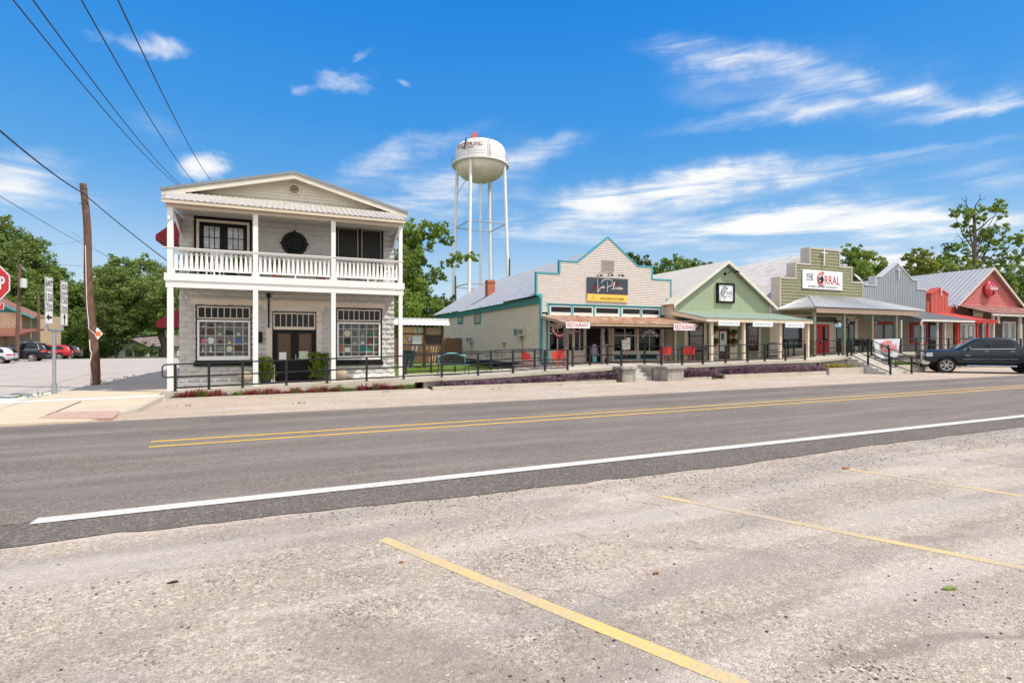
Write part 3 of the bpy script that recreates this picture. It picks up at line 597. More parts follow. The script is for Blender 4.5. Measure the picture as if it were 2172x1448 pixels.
o = blades('purple_bedding_plants', along(16.35, 18.5, 18.95, 19.7, 100, lambda x: gz(x)+.14)+along(19.0, 25.7, 18.85, 19.7, 75, lambda x: gz(x)+.2, 0, patch(.7, -.5, 4)), 9, .34, .017, .11, PURL, .7); tag(o, 'purple leafy ground cover below the sage shop', 'bedding plants', kind='stuff')
wd = [xy(px, py) for px, py in ((388,862),(640,856),(815,832),(1050,826),(1080,822),(1110,818),(1185,818),(1195,814),(1228,812),(1240,811),(1512,805),(1535,803),(1610,800),(1700,794),(930,826),(960,826),(990,825))]
o = blades('verge_weeds', [(x+random.gauss(0,.15), y+random.gauss(0,.05), gz(x)) for x, y in wd for _ in range(7)], 5, .09, .005, .05, GRL, .9); tag(o, 'sparse weeds growing along the gravel by the kerbs', 'weeds', kind='stuff')
for x0, x1, y0, y1, z, l in ((25.95,28.3,18.95,19.5,.42,'yellow green bedding plants in the planter left of the broad steps'),(30.95,33.0,18.6,19.5,.5,'yellow green bedding plants in the planter right of the broad steps')):
    o = blades('planter_flowers', along(x0, x1, y0, y1, 60, lambda x: z), 14, .24, .018, .08, YGL if x0 < 29 else GRL, .7); tag(o, l, 'plants', 'plants in the two planters', kind='stuff')
# lawn between the buildings
MB().sheet([(4.0,22.95),(11.3,22.95),(11.3,48),(4.0,48)], .27).build('lawn', GRASS); struct(bpy.data.objects['lawn'])
o = blades('lawn_grass', along(4.1, 11.2, 23.0, 32, 130, lambda x: gz(x)+.26), 7, .08, .009, .06, LAWNL, .7); tag(o, 'bright green lawn grass between the two buildings', 'grass', kind='stuff')
ed2 = [(random.uniform(-7.6, -6.9), random.uniform(24.6, 34), .08) for _ in range(60)]+[(random.uniform(-8.0,-7.0), random.uniform(20.3,21.6), .08) for _ in range(25)]
o = blades('pavement_weeds', ed2, 8, .09, .008, .08, GRL, .8); tag(o, 'low weeds along the pavement edge by the wooden pole', 'weeds', kind='stuff')
# loose chips on the lot (uncountable)
def chips(n, fx, mname, smin, smax, m, label):
    P = []; 
    while len(P) < n:
        p = fx()
        if p: P.append(p)
    P = np.array(P); k = len(P); s = rng.uniform(smin, smax, k); base = np.array([[-1,-1,0],[1,-.8,0],[.9,1,0],[-.8,.9,0],[-.5,-.5,.8],[.5,-.6,.9],[.6,.5,.7],[-.5,.6,.8]])
    a = rng.uniform(0, 6.28, k); ca, sa = np.cos(a), np.sin(a); jt = base[None]+rng.normal(0, .18, (k, 8, 3)); v = np.empty((k, 8, 3))
    v[:, :, 0] = (jt[:, :, 0]*ca[:, None]-jt[:, :, 1]*sa[:, None])*s[:, None]*1.3; v[:, :, 1] = (jt[:, :, 0]*sa[:, None]+jt[:, :, 1]*ca[:, None])*s[:, None]; v[:, :, 2] = jt[:, :, 2]*s[:, None]*.7
    v += P[:, None, :]; i = np.arange(k)[:, None]*8; f = np.concatenate([i+np.array(q) for q in ([4,5,6,7],[0,1,5,4],[1,2,6,5],[2,3,7,6],[3,0,4,7])])
    o = fast(mname, v.reshape(-1, 3), f, m); return tag(o, label, 'gravel', kind='stuff')
def nearpt(rate=1.0, w=0):
    def f():
        x = random.uniform(-7, 16); y = random.uniform(1.4, 7.2)
        cl = noise.noise(Vector((x*.45+3, y*.7, 1)))+.9*math.exp(-((y-6.0+.04*x)**2)/.5)*(.25+.75*(x > 0))-.05*y
        if random.random() > max(.04, min(1, (cl*1.8)))*rate: return None
        return (x, y, gz(x)-.004)
    return f
CHIPD = mat('dark_chip', (.045,.04,.036), .8, .3, 30); CHIPL = mat('pale_chip', (.55,.49,.43), .8, .3, 30)
chips(4200, nearpt(), 'loose_chips', .0025, .008, CHIPD, 'scattered dark stone chips on the near parking lot')
chips(3500, lambda: (lambda x, y: (x, y, gz(x)-.004))(random.uniform(-6, 12), random.uniform(1.3, 6.9)), 'pale_chips', .002, .006, CHIPL, 'scattered pale stone chips on the near parking lot')
def litter(name, px, py, pts, m, label, cat, h=.012):
    x, y = xy(px, py); mb = MB(); n = len(pts); vs = [(x+a, y+b, gz(x)+.0+h*(.4+.6*abs(noise.noise(Vector((a*30, b*30, 1)))))) for a, b in pts]
    vs += [(x+a, y+b, gz(x)-.004) for a, b in pts]; mb.add(vs, [tuple(range(n))]+[(i, (i+1) % n, (i+1) % n+n, i+n) for i in range(n)]); return tag(mb.build(name, m), label, cat)
litter('rubber_scrap', 366, 1234, [(-.035,-.003),(.0,-.012),(.03,-.01),(.036,.006),(.01,.012),(-.012,.008)], CHAR, 'small dark scrap lying on the near parking lot', 'scrap', .012)
LFO = mat('dry_leaf', (.28,.11,.04), .8, .3, 20); LFG = mat('green_leaf', (.20,.26,.07), .7, .3, 20)
litter('dry_leaf', 851, 1192, [(-.012,-.005),(.01,-.01),(.018,.004),(.0,.012),(-.016,.006)], LFO, 'brown crumb of leaf beside the nearest yellow bay line', 'leaf', .015)
litter('dry_leaf', 1392, 1216, [(-.02,-.006),(-.004,-.002),(.012,-.012),(.022,.0),(.008,.006),(.012,.018),(-.006,.008),(-.022,.012)], LFO, 'curled orange dry leaf in the middle of the near lot', 'leaf', .02)
litter('green_leaf', 2016, 1249, [(-.05,.02),(-.03,.0),(.0,-.008),(.02,-.02),(.05,-.012),(.03,.008),(.02,.03),(-.004,.014),(-.02,.036)], LFG, 'crumpled green leaf on the right of the near lot', 'leaf', .03)
litter('dry_leaf', 1795, 993, [(-.06,-.02),(.0,-.03),(.06,-.01),(.05,.02),(-.02,.03),(-.06,.02)], LFO, 'rusty brown leaf at the tip of the third yellow bay line', 'leaf', .02)
# ================= two-storey block building =================
BW = 22.2; PF = 20.5
B = thing('two_storey_building', 'two-storey pale concrete block building with white porch and balcony', 'building', (0.05, 22.2, .3))
XL, XR = -3.81, 3.91
def blockface(name, x0, x1, z0, z1, Y, holes, m, parent, amp=.045, axis='y', face=-1, ch=.2025, bl=.46, st=.029, key=0):
    nx = int((x1-x0)/st); nz_ = int((z1-z0)/st); xs = np.linspace(x0, x1, nx+1); zs = np.linspace(z0, z1, nz_+1)
    X, Z = np.meshgrid(xs, zs); row = np.floor((Z-z0)/ch); fz = (Z-z0)/ch-row; off = (row % 2)*.5*bl; bx = (X-x0+off)/bl; col = np.floor(bx); fx = bx-col
    ed = np.minimum(np.minimum(fx, 1-fx)*bl, np.minimum(fz, 1-fz)*ch)
    prof = np.clip(ed/.035, 0, 1)**.8
    rnd = np.sin(row*12.9898+col*78.233+key)*43758.5453; rnd = rnd-np.floor(rnd)
    rock = np.array([noise.noise(Vector((a*9, b*9, key)))+.7*noise.noise(Vector((a*21, b*21, key+5))) for a, b in zip(X.ravel(), Z.ravel())]).reshape(X.shape)
    H = prof*(amp*(.6+.3*rnd)+amp*.42*rock)+prof*amp*.9*(.5-fz)+prof*amp*.35*np.sin(fx*math.pi)
    Yv = Y+face*np.maximum(H, 0)
    v = np.stack([X.ravel(), Yv.ravel(), Z.ravel()], 1) if axis == 'y' else np.stack([Yv.ravel(), X.ravel(), Z.ravel()], 1)
    f = []
    for j in range(nz_):
        for i in range(nx):
            cx = (xs[i]+xs[i+1])/2; cz = (zs[j]+zs[j+1])/2
            if any(h[0] < cx < h[1] and h[2] < cz < h[3] for h in holes): continue
            k = j*(nx+1)+i; f.append((k, k+1, k+nx+2, k+nx+1))
    return fast(name, v, np.array(f), m, parent)
def Rb(x0, x1, yt, yb, Y=BW): return R(x0, x1, yt, yb, Y)
LW = Rb(414.9,534.2,645.9,767); RW = Rb(711.9,809.8,652.8,765.5); DR = Rb(577.5,671,660.5,806)
DR = (DR[0], DR[1], .29, DR[3])
ULD = Rb(413.3,533.5,455.2,580); ULD = (ULD[0], ULD[1], 4.09, ULD[3]); URW = Rb(713,811.5,480,552)
ZT = 7.25
holes = [LW, RW, DR, (ULD[0]+.0, ULD[1]-.0, 4.0, ULD[3]-.0), URW]
blockface('front_wall', XL, XR, .1, 3.95, BW, holes, BLOCKP, B, .052, key=1)
blockface('front_wall', XL, XR, 4.05, ZT-.25, BW, holes, BLOCKP, B, .045, key=2)
blockface('side_wall', BW, 38, .1, ZT-.1, XR, [], BLOCKP, B, .03, axis='x', face=1, st=.1, key=3)
blockface('side_wall', BW, 38, .1, ZT-.1, XL, [], BLOCKP, B, .03, axis='x', face=-1, st=.1, key=4)
MB().box(XL-.02, 37.9, 0, XR+.02, 38.05, ZT).build('rear_wall', BLOCKP, B)
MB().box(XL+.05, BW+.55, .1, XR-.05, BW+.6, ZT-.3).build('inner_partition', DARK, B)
MB().box(XL-.04, BW-.05, .05, LW[1]+.15, BW+.04, .45).build('plinth', WHITE, B); MB().box(RW[0]-.15, BW-.05, .2, XR+.03, BW+.04, .52).build('plinth', WHITE, B)
# lintel band, door trim
a = Rb(405.6,815.5,631.5,643.5); mb = MB().box(a[0], BW-.075, a[2], a[1], BW+.02, a[3]); b = Rb(557.5,688,641,657); mb.box(b[0], BW-.07, b[2], b[1], BW+.02, a[2]+.02)
c = Rb(565,578,657,800); mb.box(c[0], BW-.065, .3, DR[0], BW+.02, b[2]+.01); d = Rb(670.8,682.4,660,800); mb.box(DR[1], BW-.065, .3, d[1], BW+.02, b[2]+.01)
mb.build('lintel', STUCCO, B, bevel=.008)
def frame(mb, x0, x1, z0, z1, Y, w, t=.05, back=.03):
    mb.box(x0, Y-t, z0, x0+w, Y+back, z1); mb.box(x1-w, Y-t, z0, x1, Y+back, z1); mb.box(x0+w, Y-t, z1-w, x1-w, Y+back, z1); mb.box(x0+w, Y-t, z0, x1-w, Y+back, z0+w); return mb
def display(W, side, cols, nm):
    x0, x1, z0, z1 = W
    mb = frame(MB(), x0, x1, z0, z1, BW, .045, .05, .3); zm = z1-(z1-z0)*.245; mb.box(x0+.045, BW-.045, zm-.035, x1-.045, BW+.28, zm); mb.build('dark_surround', BLACK, B)
    win = frame(MB(), x0+.047, x1-.047, zm+.002, z1-.047, BW, .05, .03); n = 8; w = (x1-x0-.2)/n
    for i in range(1, n): win.box(x0+.1+w*i-.014, BW-.025, zm+.05, x0+.1+w*i+.014, BW+.0, z1-.095)
    tr = win.build('transom_window', STUCCO, B); MB().box(x0+.098, BW+.004, zm+.052, x1-.098, BW+.012, z1-.097).build('pane', GLS, tr)
    ww = frame(MB(), x0+.047, x1-.047, z0+.045, zm-.037, BW, .075, .03); ww.box(x0+.122, BW-.03, z0+.12, x1-.122, BW+.03, z0+.2)
    f = ww.build('shop_window', WHITE, B)
    gx0, gx1, gz0, gz1 = x0+.125, x1-.125, z0+.2, zm-.113
    g = MB(); cx = [gx0+(gx1-gx0)*u for u in cols]; rz = [gz0+(gz1-gz0)*u for u in (.12, .355, .6, .845)]
    for x in cx[1:-1]: g.box(x-.011, BW+.02, gz0, x+.011, BW+.045, gz1)
    for z in rz: g.box(gx0, BW+.018, z-.011, gx1, BW+.14, z+.011)
    g.build('display_grid', WHITE, f)
    MB().box(gx0-.02, BW+.0, gz0-.02, gx1+.02, BW+.008, gz1+.02).build('pane', CLR, f)
    MB().box(gx0-.1, BW+.15, gz0-.1, gx1+.1, BW+.17, gz1+.1).build('display_back', mat('grey_backing', (.27,.27,.255), .8, .1, 5), f)
    MB().box(x0-.04, BW-.13, z0-.17, x1+.04, BW+.02, z0+.0).build('sill', BLACK, B, bevel=.01)
    rows = [(gz0, rz[0])]+list(zip(rz[:-1], rz[1:]))+[(rz[3], gz1)]
    return cx, rows[::-1]
LC = [0,.125,.312,.505,.7,.887,1]; RC = [0,.12,.31,.5,.69,.875,1]
cl, rl = display(LW, 'left', LC, 'left'); cr, rr = display(RW, 'right', RC, 'right')
OC = {'white':(.85,.85,.8),'black':(.015,.015,.015),'red':(.5,.04,.03),'brown':(.13,.05,.02),'pink':(.8,.2,.32),'blue':(.1,.18,.45),'green':(.05,.2,.09),'teal':(.02,.22,.2),'gold':(.35,.2,.05),'cream':(.8,.72,.5),'grey':(.28,.28,.28),'dark red':(.16,.03,.03),'orange':(.5,.2,.1)}
ORD = ['top','second','third','fourth','bottom']; COLN = ['first','second','third','fourth','fifth','sixth']
def ornament(kind, colr, cxs, rows, r, c, side, sc=1.0):
    m = mat('ornament_'+colr.replace(' ', '_'), OC[colr], .45, .25, 60); x0, x1 = cxs[c], cxs[c+1]; z0, z1 = rows[r]; z0 += .012; w = (x1-x0-.03)*sc; h = (z1-z0-.015)*sc; x = (x0+x1)/2; y = BW+.09
    mb = MB(); nm = kind
    if kind == 'plate': rr_ = min(w, h)/2; mb.lathe([(rr_*.5,.0),(rr_*.55,-.006),(rr_,-.016),(rr_,-.01),(rr_*.6,.004)], (x, y+.01, z0+rr_), 16, 'y')
    elif kind == 'picture_frame': frame(mb, x-w/2, x+w/2, z0, z0+h*.9, y, min(w,h)*.13, .01, .01); mb.box(x-w/2+.01, y-.002, z0+.01, x+w/2-.01, y+.004, z0+h*.88)
    elif kind == 'sign_board': mb.box(x-w/2, y-.008, z0, x+w/2, y+.008, z0+h*.8)
    elif kind == 'figurine':
        s = min(h, .22); mb.lathe([(s*.2,0),(s*.22,s*.05),(s*.1,s*.35),(s*.15,s*.6),(s*.06,s*.75)], (x, y, z0), 10); mb.ball((x, y, z0+s*.85), s*.11, n=8)
    elif kind == 'bowl': s = min(w*.8, h); mb.lathe([(s*.15,0),(s*.2,s*.05),(s*.48,s*.4),(s*.45,s*.42),(s*.15,s*.1)], (x, y, z0), 14)
    elif kind == 'cup': s = min(w*.6, h*.6); mb.lathe([(s*.3,0),(s*.4,s*.7),(s*.36,s*.7),(s*.28,s*.05)], (x, y, z0), 12); mb.tube([(x+s*.36,y,z0+s*.6),(x+s*.6,y,z0+s*.45),(x+s*.33,y,z0+s*.15)], s*.05, 5)
    elif kind == 'candlestick': s = min(h, .2); mb.lathe([(s*.2,0),(s*.2,s*.05),(s*.05,s*.12),(s*.05,s*.55),(s*.12,s*.6),(s*.06,s*.63),(s*.05,s)], (x, y, z0), 8)
    elif kind == 'bottle': s = min(h*.95, .24); mb.lathe([(s*.17,0),(s*.19,s*.4),(s*.06,s*.65),(s*.06,s),(s*.0,s)], (x, y, z0), 10)
    o = mb.build(nm, m, None, smooth=kind != 'sign_board')
    return tag(o, f'{colr} {kind.replace("_", " ")}, {ORD[r]} shelf, {COLN[c]} cell of the {side} shop window', kind.replace('_', ' '), f'ornaments on show in the {side} shop window')
for row in ((0,0,'cup','white'),(0,1,'bowl','black',1),(0,2,'cup','cream'),(0,3,'figurine','red'),(0,4,'candlestick','green'),(0,5,'cup','blue'),(1,0,'figurine','brown'),(1,1,'picture_frame','brown'),(1,2,'bowl','cream'),(1,3,'sign_board','black'),(1,4,'cup','white'),(1,5,'figurine','gold',.7),
    (2,0,'sign_board','pink'),(2,1,'plate','white',.9),(2,2,'plate','dark red',.5),(2,3,'cup','cream'),(2,4,'plate','blue'),(2,5,'cup','white'),(3,0,'bottle','cream'),(3,1,'figurine','white'),(3,2,'sign_board','grey'),(3,3,'plate','cream'),(3,4,'picture_frame','brown',.9),(3,5,'bowl','blue'),(4,0,'bowl','grey'),(4,1,'candlestick','black'),(4,2,'sign_board','dark red',.6),(4,4,'bowl','white')):
    ornament(row[2], row[3], cl, rl, row[0], row[1], 'left', row[4] if len(row) > 4 else .8)
for row in ((0,1,'candlestick','black'),(0,2,'cup','grey'),(0,3,'figurine','black'),(0,4,'figurine','brown'),(0,5,'cup','cream'),(1,0,'bottle','gold'),(1,1,'plate','cream',.95),(1,2,'candlestick','dark red'),(1,3,'bowl','cream'),(1,4,'plate','green'),(1,5,'cup','gold'),(2,0,'plate','teal'),(2,1,'picture_frame','black',.9),(2,2,'bowl','white'),(2,3,'sign_board','cream',.5),(2,4,'sign_board','dark red',1),(2,5,'bottle','teal'),
    (3,0,'picture_frame','orange',.95),(3,1,'sign_board','white'),(3,2,'figurine','orange'),(3,3,'sign_board','teal',1),(3,4,'plate','green'),(3,5,'plate','brown'),(4,0,'bowl','teal'),(4,1,'figurine','gold'),(4,3,'bowl','gold',1),(4,4,'sign_board','orange',.7),(4,5,'bowl','green')):
    ornament(row[2], row[3], cr, rr, row[0], row[1], 'right', row[4] if len(row) > 4 else .8)
# ground-floor doors
x0, x1, z0, z1 = DR; zt = z1-(z1-z0)*.235
frame(MB(), x0, x1, z0, z1, BW, .035, .045, .2).build('door_surround', BLACK, B)
tf = frame(MB(), x0+.037, x1-.037, zt+.0, z1-.037, BW, .05, .03); w = (x1-x0-.18)/7
for i in range(1, 7): tf.box(x0+.09+w*i-.014, BW-.02, zt+.05, x0+.09+w*i+.014, BW, z1-.085)
tr = tf.box(x0+.037, BW-.03, zt-.06, x1-.037, BW+.03, zt-.002).build('transom_window', STUCCO, B); MB().box(x0+.088, BW+.004, zt+.05, x1-.088, BW+.012, z1-.087).build('pane', GLS, tr)
xm = (x0+x1)/2
for s, (a, b) in enumerate(((x0+.04, xm-.004), (xm+.004, x1-.04))):
    dm = MB(); zd = zt-.065; dm = frame(MB(), a, b, z0+.01, zd, BW+.03, .14, .02, .02); dm.box(a+.14, BW+.02, z0+.15, b-.14, BW+.04, z0+(zd-z0)*.40); dm.box(a+.2, BW+.01, z0+.22, b-.2, BW+.03, z0+(zd-z0)*.34)
    dr = dm.build('door', BLACK, B, bevel=.006); MB().box(a+.135, BW+.028, z0+(zd-z0)*.4, b-.135, BW+.036, zd-.135).build('pane', CLR, dr)
    MB().box(a+.13, BW+.06, z0+(zd-z0)*.4, b-.13, BW+.07, zd-.13).build('blind', mat('brown_blind', (.17,.10,.065), .7, .15, 12), dr)
    if s: MB().box(a+.015, BW-.03, z0+.78, a+.05, BW+.012, z0+1.02).ball((a+.035, BW-.045, z0+.82), .025).build('handle', mat('brass', (.35,.24,.12), .3, .1, 9, metal=.8), dr)
zd = zt-.065; MB().box(x0+.24, BW-.012, z0+(zd-z0)*.405, x0+.5, BW-.006, z0+(zd-z0)*.56).build('notice', PAPER, B)
MB().box(xm+.16, BW-.012, z0+(zd-z0)*.405, xm+.5, BW-.006, z0+(zd-z0)*.58).build('notice', mat('notice_green', (.5,.55,.42), .6, .2, 30), B)
MB().lathe([(.05,0),(.05,.008)], (xm+.15, BW-.014, z0+(zd-z0)*.44), 12, 'y').build('notice', mat('sticker_teal', (.05,.3,.32), .6, 0), B)
# upper doors and window
x0, x1, z0, z1 = ULD
frame(MB(), x0-.02, x1+.02, z0, z1+.02, BW, .11, .075, .2).build('door_surround', BLACK, B)
frame(MB(), x0+.06, x1-.06, z0, z1-.16, BW, .085, .09, .0).build('door_trim', CREAM, B)
MB().box(x0+.09, BW-.02, z1-.16, x1-.09, BW+.1, z1-.09).build('door_head', BLACK, B)
ia, ib = x0+.15, x1-.15; xm = (ia+ib)/2; zd = z1-.25
for a, b in ((ia, xm-.003), (xm+.003, ib)):
    dm = frame(MB(), a, b, z0, zd, BW+.03, .13, .02, .03); gx0, gx1, g0, g1 = a+.13, b-.13, z0+.35, zd-.13; dm.box(gx0, BW+.01, z0+.1, gx1, BW+.05, g0)
    for i in (1, 2): dm.box(gx0+(gx1-gx0)*i/3-.011, BW+.012, g0, gx0+(gx1-gx0)*i/3+.011, BW+.03, g1)
    for i in (1, 2, 3): dm.box(gx0, BW+.012, g0+(g1-g0)*i/4-.011, gx1, BW+.03, g0+(g1-g0)*i/4+.011)
    dr = dm.build('door', BLACK, B); MB().box(gx0-.01, BW+.034, g0, gx1+.01, BW+.04, g1+.01).build('pane', mat('curtained_glass', (.30,.31,.31), .15, .2, 2, spec=.8, col2=(.5,.5,.5), k2=(.45,.6), s2=3), dr)
x0, x1, z0, z1 = URW
mb = frame(MB(), x0-.02, x1+.02, z0-.02, z1+.02, BW, .09, .075, .2); xm = (x0+x1)/2; mb.box(xm-.07, BW-.035, z0+.07, xm+.07, BW+.1, z1-.07); wd_ = mb.build('upper_window', BLACK, B)
for a, b in ((x0+.07, xm-.07), (xm+.07, x1-.07)):
    frame(MB(), a, b, z0+.07, z1-.06, BW, .02, .045, 0).build('screen_frame', CREAM, wd_); MB().box(a+.02, BW-.01, z0+.09, b-.02, BW+.02, z1-.08).build('screen', MESH_, wd_)
# porch posts, floor, beams
PX = [(-3.86, .17), (-1.30, .16), (1.30, .16), (3.79, .14)]
for x, w in PX:
    MB().box(x-.0, PF-.07, wz(x)+.002, x+w, PF+.08, 3.62).build('lower_post', WHITE, B, bevel=.006)
    MB().box(x-.0, PF-.07, 4.09, x+w, PF+.08, 6.32).build('upper_post', WHITE, B, bevel=.006)
MB().box(-3.9, PF-.075, 3.62, 3.97, PF+.08, 3.84).build('porch_beam', WHITE, B)
MB().box(-3.94, PF-.11, 3.842, 4.0, BW-.03, 4.088).build('balcony_floor', WHITE, B, bevel=.006)
MB().box(-3.84, PF+.085, 3.78, 3.9, BW-.035, 3.838).build('porch_ceiling', mat('board_ceiling', (.50,.46,.41), .7, .1, 3), B)
MB().box(-3.9, PF-.08, 6.28, 3.97, PF+.09, 6.47).build('roof_beam', CREAM, B)
for s, x in ((1, -3.75), (-1, 3.82)):
    MB().prismx([(PF+.08, 6.28),(BW-.04, 6.28),(BW-.04, 5.72),(BW-.25, 5.66)], x, x+.03).build('end_board', mat('end_boards', (.45,.41,.36), .7, .2, 20), B)
    MB().tube([(x+.015, PF+.1, 6.24), (x+.015, BW-.1, 5.66)], .045, 4).build('end_brace', WHITE, B)
MB().box(-3.8, PF+.1, 6.42, 3.9, BW-.02, 6.45).build('balcony_ceiling', mat('grey_ceiling', (.42,.40,.37), .7, .1, 3), B)
# porch roof (ribbed tin)
MB().corr((-4.02, 20.2, 6.50), (4.06, 20.2, 6.50), (-3.86, 22.02, 7.23), .19, .022, d=(3.92, 22.02, 7.23)).build('porch_roof', TINW, B)
MB().box(-3.98, 20.22, 6.38, 4.02, 20.27, 6.49).build('porch_fascia', CREAM, B)
# gable and main roof
mb = MB(); mb.lap(lambda z: (-3.95+(z-7.18)*3.95/1.02, 4.03-(z-7.18)*3.95/1.02) if z < 8.2 else (.03, .05), 7.18, 8.17, .12, 22.05, .032); mb.build('gable', GABLE, B)
ap = (.05, 8.24); eL = (-4.27, 7.12); eR = (4.37, 7.12); y0, y1 = 21.62, 38.5
def slope(p, q, dz0, dz1): return [(p[0], p[1]+dz0), (q[0], q[1]+dz0), (q[0], q[1]+dz1), (p[0], p[1]+dz1)]
mb = MB(); mb.prism(slope(eL, ap, -.02, .07), y0+.02, y1); mb.prism(slope(ap, eR, -.02, .07), y0+.02, y1); rf = mb.build('roof', GALV, B)
mb = MB(); mb.prism(slope((eL[0]-.02,eL[1]), ap, -.02, .085), y0-.015, y0+.019); mb.prism(slope(ap, (eR[0]+.02, eR[1]), -.02, .085), y0-.015, y0+.019); mb.build('roof_edge_trim', mat('grey_flashing', (.23,.235,.24), .5, .1, 3, metal=.3), rf)
mb = MB(); mb.prism(slope((eL[0]+.02,eL[1]), ap, -.2, -.022), y0+.02, y0+.06); mb.prism(slope(ap, (eR[0]-.02,eR[1]), -.2, -.022), y0+.02, y0+.06); mb.build('bargeboard', GABLE, rf)
mb = MB(); mb.prism(slope((eL[0]+.05,eL[1]), ap, -.14, -.1), y0+.062, 22.03); mb.prism(slope(ap, (eR[0]-.05,eR[1]), -.14, -.1), y0+.062, 22.03); mb.build('soffit', GABLE, rf)
vc = (.045, 22.0, 7.72); vt = MB().lathe([(.17,.05),(.17,-.035),(.215,-.035),(.215,.05)], vc, 28, 'y', False).build('gable_vent', CREAM, B)
mb = MB()
for k in range(7):
    z = vc[2]-.15+.05*k; hw = math.sqrt(max(.0, .165**2-(z-vc[2])**2)); mb.hexa([(vc[0]-hw,21.99,z-.008),(vc[0]+hw,21.99,z-.008),(vc[0]+hw,22.02,z+.018),(vc[0]-hw,22.02,z+.018),(vc[0]-hw,21.985,z-.002),(vc[0]+hw,21.985,z-.002),(vc[0]+hw,22.02,z+.026),(vc[0]-hw,22.02,z+.026)])
mb.build('louvre', CREAM, vt); MB().lathe([(.0,.0),(.168,.0)], (vc[0], 22.022, vc[2]), 24, 'y').build('vent_backing', DARK, vt)
# balustrade
zb0, zb1 = 4.26, 4.86
for (xa, wa), (xb, wb) in zip(PX[:-1], PX[1:]):
    a, b = xa+wa, xb; mb = MB(); mb.box(a, PF-.06, 4.87, b, PF+.05, 4.93); mb.box(a, PF-.03, 4.20, b, PF+.03, 4.25)
    n = round((b-a)/.148); p = (b-a)/n
    for i in range(n):
        x = a+(i+.5)*p; y = PF-.0
        mb.prism([(x-.062, 4.25),(x+.062, 4.25),(x+.03, 4.72),(x+.022, 4.79),(x-.022, 4.79),(x-.03, 4.72)], y-.011, y+.011)
        mb.prism([(x-p/2, 4.745),(x-p/2+.018, 4.735),(x+p/2, 4.855),(x+p/2-.018, 4.87)], y-.020, y-.0115); mb.prism([(x+p/2, 4.745),(x+p/2-.018, 4.735),(x-p/2, 4.855),(x-p/2+.018, 4.87)], y+.0115, y+.020)
    mb.build('balustrade', WHITE, B)
    for x in (a+.024, (a+b)/2, b-.024): MB().box(x-.022, PF-.02, 4.088, x+.022, PF+.02, 4.2).build('balustrade_foot', WHITE, B)
MB().box(-3.98, PF-.09, 4.93, 3.98, PF+.06, 4.955).build('balcony_handrail', WHITE, B)
# lantern, conduit, lamps
l = Rb(546.6,557,704,727); MB().box(l[0], BW-.14, l[2], l[1], BW-.03, l[3]-.03).prism([(l[0]-.01,l[3]-.03),(l[1]+.01,l[3]-.03),((l[0]+l[1])/2,l[3]+.03)], BW-.15, BW-.02).build('wall_lantern', BLACK, B)
c = Rb(568.5,572,630,695); MB().box(c[0], BW-.12, c[2], c[1], BW-.08, c[3]).box(c[0]-.05, BW-.16, c[3]-.02, c[1]+.03, BW-.06, c[3]+.14).build('conduit', BLACK, B)
cm = atY(359, 461, PF-.1); MB().box(cm.x-.035, PF-.16, cm.z-.06, cm.x+.035, PF-.08, cm.z+.04).ball((cm.x, PF-.13, cm.z-.07), .035, n=8).build('security_camera', WHITE, B)
# side awnings on the left wall
def awning(zc0, zc1, ya, yb, out, drop):
    mb = MB(); x = XL-.03; mb.prism([(x, zc1),(x-out, zc0+drop),(x-out, zc0),(x, zc0)], ya, yb); return mb
a1 = atX(331.3, 490.5, -4.85); a2 = atX(325, 680, -4.95)
for z0, z1, Y0, ln in ((5.72, 6.78, a1.y-.15, 2.6), (2.38, 3.28, a2.y-.1, 2.6)):
    mb = MB(); x = XL-.03; o = 1.05
    mb.add([(x,Y0,z0),(x-o,Y0+.25,z0),(x-o,Y0+.25,z0+.22),(x,Y0,z1)]+[(x,Y0+ln,z0),(x-o,Y0+ln-.25,z0),(x-o,Y0+ln-.25,z0+.22),(x,Y0+ln,z1)], [(0,1,2,3),(4,7,6,5),(1,5,6,2),(2,6,7,3),(0,4,5,1),(0,3,7,4)])
    mb.build('side_awning', AWN, B)
# medallion, icicle light string
mc = atY(624.7, 517, BW-.05); mb = MB(); mb.lathe([(0,-.05),(.12,-.06),(.14,-.03),(.28,-.05),(.31,-.02),(.42,-.05),(.46,-.04),(.47,.0),(0,.0)], mc, 40, 'y')
for k in range(4):
    a = math.pi/2*k; mb.ball((mc.x+.48*math.cos(a), mc.y-.02, mc.z+.48*math.sin(a)), .05, .03, .05, 8)
tag(mb.build('wall_medallion', BLACK, smooth=True), 'large round black medallion on the balcony wall', 'medallion')
tag(MB().tube([atY(556,385.5,21.97), atY(560,392,21.97), atY(576,422,21.97)], .006, 5).build('cable', WHITE), 'thin white cable hanging across the boarded gable', 'cable')
mb = MB()
for i in range(26):
    x = -.85+i*.07; z = 8.2-abs(x-.05)*.26-.16; l = .05+.10*random.random(); mb.tube([(x, 21.99, z), (x+.01, 21.985, z-l)], .004, 4)
    if i: mb.tube([(x-.07, 21.99, 8.2-abs(x-.12)*.26-.16), (x, 21.99, z)], .004, 4)
tag(mb.build('icicle_lights', mat('light_string', (.7,.65,.5), .5, 0)), 'string of unlit icicle lights under the gable peak', 'light string')
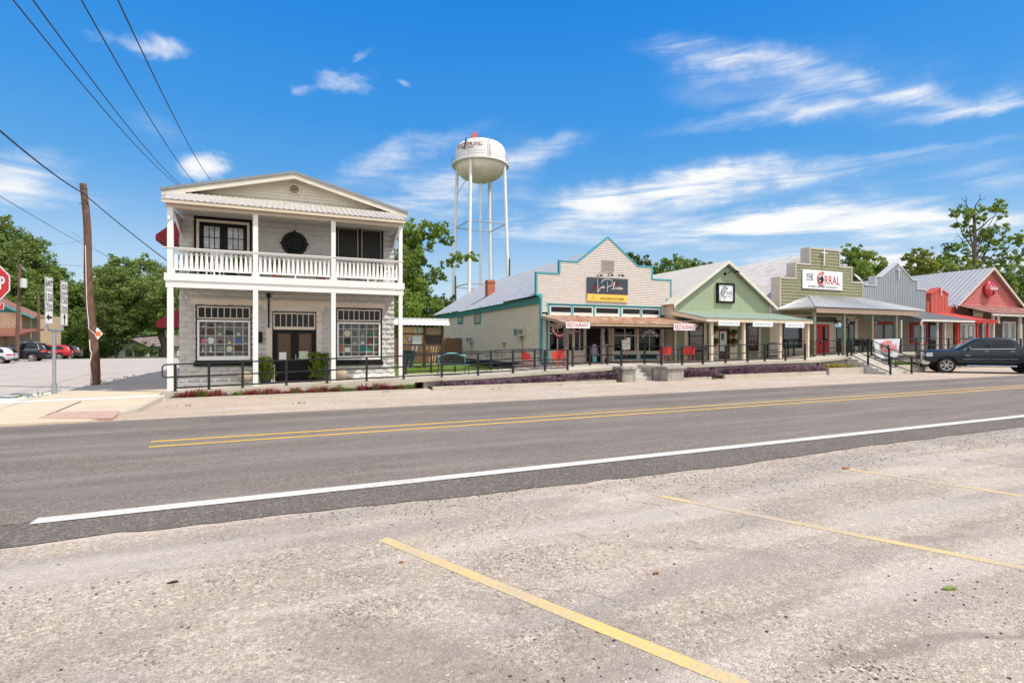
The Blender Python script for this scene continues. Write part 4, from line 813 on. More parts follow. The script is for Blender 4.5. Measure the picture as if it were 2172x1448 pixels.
# balcony plants and furniture
def potted(x, y, z, r, h, m_leaf, label, cat='potted plant', grp=None, pot=(.30,.12,.06), hl=.6, n=60, bl=12, lean=.6, w=.03):
    t = thing('potted_plant', label, cat, (x, y, z), grp)
    MB().lathe([(r*.65,0),(r,h*.9),(r*1.08,h*.9),(r*1.08,h),(r*.9,h),(r*.85,h*.85),(0,h*.85)], (x, y, z), 18).build('pot', mat('pot_%.2f' % pot[0], pot, .7, .15, 8), t, smooth=True)
    pos = [(x+random.gauss(0, r*.4), y+random.gauss(0, r*.4), z+h*.8+random.uniform(0, hl*.5)) for _ in range(n)]
    blades('foliage', pos, bl, hl*.5, w, r*.4, m_leaf, lean, t); return t
PLF = leafmat('house_leaf', (.05,.14,.02), (.16,.26,.05), .4)
bf = 4.09
potted(-1.75, 21.3, bf, .14, .25, PLF, 'tall potted plant rising above the balustrade left of the second post', hl=1.0, n=24, pot=(.25,.25,.22)).location
potted(-.55, 21.2, bf, .16, .22, PLF, 'small potted plant behind the middle balustrade', hl=.75, n=14, pot=(.28,.1,.05))
potted(.95, 20.95, bf, .2, .2, PLF, 'wide low terracotta pot behind the middle balustrade', hl=.2, n=12, pot=(.3,.15,.1))
potted(-1.55, 20.95, bf, .22, .17, PLF, 'wide olive bowl planter behind the left balustrade', hl=.1, n=8, pot=(.12,.11,.07))
FLW = mat('pink_petals', (.7,.25,.3), .6, .2, 30)
t = potted(3.15, 20.8, bf, .12, .3, PLF, 'pot of pink flowers behind the right balustrade', hl=.5, n=10, pot=(.4,.38,.3)); mb = MB()
for k in range(7): mb.ball((3.15+random.uniform(-.12,.12), 20.8+random.uniform(-.08,.08), bf+.45+random.uniform(0,.25)), .03, n=6)
mb.build('flowers', FLW, t)
def bchair(x, y, rz, m, label, z=bf):
    t = thing('balcony_chair', label, 'chair', (0, 0, 0), 'chairs on the balcony')
    MB().box(-.24,-.22,.42,.24,.24,.46).build('seat', m, t); mb = MB()
    for i in range(5): mb.box(-.22+.1*i,.22,.5,-.18+.1*i,.24,.92)
    mb.box(-.24,.215,.86,.24,.245,.93).build('backrest', m, t)
    for sx in (-1, 1):
        for sy in (-1, 1): MB().box(sx*.21-.02, sy*.2-.02, 0, sx*.21+.02, sy*.2+.02, .42).build('leg', m, t)
    t.location = (x, y, z); t.rotation_euler = (0, 0, rz)
bchair(-3.1, 21.4, .3, mat('dark_wicker', (.06,.035,.025), .7, .2, 30), 'dark brown chair at the left end of the balcony')
bchair(-2.55, 21.2, -.2, WHITE, 'white chair behind the left balustrade')
bchair(2.2, 21.4, .1, mat('red_wood', (.2,.06,.035), .6, .2, 10), 'reddish wooden chair behind the right balustrade')
bchair(2.95, 21.5, -.3, mat('dark_wicker', (.06,.035,.025), .7), 'dark brown chair at the right end of the balcony')
# items beside the ground-floor door
def bush(x, y, z, rx, ry, h, label, m):
    t = thing('porch_shrub', label, 'shrub', (x, y, z), 'bushy ferns beside the black doors'); h *= 1.02; MB().lathe([(.16,0),(.2,.26),(.22,.28),(.0,.25)], (x, y, z), 16).build('pot', CHAR, t)
    pos = [(x+random.gauss(0, rx*.42), y+random.gauss(0, ry*.4), z+.1+h*.85*random.random()) for _ in range(420)]
    blades('foliage', pos, 9, .24, .010, .07, m, 1.0, t)
bp = atY(580, 800, 21.6)
FRN = leafmat('fern_leaf', (.04,.09,.01), (.17,.22,.035), .4)
p = atY(563, 800, 21.45); bush(p.x-.0, 21.5, .29, .27, .28, .85, 'bushy green fern in a pot left of the black doors', FRN)
p = atY(678, 800, 21.45); bush(p.x+.02, 21.5, .31, .34, .28, 1.0, 'larger bushy green fern in a pot right of the black doors', FRN)
mb = MB().box(-.0,0,0,.0,0,0); p = atY(577.5, 790, 21.75); tag(MB().box(p.x-.03, 21.7, .3, p.x+.01, 21.76, .98).box(p.x+.05, 21.72, .3, p.x+.09, 21.78, .95).build('white_planks', WHITE), 'two white planks leaning beside the left fern', 'planks')
def urn(px, label):
    p = atY(px, 795, 21.3); z = .3; tag(MB().lathe([(.11,0),(.13,.02),(.23,.14),(.25,.25),(.22,.36),(.15,.42),(.16,.44),(.13,.44),(.1,.36)], (p.x, 21.3, z), 22).build('round_urn', mat('stone_pot', (.33,.27,.20), .85, .15, 9, .1, 40), smooth=True), label, 'urn', 'round clay urns on the lower porch')
urn(519.5, 'round clay urn under the left shop window'); urn(723.5, 'round clay urn under the right shop window')
# ================= shop with rusty awning =================
SY = 24.8
S = thing('siding_shop', 'cream lap-sided shop with teal trim, stepped gable and grey tin roof', 'shop building', (16.1, SY, .7))
def sp(z):
    if z < 4.27: return (12.07, 20.17)
    if z < 5.42: return (11.77, 20.47)
    if z < 6.12: return (13.15, 19.1)
    u = (z-6.12)/(7.60-6.12); return (14.2+(16.15-14.2)*u, 18.15-(18.15-16.17)*u)
mb = MB()
for a, b in ((3.40,4.27),(4.27,5.42),(5.42,6.12),(6.12,7.56)): mb.lap(sp, a, b, (b-a)/round((b-a)/.098), SY, .034)
mb.box(11.8, SY+.03, 4.27, 20.44, SY+.12, 5.42).box(13.18, SY+.03, 5.42, 19.07, SY+.12, 6.12).prism([(14.2,6.12),(18.15,6.12),(16.16,7.58)], SY+.031, SY+.119)
mb.build('front_gable', LAPW, S)
mb = MB(); w = .075; yt0, yt1 = SY-.05, SY+.15
def bar(x0, z0, x1, z1): mb.box(x0, yt0, z0, x1, yt1, z1)
bar(11.72,4.28,11.80,5.50); bar(11.80,5.42,13.13,5.50); bar(13.08,5.50,13.16,6.12); bar(13.08,6.12,14.22,6.20); bar(18.13,6.12,19.18,6.20); bar(19.10,5.50,19.18,6.12); bar(19.13,5.42,20.53,5.50); bar(20.45,4.28,20.53,5.42)
for s, xa in ((1, 14.22), (-1, 18.13)): mb.prism([(xa,6.12),(xa,6.21),(16.16,7.69),(16.16,7.59)], yt0+.001, yt1)
for s, x in ((1, 12.03), (-1, 20.21)):
    mb.box(x-.04, yt0, 3.3, x+.04, yt1, 4.0); q = [(x-.04*s,4.0),(x+.05*s,4.0),(x+.05*s,4.36),(x-.33*s,4.36),(x-.33*s,4.28),(x-.2*s,4.25),(x-.09*s,4.15)]; mb.prism(q if s > 0 else q[::-1], yt0-.012, yt1)
mb.box(12.0, yt0, .75, 12.08, yt1, 3.3); mb.box(20.16, yt0, .75, 20.24, yt1, 3.3)
mb.build('parapet_trim', TEAL, S)
mb = MB()
for k in range(28): z_ = .62+.119*k; mb.hexa([(12.04,24.84,z_+.012),(12.07,24.84,z_+.012),(12.07,46,z_+.012),(12.04,46,z_+.012),(12.062,24.84,z_+.119),(12.075,24.84,z_+.119),(12.075,46,z_+.119),(12.062,46,z_+.119)])
mb.build('side_wall', LAPC, S); MB().box(12.075,24.85,.62,12.1,46,3.95).build('wall_backing', mat('old_gap', (.10,.08,.06), .9, .2), S)
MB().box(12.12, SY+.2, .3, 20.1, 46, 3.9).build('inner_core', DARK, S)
MB().box(20.12, SY+.13, .3, 20.18, 46, 4.0).box(12.1, 45.95, .3, 20.17, 46.0, 4.0).build('rear_wall', LAPC, S)
MB().box(12.06, 24.9, .3, 12.1, 46, .62).build('foundation', CHAR, S)
MB().box(11.92, 24.92, 3.86, 12.066, 46.2, 4.22).build('eave_fascia', TEALB, S)
mb = MB(); mb.corr((11.62,24.92,4.24),(11.62,46.3,4.24),(16.15,24.92,7.16),.25,.02,d=(16.15,46.3,7.16)); mb.corr((20.6,24.92,4.24),(20.6,46.3,4.24),(16.15,24.92,7.16),.25,.02,d=(16.15,46.3,7.16))
rf = mb.build('roof', GALV, S)
ca = atX(1008, 640, 13.4); cz = 5.6
ch = atY(1007, 640, 37.0)
mb = MB().box(13.0,35.6,4.9,13.55,36.2,6.35).box(12.96,35.56,6.15,13.59,36.24,6.22); mb.build('chimney', BRICK, rf)
for px0, px1 in ((971.5,982.5),(1007,1020)):
    y0 = atX(px1, 680, 12.05).y; y1 = atX(px0, 680, 12.05).y; w_ = frame  # small square windows under the eave
    z1 = 3.86; z0 = atX(px1, 686.5, 12.05).z; mb = MB()
    mb.box(12.0, y0, z0, 12.08, y0+.12, z1).box(12.0, y1-.12, z0, 12.08, y1, z1).box(12.0, y0+.12, z0, 12.08, y1-.12, z0+.12); f = mb.build('side_window', TEALB, S); MB().box(12.035, y0+.12, z0+.12, 12.06, y1-.12, z1).build('pane', mat('boarded_pane', (.40,.32,.26), .6, .3, 3), f)
v = R(1275,1302,551.7,576.6,SY); mb = frame(MB(), v[0], v[1], v[2], v[3], SY-.02, .04, .03, .03)
for k in range(13): z = v[2]+.04+(v[3]-v[2]-.08)*k/13; mb.hexa([(v[0]+.04,SY-.04,z),(v[1]-.04,SY-.04,z),(v[1]-.04,SY-.01,z+.025),(v[0]+.04,SY-.01,z+.025),(v[0]+.04,SY-.045,z+.008),(v[1]-.04,SY-.045,z+.008),(v[1]-.04,SY-.005,z+.035),(v[0]+.04,SY-.005,z+.035)])
mb.build('louvred_vent', mat('grey_vent', (.42,.39,.37), .6, .05, 3), S)
# transom band
MB().box(12.42, SY-.045, 3.76, 19.75, SY+.02, 3.86).box(12.35,SY-.1,3.86,19.8,SY+.02,3.875).build('band_head', TEAL, S)
mb = MB(); mb.box(12.42, SY-.03, 3.22, 19.75, SY+.02, 3.76); mb.build('band_wall', WHITE, S)
xs = [R(a, b, 649.3, 661.5, SY) for a, b in ((1168,1210.5),(1215.6,1254.7),(1263.5,1310.8),(1320,1356.5),(1361.5,1396.5))]
for i, (a, b, z0, z1) in enumerate(xs):
    z0, z1 = 3.41, 3.70; f = frame(MB(), a-.03, b+.03, z0-.03, z1+.03, SY-.03, .03, .015, .0).build('transom_window', WHITE, S); MB().box(a, SY-.037, z0, b, SY-.032, z1).build('pane', GLS, f)
tb = [12.42]+[(xs[i][1]+xs[i+1][0])/2-.05 for i in range(4)]+[19.65]
for x in tb: MB().box(x, SY-.06, 3.24, x+.1, SY-.028, 3.76).build('band_post', TEAL, S)
# awning
AY = 21.9
aw = MB().corr((11.93,AY,2.74),(19.95,AY,2.74),(12.05,SY-.05,3.24),.11,.02,d=(20.1,SY-.05,3.24)).build('awning_roof', RUST, S)
MB().box(11.96, AY+.03, 2.60, 19.9, AY+.09, 2.72).build('awning_fascia', FOAM, S)
for xa_, xb_ in ((11.98,12.03),(19.84,19.88)): MB().prismx([(AY+.09,2.60),(AY+.09,2.71),(SY-.1,3.2),(SY-.1,3.08)], xa_, xb_).build('awning_rafter', FOAM, S)
MB().box(12.05, 22.25, 2.5, 19.8, 22.35, 2.63).build('awning_beam', WOODD, S)
for px in (1199, 1278, 1404): x = atY(px, 700, 22.3).x; MB().box(x-.07, 22.23, wz(x), x+.08, 22.38, 2.5).build('awning_post', WOODM, S)
# shopfront at wall plane
def FX(x0, x1, yt, yb, Y=SY): return R(x0, x1, yt, yb, Y)
z0f = .73
MB().box(12.12, SY-.02, z0f, 12.3, SY+.1, 3.3).build('front_pilaster', TAN, S)
mb = MB(); xa, xb = FX(1156,1163,0,0)[:2]; mb.lap(lambda z: (xa, xb), z0f, 3.2, .09, SY, .015); xa2, xb2 = FX(1402,1408,0,0)[:2]; mb.lap(lambda z: (xa2, xb2), z0f, 3.2, .09, SY, .015); mb.build('teal_siding', TEAL, S)
def shopwin(px0, px1, z0, z1, name='shop_window', mull=(), tr=None, Y=SY, fm=TAN, w=.07):
    a, b = FX(px0, px1, 0, 0, Y)[:2]; mb = frame(MB(), a, b, z0, z1, Y, w, .04, .06)
    for u in mull: x = a+(b-a)*u; mb.box(x-.025, Y-.03, z0+w, x+.025, Y+.02, z1-w)
    if tr: mb.box(a+w, Y-.028, tr-.025, b-w, Y+.018, tr+.025)
    f = mb.build(name, fm, S); MB().box(a+w-.01, Y+.022, z0+w-.01, b-w+.01, Y+.03, z1-w+.01).build('pane', glassmat('shop_glass', (.75,.78,.78), .35), f)
    return a, b, f
shopwin(1163,1216,1.30,2.72,mull=(.36,.78)); shopwin(1163,1216,2.74,3.15)
shopwin(1216,1240,1.30,2.72,mull=(.55,)); shopwin(1216,1240,2.74,3.15)
shopwin(1297,1352,1.25,2.72,mull=(.08,.5,.9),tr=2.2); shopwin(1352,1402,1.25,2.72,mull=(.5,),tr=2.2)
a, b = FX(1163,1240,0,0)[:2]; MB().box(a, SY-.02, z0f, b, SY+.1, 1.3).build('stall_riser', TAN, S)
a, b = FX(1297,1402,0,0)[:2]; MB().box(a, SY-.02, z0f, b, SY+.1, 1.25).build('stall_riser', TAN, S)
for p0, p1 in ((1302,1350),(1357,1393)):
    a, b = FX(p0, p1, 0, 0)[:2]; f = frame(MB(), a, b, .84, 1.14, SY-.022, .05, .02, 0).build('kick_panel', TEAL, S); MB().box(a+.05, SY-.03, .89, b-.05, SY-.023, 1.09).build('panel_board', CHAR, f)
# interior of the shop with pale partitions and counter, seen through the glass
a, b = FX(1166,1240,0,0)[:2]
MB().box(12.3, SY+.9, z0f, 20, SY+.95, 3.3).build('interior_wall', mat('dim_interior', (.028,.024,.02), .9, .3, 1), S)
MB().box(12.3, SY+.1, z0f-.02, 20, SY+.9, z0f).build('interior_floor', WOODD, S)
for p, w_, z in ((1176,.12,2.3),(1206,.09,2.3),(1335,.22,2.6),(1225,.1,2.3)): x = atY(p, 700, SY+.5).x; MB().box(x, SY+.5, z0f, x+w_, SY+.55, z).build('interior_post', mat('interior_cream', (.42,.38,.25), .7, .1, 3), S)
x = atY(1304, 700, SY+.6).x; MB().box(x, SY+.6, z0f, x+.55, SY+.65, 2.2).build('interior_screen', mat('interior_yellow', (.38,.36,.22), .7, .1, 3), S)
for p in (1170, 1197, 1180, 1205):
    x = atY(p, 700, SY+.3).x; MB().prism([(x-.2,1.3),(x+.2,1.3),(x+.02,1.72),(x-.04,1.72)], SY+.28, SY+.33).build('napkin_fan', mat('plum_cloth', (.07,.03,.035), .8, .5, 30), S)
a, b = FX(1241,1296,0,0)[:2]
MB().box(a+.02, SY+.0, z0f, a+.08, SY+.8, 2.9).box(b-.08, SY, z0f, b-.02, SY+.8, 2.9).build('door_reveal', TAN, S)
MB().box(a+.02, SY-.02, 2.75, b-.02, SY+.1, 3.3).build('door_head', DARK, S)
# window lettering (part of the panes)
def arctext(txt, c, r, a0, a1, h, Y, m, parent, name='lettering', w=None, flip=1):
    mb = MB(); n = len(txt)
    for i, ch in enumerate(txt):
        a = a0+(a1-a0)*(i/(n-1)); x = c[0]+r*math.sin(a); z = c[1]+r*math.cos(a)
        mb.text(ch, (x, Y, z), None, h, .015, 'c', (math.cos(a), 0, -math.sin(a)), (math.sin(a), 0, math.cos(a)))
    return mb.build(name, m, parent)
LT = mat('white_lettering', (.85,.85,.83), .5, 0)
c = atY(1189, 718, SY); arctext('LUNCHBOX', (c.x, c.z-.06), .62, -1.0, 1.0, .20, SY-.055, LT, S)
c = atY(1377, 722, SY); arctext('LUNCHBOX', (c.x, c.z-.1), .52, -.95, .95, .19, SY-.055, LT, S)
for px, pz, w_, m_l in ((1187, 692, .52, 'larger'), (1224.5, 693, .26, 'smaller')):
    c = atY(px, pz, SY-.04); t = thing('bunting_fan', m_l+' red and white bunting fan in the left window under the rusty awning', 'bunting', tuple(c)); 
    for k, (r0, r1, m) in enumerate(((1.0,.86,SIGNR),(.86,.74,PAPER),(.74,.6,SIGNR))):
        mb = MB(); q = []
        for i in range(17): a = math.pi+math.pi*i/16; q.append((c.x+w_*r0*math.cos(a), c.z+w_*1.2*r0*math.sin(a)))
        for i in range(17): a = 2*math.pi-math.pi*i/16; q.append((c.x+w_*r1*math.cos(a), c.z+w_*1.2*r1*math.sin(a)))
        for i in range(16): mb.add([(q[i][0],c.y-.01*k,q[i][1]),(q[i+1][0],c.y-.01*k,q[i+1][1]),(q[32-i][0],c.y-.01*k,q[32-i][1]),(q[33-i][0],c.y-.01*k,q[33-i][1])], [(0,1,2,3)])
        mb.build('fabric_band', m, t)
# ---- signs on this shop ----
sg = R(1244.2,1329.8,588,638,SY); t = thing('restaurant_sign', 'dark sign with white handwritten script above a yellow band on the siding gable', 'sign', ((sg[0]+sg[1])/2, SY-.08, sg[2]))
zd = sg[2]+(sg[3]-sg[2])*.30; MB().box(sg[0], SY-.09, zd+.03, sg[1], SY-.04, sg[3]).build('dark_panel', NAVY, t); MB().box(sg[0], SY-.09, zd, sg[1], SY-.04, zd+.03).build('red_line', mat('deep_red', (.2,.01,.01), .5, 0), t); MB().box(sg[0], SY-.092, sg[2], sg[1], SY-.04, zd).build('yellow_panel', YEL, t)
SWd = sg[1]-sg[0]; SH = sg[3]-zd
def st(u, v): return (sg[0]+SWd*u, SY-.1, zd+SH*v)   # u from left, v from the top of yellow
def curve(pts, n=8):
    P = [Vector(p) for p in pts]; P = [P[0]]+P+[P[-1]]; o = []
    for i in range(1, len(P)-2):
        for k in range(n):
            t_ = k/n; a, b, c, d = P[i-1], P[i], P[i+1], P[i+2]; o.append(.5*((2*b)+(-a+c)*t_+(2*a-5*b+4*c-d)*t_**2+(-a+3*b-3*c+d)*t_**3))
    return o+[P[-2]]
def zz(x, y): return st((x-190)/1770, 1-(y-170-(x-190)*.055)/720)
mb = MB(); r = .016
for pl in ([(605,250),(620,480),(632,680),(632,830),(700,700),(790,620),(860,580)], [(905,590),(850,570),(820,640),(860,665),(910,610),(925,590),(915,650),(960,635)],
           [(1045,360),(1042,580),(1045,800)], [(780,430),(860,310),(1060,265),(1220,310),(1265,420),(1210,540),(1040,610)],
           [(1215,710),(1270,715),(1310,640),(1365,440),(1345,400),(1318,470),(1315,640),(1345,710),(1400,660)], [(1450,640),(1400,620),(1385,680),(1425,700),(1465,640),(1470,700),(1510,680)],
           [(1575,640),(1530,630),(1505,680),(1545,715),(1600,690),(1645,650),(1640,625),(1600,650),(1600,700),(1660,715),(1740,665)]): mb.tube(curve([zz(*p) for p in pl]), r*.82, 6)
mb.build('script_lettering', SIGNP, t)
RDK = mat('red_feather', (.36,.03,.035), .5, 0); mb = MB()
for k in range(9):
    a = math.radians(95+k*11); c0 = zz(600, 690); c1 = (c0[0]+.20*math.cos(a)*1.2, c0[1]+.004, c0[2]+.24*math.sin(a)); mb.tube([(c0[0],c0[1]+.004,c0[2]), c1], .014, 4, .006)
    a = math.radians(100-k*13); c0 = zz(1410, 560); c1 = (c0[0]+.28*math.cos(a), c0[1]+.004, c0[2]+.22*math.sin(a)); mb.tube([(c0[0],c0[1]+.004,c0[2]), c1], .014, 4, .006)
mb.tube(curve([zz(660,840), zz(760,740), zz(980,690)]), .008, 4); mb.build('red_flourish', RDK, t)
MB().text('MEXICAN RESTAURANT', zz(1440,815), .75, .035, 0).build('small_lettering', mat('dim_red', (.25,.03,.06), .5, 0), t)
MB().text("APOLONIA'S KITCHEN", (sg[0]+SWd*.6, SY-.1, sg[2]+.09), 1.55, .13, .012).build('kitchen_lettering', mat('brown_lettering', (.10,.055,.01), .5, 0), t)
MB().text('THE', (sg[0]+SWd*.13, SY-.1, sg[2]+.2), .16, .05, .01).text('ORIGINAL', (sg[0]+SWd*.13, SY-.1, sg[2]+.11), .3, .05, .01).box(sg[0]+SWd*.225, SY-.095, sg[2]+.08, sg[0]+SWd*.23, SY-.09, sg[2]+.26).build('small_lettering', mat('ochre_lettering', (.35,.2,.03), .5, 0), t)
for i, px in enumerate((1268, 1290.5, 1313)):
    c = atY(px, 585, SY-.02); t = thing('spot_lamp', ('left','middle','right')[i]+' of the three black spot lamps above the dark script sign', 'lamp', tuple(c), 'spot lamps above the dark script sign')
    MB().lathe([(.05,0),(.05,.03)], (c.x, SY-.03, c.z+.02), 12, 'y').tube(curve([(c.x,SY-.05,c.z+.02),(c.x-.0,SY-.15,c.z+.13),(c.x+.02,SY-.28,c.z+.1),(c.x+.04,SY-.3,c.z+.02)], 5), .012, 6).build('arm', BLACK, t)
    MB().lathe([(.02,.07),(.06,.05),(.11,-.03),(.10,-.03)], (c.x+.05, SY-.3, c.z-.02), 14).build('lamp_shade', BLACK, t)
def hangsign(px0, px1, yt, yb, Y, label):
    a, b, z0, z1 = R(px0, px1, yt, yb, Y); t = thing('hanging_sign', label, 'sign', ((a+b)/2, Y, z0), 'RESTAURANT signs on the rusty awning')
    MB().box(a, Y-.015, z0, b, Y+.015, z1).build('board', SIGNW, t); MB().text('RESTAURANT', ((a+b)/2, Y-.02, z0+.055), (b-a)*.9, (z1-z0)*.68, .008).build('lettering', SIGNR, t)
    MB().tube([(a+.1,Y,z1),(a+.1,Y,z1+.07)], .006, 4).tube([(b-.1,Y,z1),(b-.1,Y,z1+.07)], .006, 4).build('hanger', BLACK, t)
hangsign(1200.5,1251,682.5,695.5,AY-.03,'white sign with red RESTAURANT lettering at the left end of the rusty awning')
hangsign(1429,1474.5,686.5,700,AY-.03,'white sign with red RESTAURANT lettering at the right end of the rusty awning')
# window air conditioners on the side wall
for px, py, s, l in ((1107, 704, 1.0, 'larger grey air conditioner on the cream side wall, nearer the street'), (1000, 720, .8, 'smaller grey air conditioner on the cream side wall, farther from the street')):
    c = atX(px, py, 12.0); t = thing('air_conditioner', l, 'air conditioner', tuple(c), 'air conditioners on the cream side wall'); w_, h_, d_ = .68*s, .46*s, .42*s; ACM = mat('ac_casing', (.50,.49,.45), .5, .08, 6)
    MB().box(12.04-d_, c.y-w_/2, c.z-h_/2, 12.04, c.y+w_/2, c.z+h_/2).build('casing', ACM, t, bevel=.015)
    mb = MB().box(12.03-d_-.006, c.y-w_*.42, c.z-h_*.36, 12.035-d_, c.y+w_*.42, c.z+h_*.36); mb.build('grille', mat('ac_grille', (.16,.17,.17), .5, .1, 60), t)
    MB().box(12.06-d_, c.y-w_/2-.006, c.z-h_*.3, 12.02-d_*.3, c.y-w_/2-.0, c.z+h_*.3).build('side_louvre', mat('ac_grille', (.16,.17,.17), .5), t)
    MB().tube([(11.9, c.y, c.z-h_/2), (12.0, c.y, c.z-h_/2-.16)], .03, 6).tube([(12.03, c.y, c.z-h_/2-.16), (12.03, c.y, .8)], .012, 5).build('bracket', CHAR, t)
tag(MB().tube([(12.03, atX(1133,700,12.03).y, 2.0),(12.03, atX(1133,700,12.03).y, .75)], .014, 5).build('wall_pipe', TAN), 'thin pipe on the cream side wall beside the larger air conditioner', 'pipe')
c = atX(1069, 728, 12.0); tag(MB().box(11.92, c.y-.25, c.z-.01, 12.03, c.y+.25, c.z+.02).tube([(12.0,c.y,c.z),(12.0,c.y,c.z-.45)], .012, 5).build('wall_bracket', CHAR), 'small T-shaped metal bracket on the cream side wall', 'bracket')
# ================= sage cottage =================
KY = 24.0
K = thing('sage_cottage', 'small sage green gabled shop with cream trim and a green tin porch roof', 'shop building', (23.85, KY, .8))
gx0, gx1, gxa = 20.1, 27.6, 23.88
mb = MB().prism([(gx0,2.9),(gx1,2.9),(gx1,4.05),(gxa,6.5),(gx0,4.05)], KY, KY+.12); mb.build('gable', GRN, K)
for x in (21.35, 22.58, 23.8, 25.03, 26.26): 
    zt = 4.0+min(x-gx0, gx1-x)*.64; MB().box(x-.006, KY-.004, 3.6, x+.006, KY, zt).build('board_seam', mat('seam', (.26,.34,.24), .8, 0), K)
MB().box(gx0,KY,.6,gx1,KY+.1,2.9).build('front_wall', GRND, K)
MB().box(gx0,KY+.13,.5,gx0+.1,44,4.0).box(gx1-.1,KY+.13,.5,gx1,44,4.0).box(gx0,43.9,.5,gx1,44,4.0).build('side_wall', TAN, K)
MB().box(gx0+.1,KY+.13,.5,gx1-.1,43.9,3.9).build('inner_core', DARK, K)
mb = MB()
for x0, x1, p in ((gx0-.02,gx0+.13,0),(gx1-.1,gx1+.04,0)): mb.box(x0,KY-.03,.7,x1,KY+.02,4.1)
mb.build('corner_board', CREAM, K)
mb = MB(); yk = 23.7; mb.corr((gx0-.28,yk,3.98),(gx0-.28,44.3,3.98),(gxa,yk,6.66),.26,.02,d=(gxa,44.3,6.66)); mb.corr((gx1+.25,yk,3.98),(gx1+.25,44.3,3.98),(gxa,yk,6.66),.26,.02,d=(gxa,44.3,6.66)); rf = mb.build('roof', WTIN, K)
mb = MB(); e0 = (gx0-.3, 3.96); e1 = (gx1+.27, 3.96); ap2 = (gxa, 6.66); mb.prism(slope(e0, ap2, -.17, .03), yk-.03, yk-.001); mb.prism(slope(ap2, e1, -.17, .03), yk-.03, yk-.001); mb.build('bargeboard', mat('cream_barge', (.62,.60,.50), .6, .06, 2), rf)
# porch
p0, p1 = 19.8, 27.75; pr = MB().corr((p0,21.15,3.08),(p1,21.15,3.08),(p0+.2,KY-.01,3.62),.3,.02,d=(27.6,KY-.01,3.62)).build('porch_roof', GRTIN, K)
MB().box(p0+.02,21.18,2.88,p1-.02,21.24,3.06).build('porch_fascia', CREAM, K); [MB().prismx([(21.24,2.9),(21.24,3.05),(KY,3.58),(KY,3.36)], u_, u_+.06).build('porch_rake', TAN, K) for u_ in (p0+.03, p1-.1)]
MB().box(p0+.1,21.25,2.98,p1-.11,KY-.01,3.0).build('porch_ceiling', TAN, K)
for px in (1509, 1577.5, 1654, 1713): x = atY(px, 700, 21.4).x; MB().box(x-.075,21.33,wz(x),x+.075,21.48,2.98).build('porch_post', CREAM, K, bevel=.005)
def kb(px0, px1, z0, z1, name, m, t=.03, Y=KY, par=None): a, b = FX(px0, px1, 0, 0, Y)[:2]; return MB().box(a, Y-t, z0, b, Y+.01, z1).build(name, m, par or K)
fl = .8
for a, b in ((1451,1458),(1492.5,1498),(1512,1524),(1547,1563),(1607.5,1613),(1632,1652)): kb(a, b, fl, 2.97, 'wall_trim', TAN, .03 if b-a < 10 else .02)
def kwin(px0, px1, z0, z1, label=None):
    a, b = FX(px0, px1, 0, 0, KY)[:2]; f = frame(MB(), a, b, z0, z1, KY-.01, .06, .04, 0); f.box(a+.06, KY-.045, (z0+z1)/2+.05, b-.06, KY-.015, (z0+z1)/2+.1); f = f.build('window', CHAR, K); MB().box(a+.05, KY-.03, z0+.05, b-.05, KY-.014, z1-.05).build('pane', mat('brown_glass', (.06,.028,.015), .12, .5, 3, spec=.8), f); return a, b
w1 = kwin(1461,1491.5,1.28,2.93); w2 = kwin(1581,1608,1.3,2.93)
SILV = mat('etched_lettering', (.36,.33,.31), .5, .1, 9)
def emblem(x, z, r, Y, parent):
    mb = MB(); q = [(x+r*math.cos(a), Y, z+1.25*r*math.sin(a)) for a in np.linspace(0, 6.283, 25)[:-1]]; mb.tube(q, .02, 5, closed=True); mb.tube([(x,Y,z-r*.7),(x,Y,z+.0)], .02, 5)
    for k in range(7): a = math.pi*(.1+.8*k/6); mb.tube([(x,Y,z),(x+r*.7*math.cos(a),Y,z+r*.85*math.sin(a))], .013, 4)
    return mb.build('window_emblem', SILV, parent)
emblem((w2[0]+w2[1])/2, 1.95, .27, KY-.04, K)
mb = MB().text('THE', ((w1[0]+w1[1])/2-.05, KY-.04, 1.9), .24, .09, .02); x_ = (w1[0]+w1[1])/2-.05; mb.tube([(x_+.18*math.cos(a), KY-.04, 1.96+.2*math.sin(a)) for a in np.linspace(.1, 3.04, 12)], .016, 5); mb.text('COTTAGE', ((w1[0]+w1[1])/2-.03, KY-.04, 1.72), .5, .13, .02).text('SALOON', ((w1[0]+w1[1])/2, KY-.04, 1.5), .55, .12, .02); mb.build('window_lettering', SILV, K)
a, b = FX(1524,1547,0,0,KY)[:2]; dr = MB().box(a,KY-.04,fl,b,KY+.01,2.62).build('door', mat('brown_door', (.05,.02,.012), .4, .2, 3), K); xw = atY(1540,700,KY).x; MB().box(a+.06,KY-.05,1.28,xw,KY-.04,2.46).build('door_panel', mat('pale_door_glass', (.48,.50,.48), .15, .15, 3, spec=.8), dr); MB().box(a+.16,KY-.056,1.95,a+.38,KY-.05,2.35).build('door_wreath', mat('green_paper', (.06,.14,.07), .7, .6, 30), dr)
kb(1597, 1601, 2.0, 2.2, 'notice', PAPER, .015) if 0 else None
a = atY(1569.5, 715, KY).x; MB().box(a-.0,KY-.012,1.72,a+.34,KY-.003,1.96).build('notice', PAPER, K)
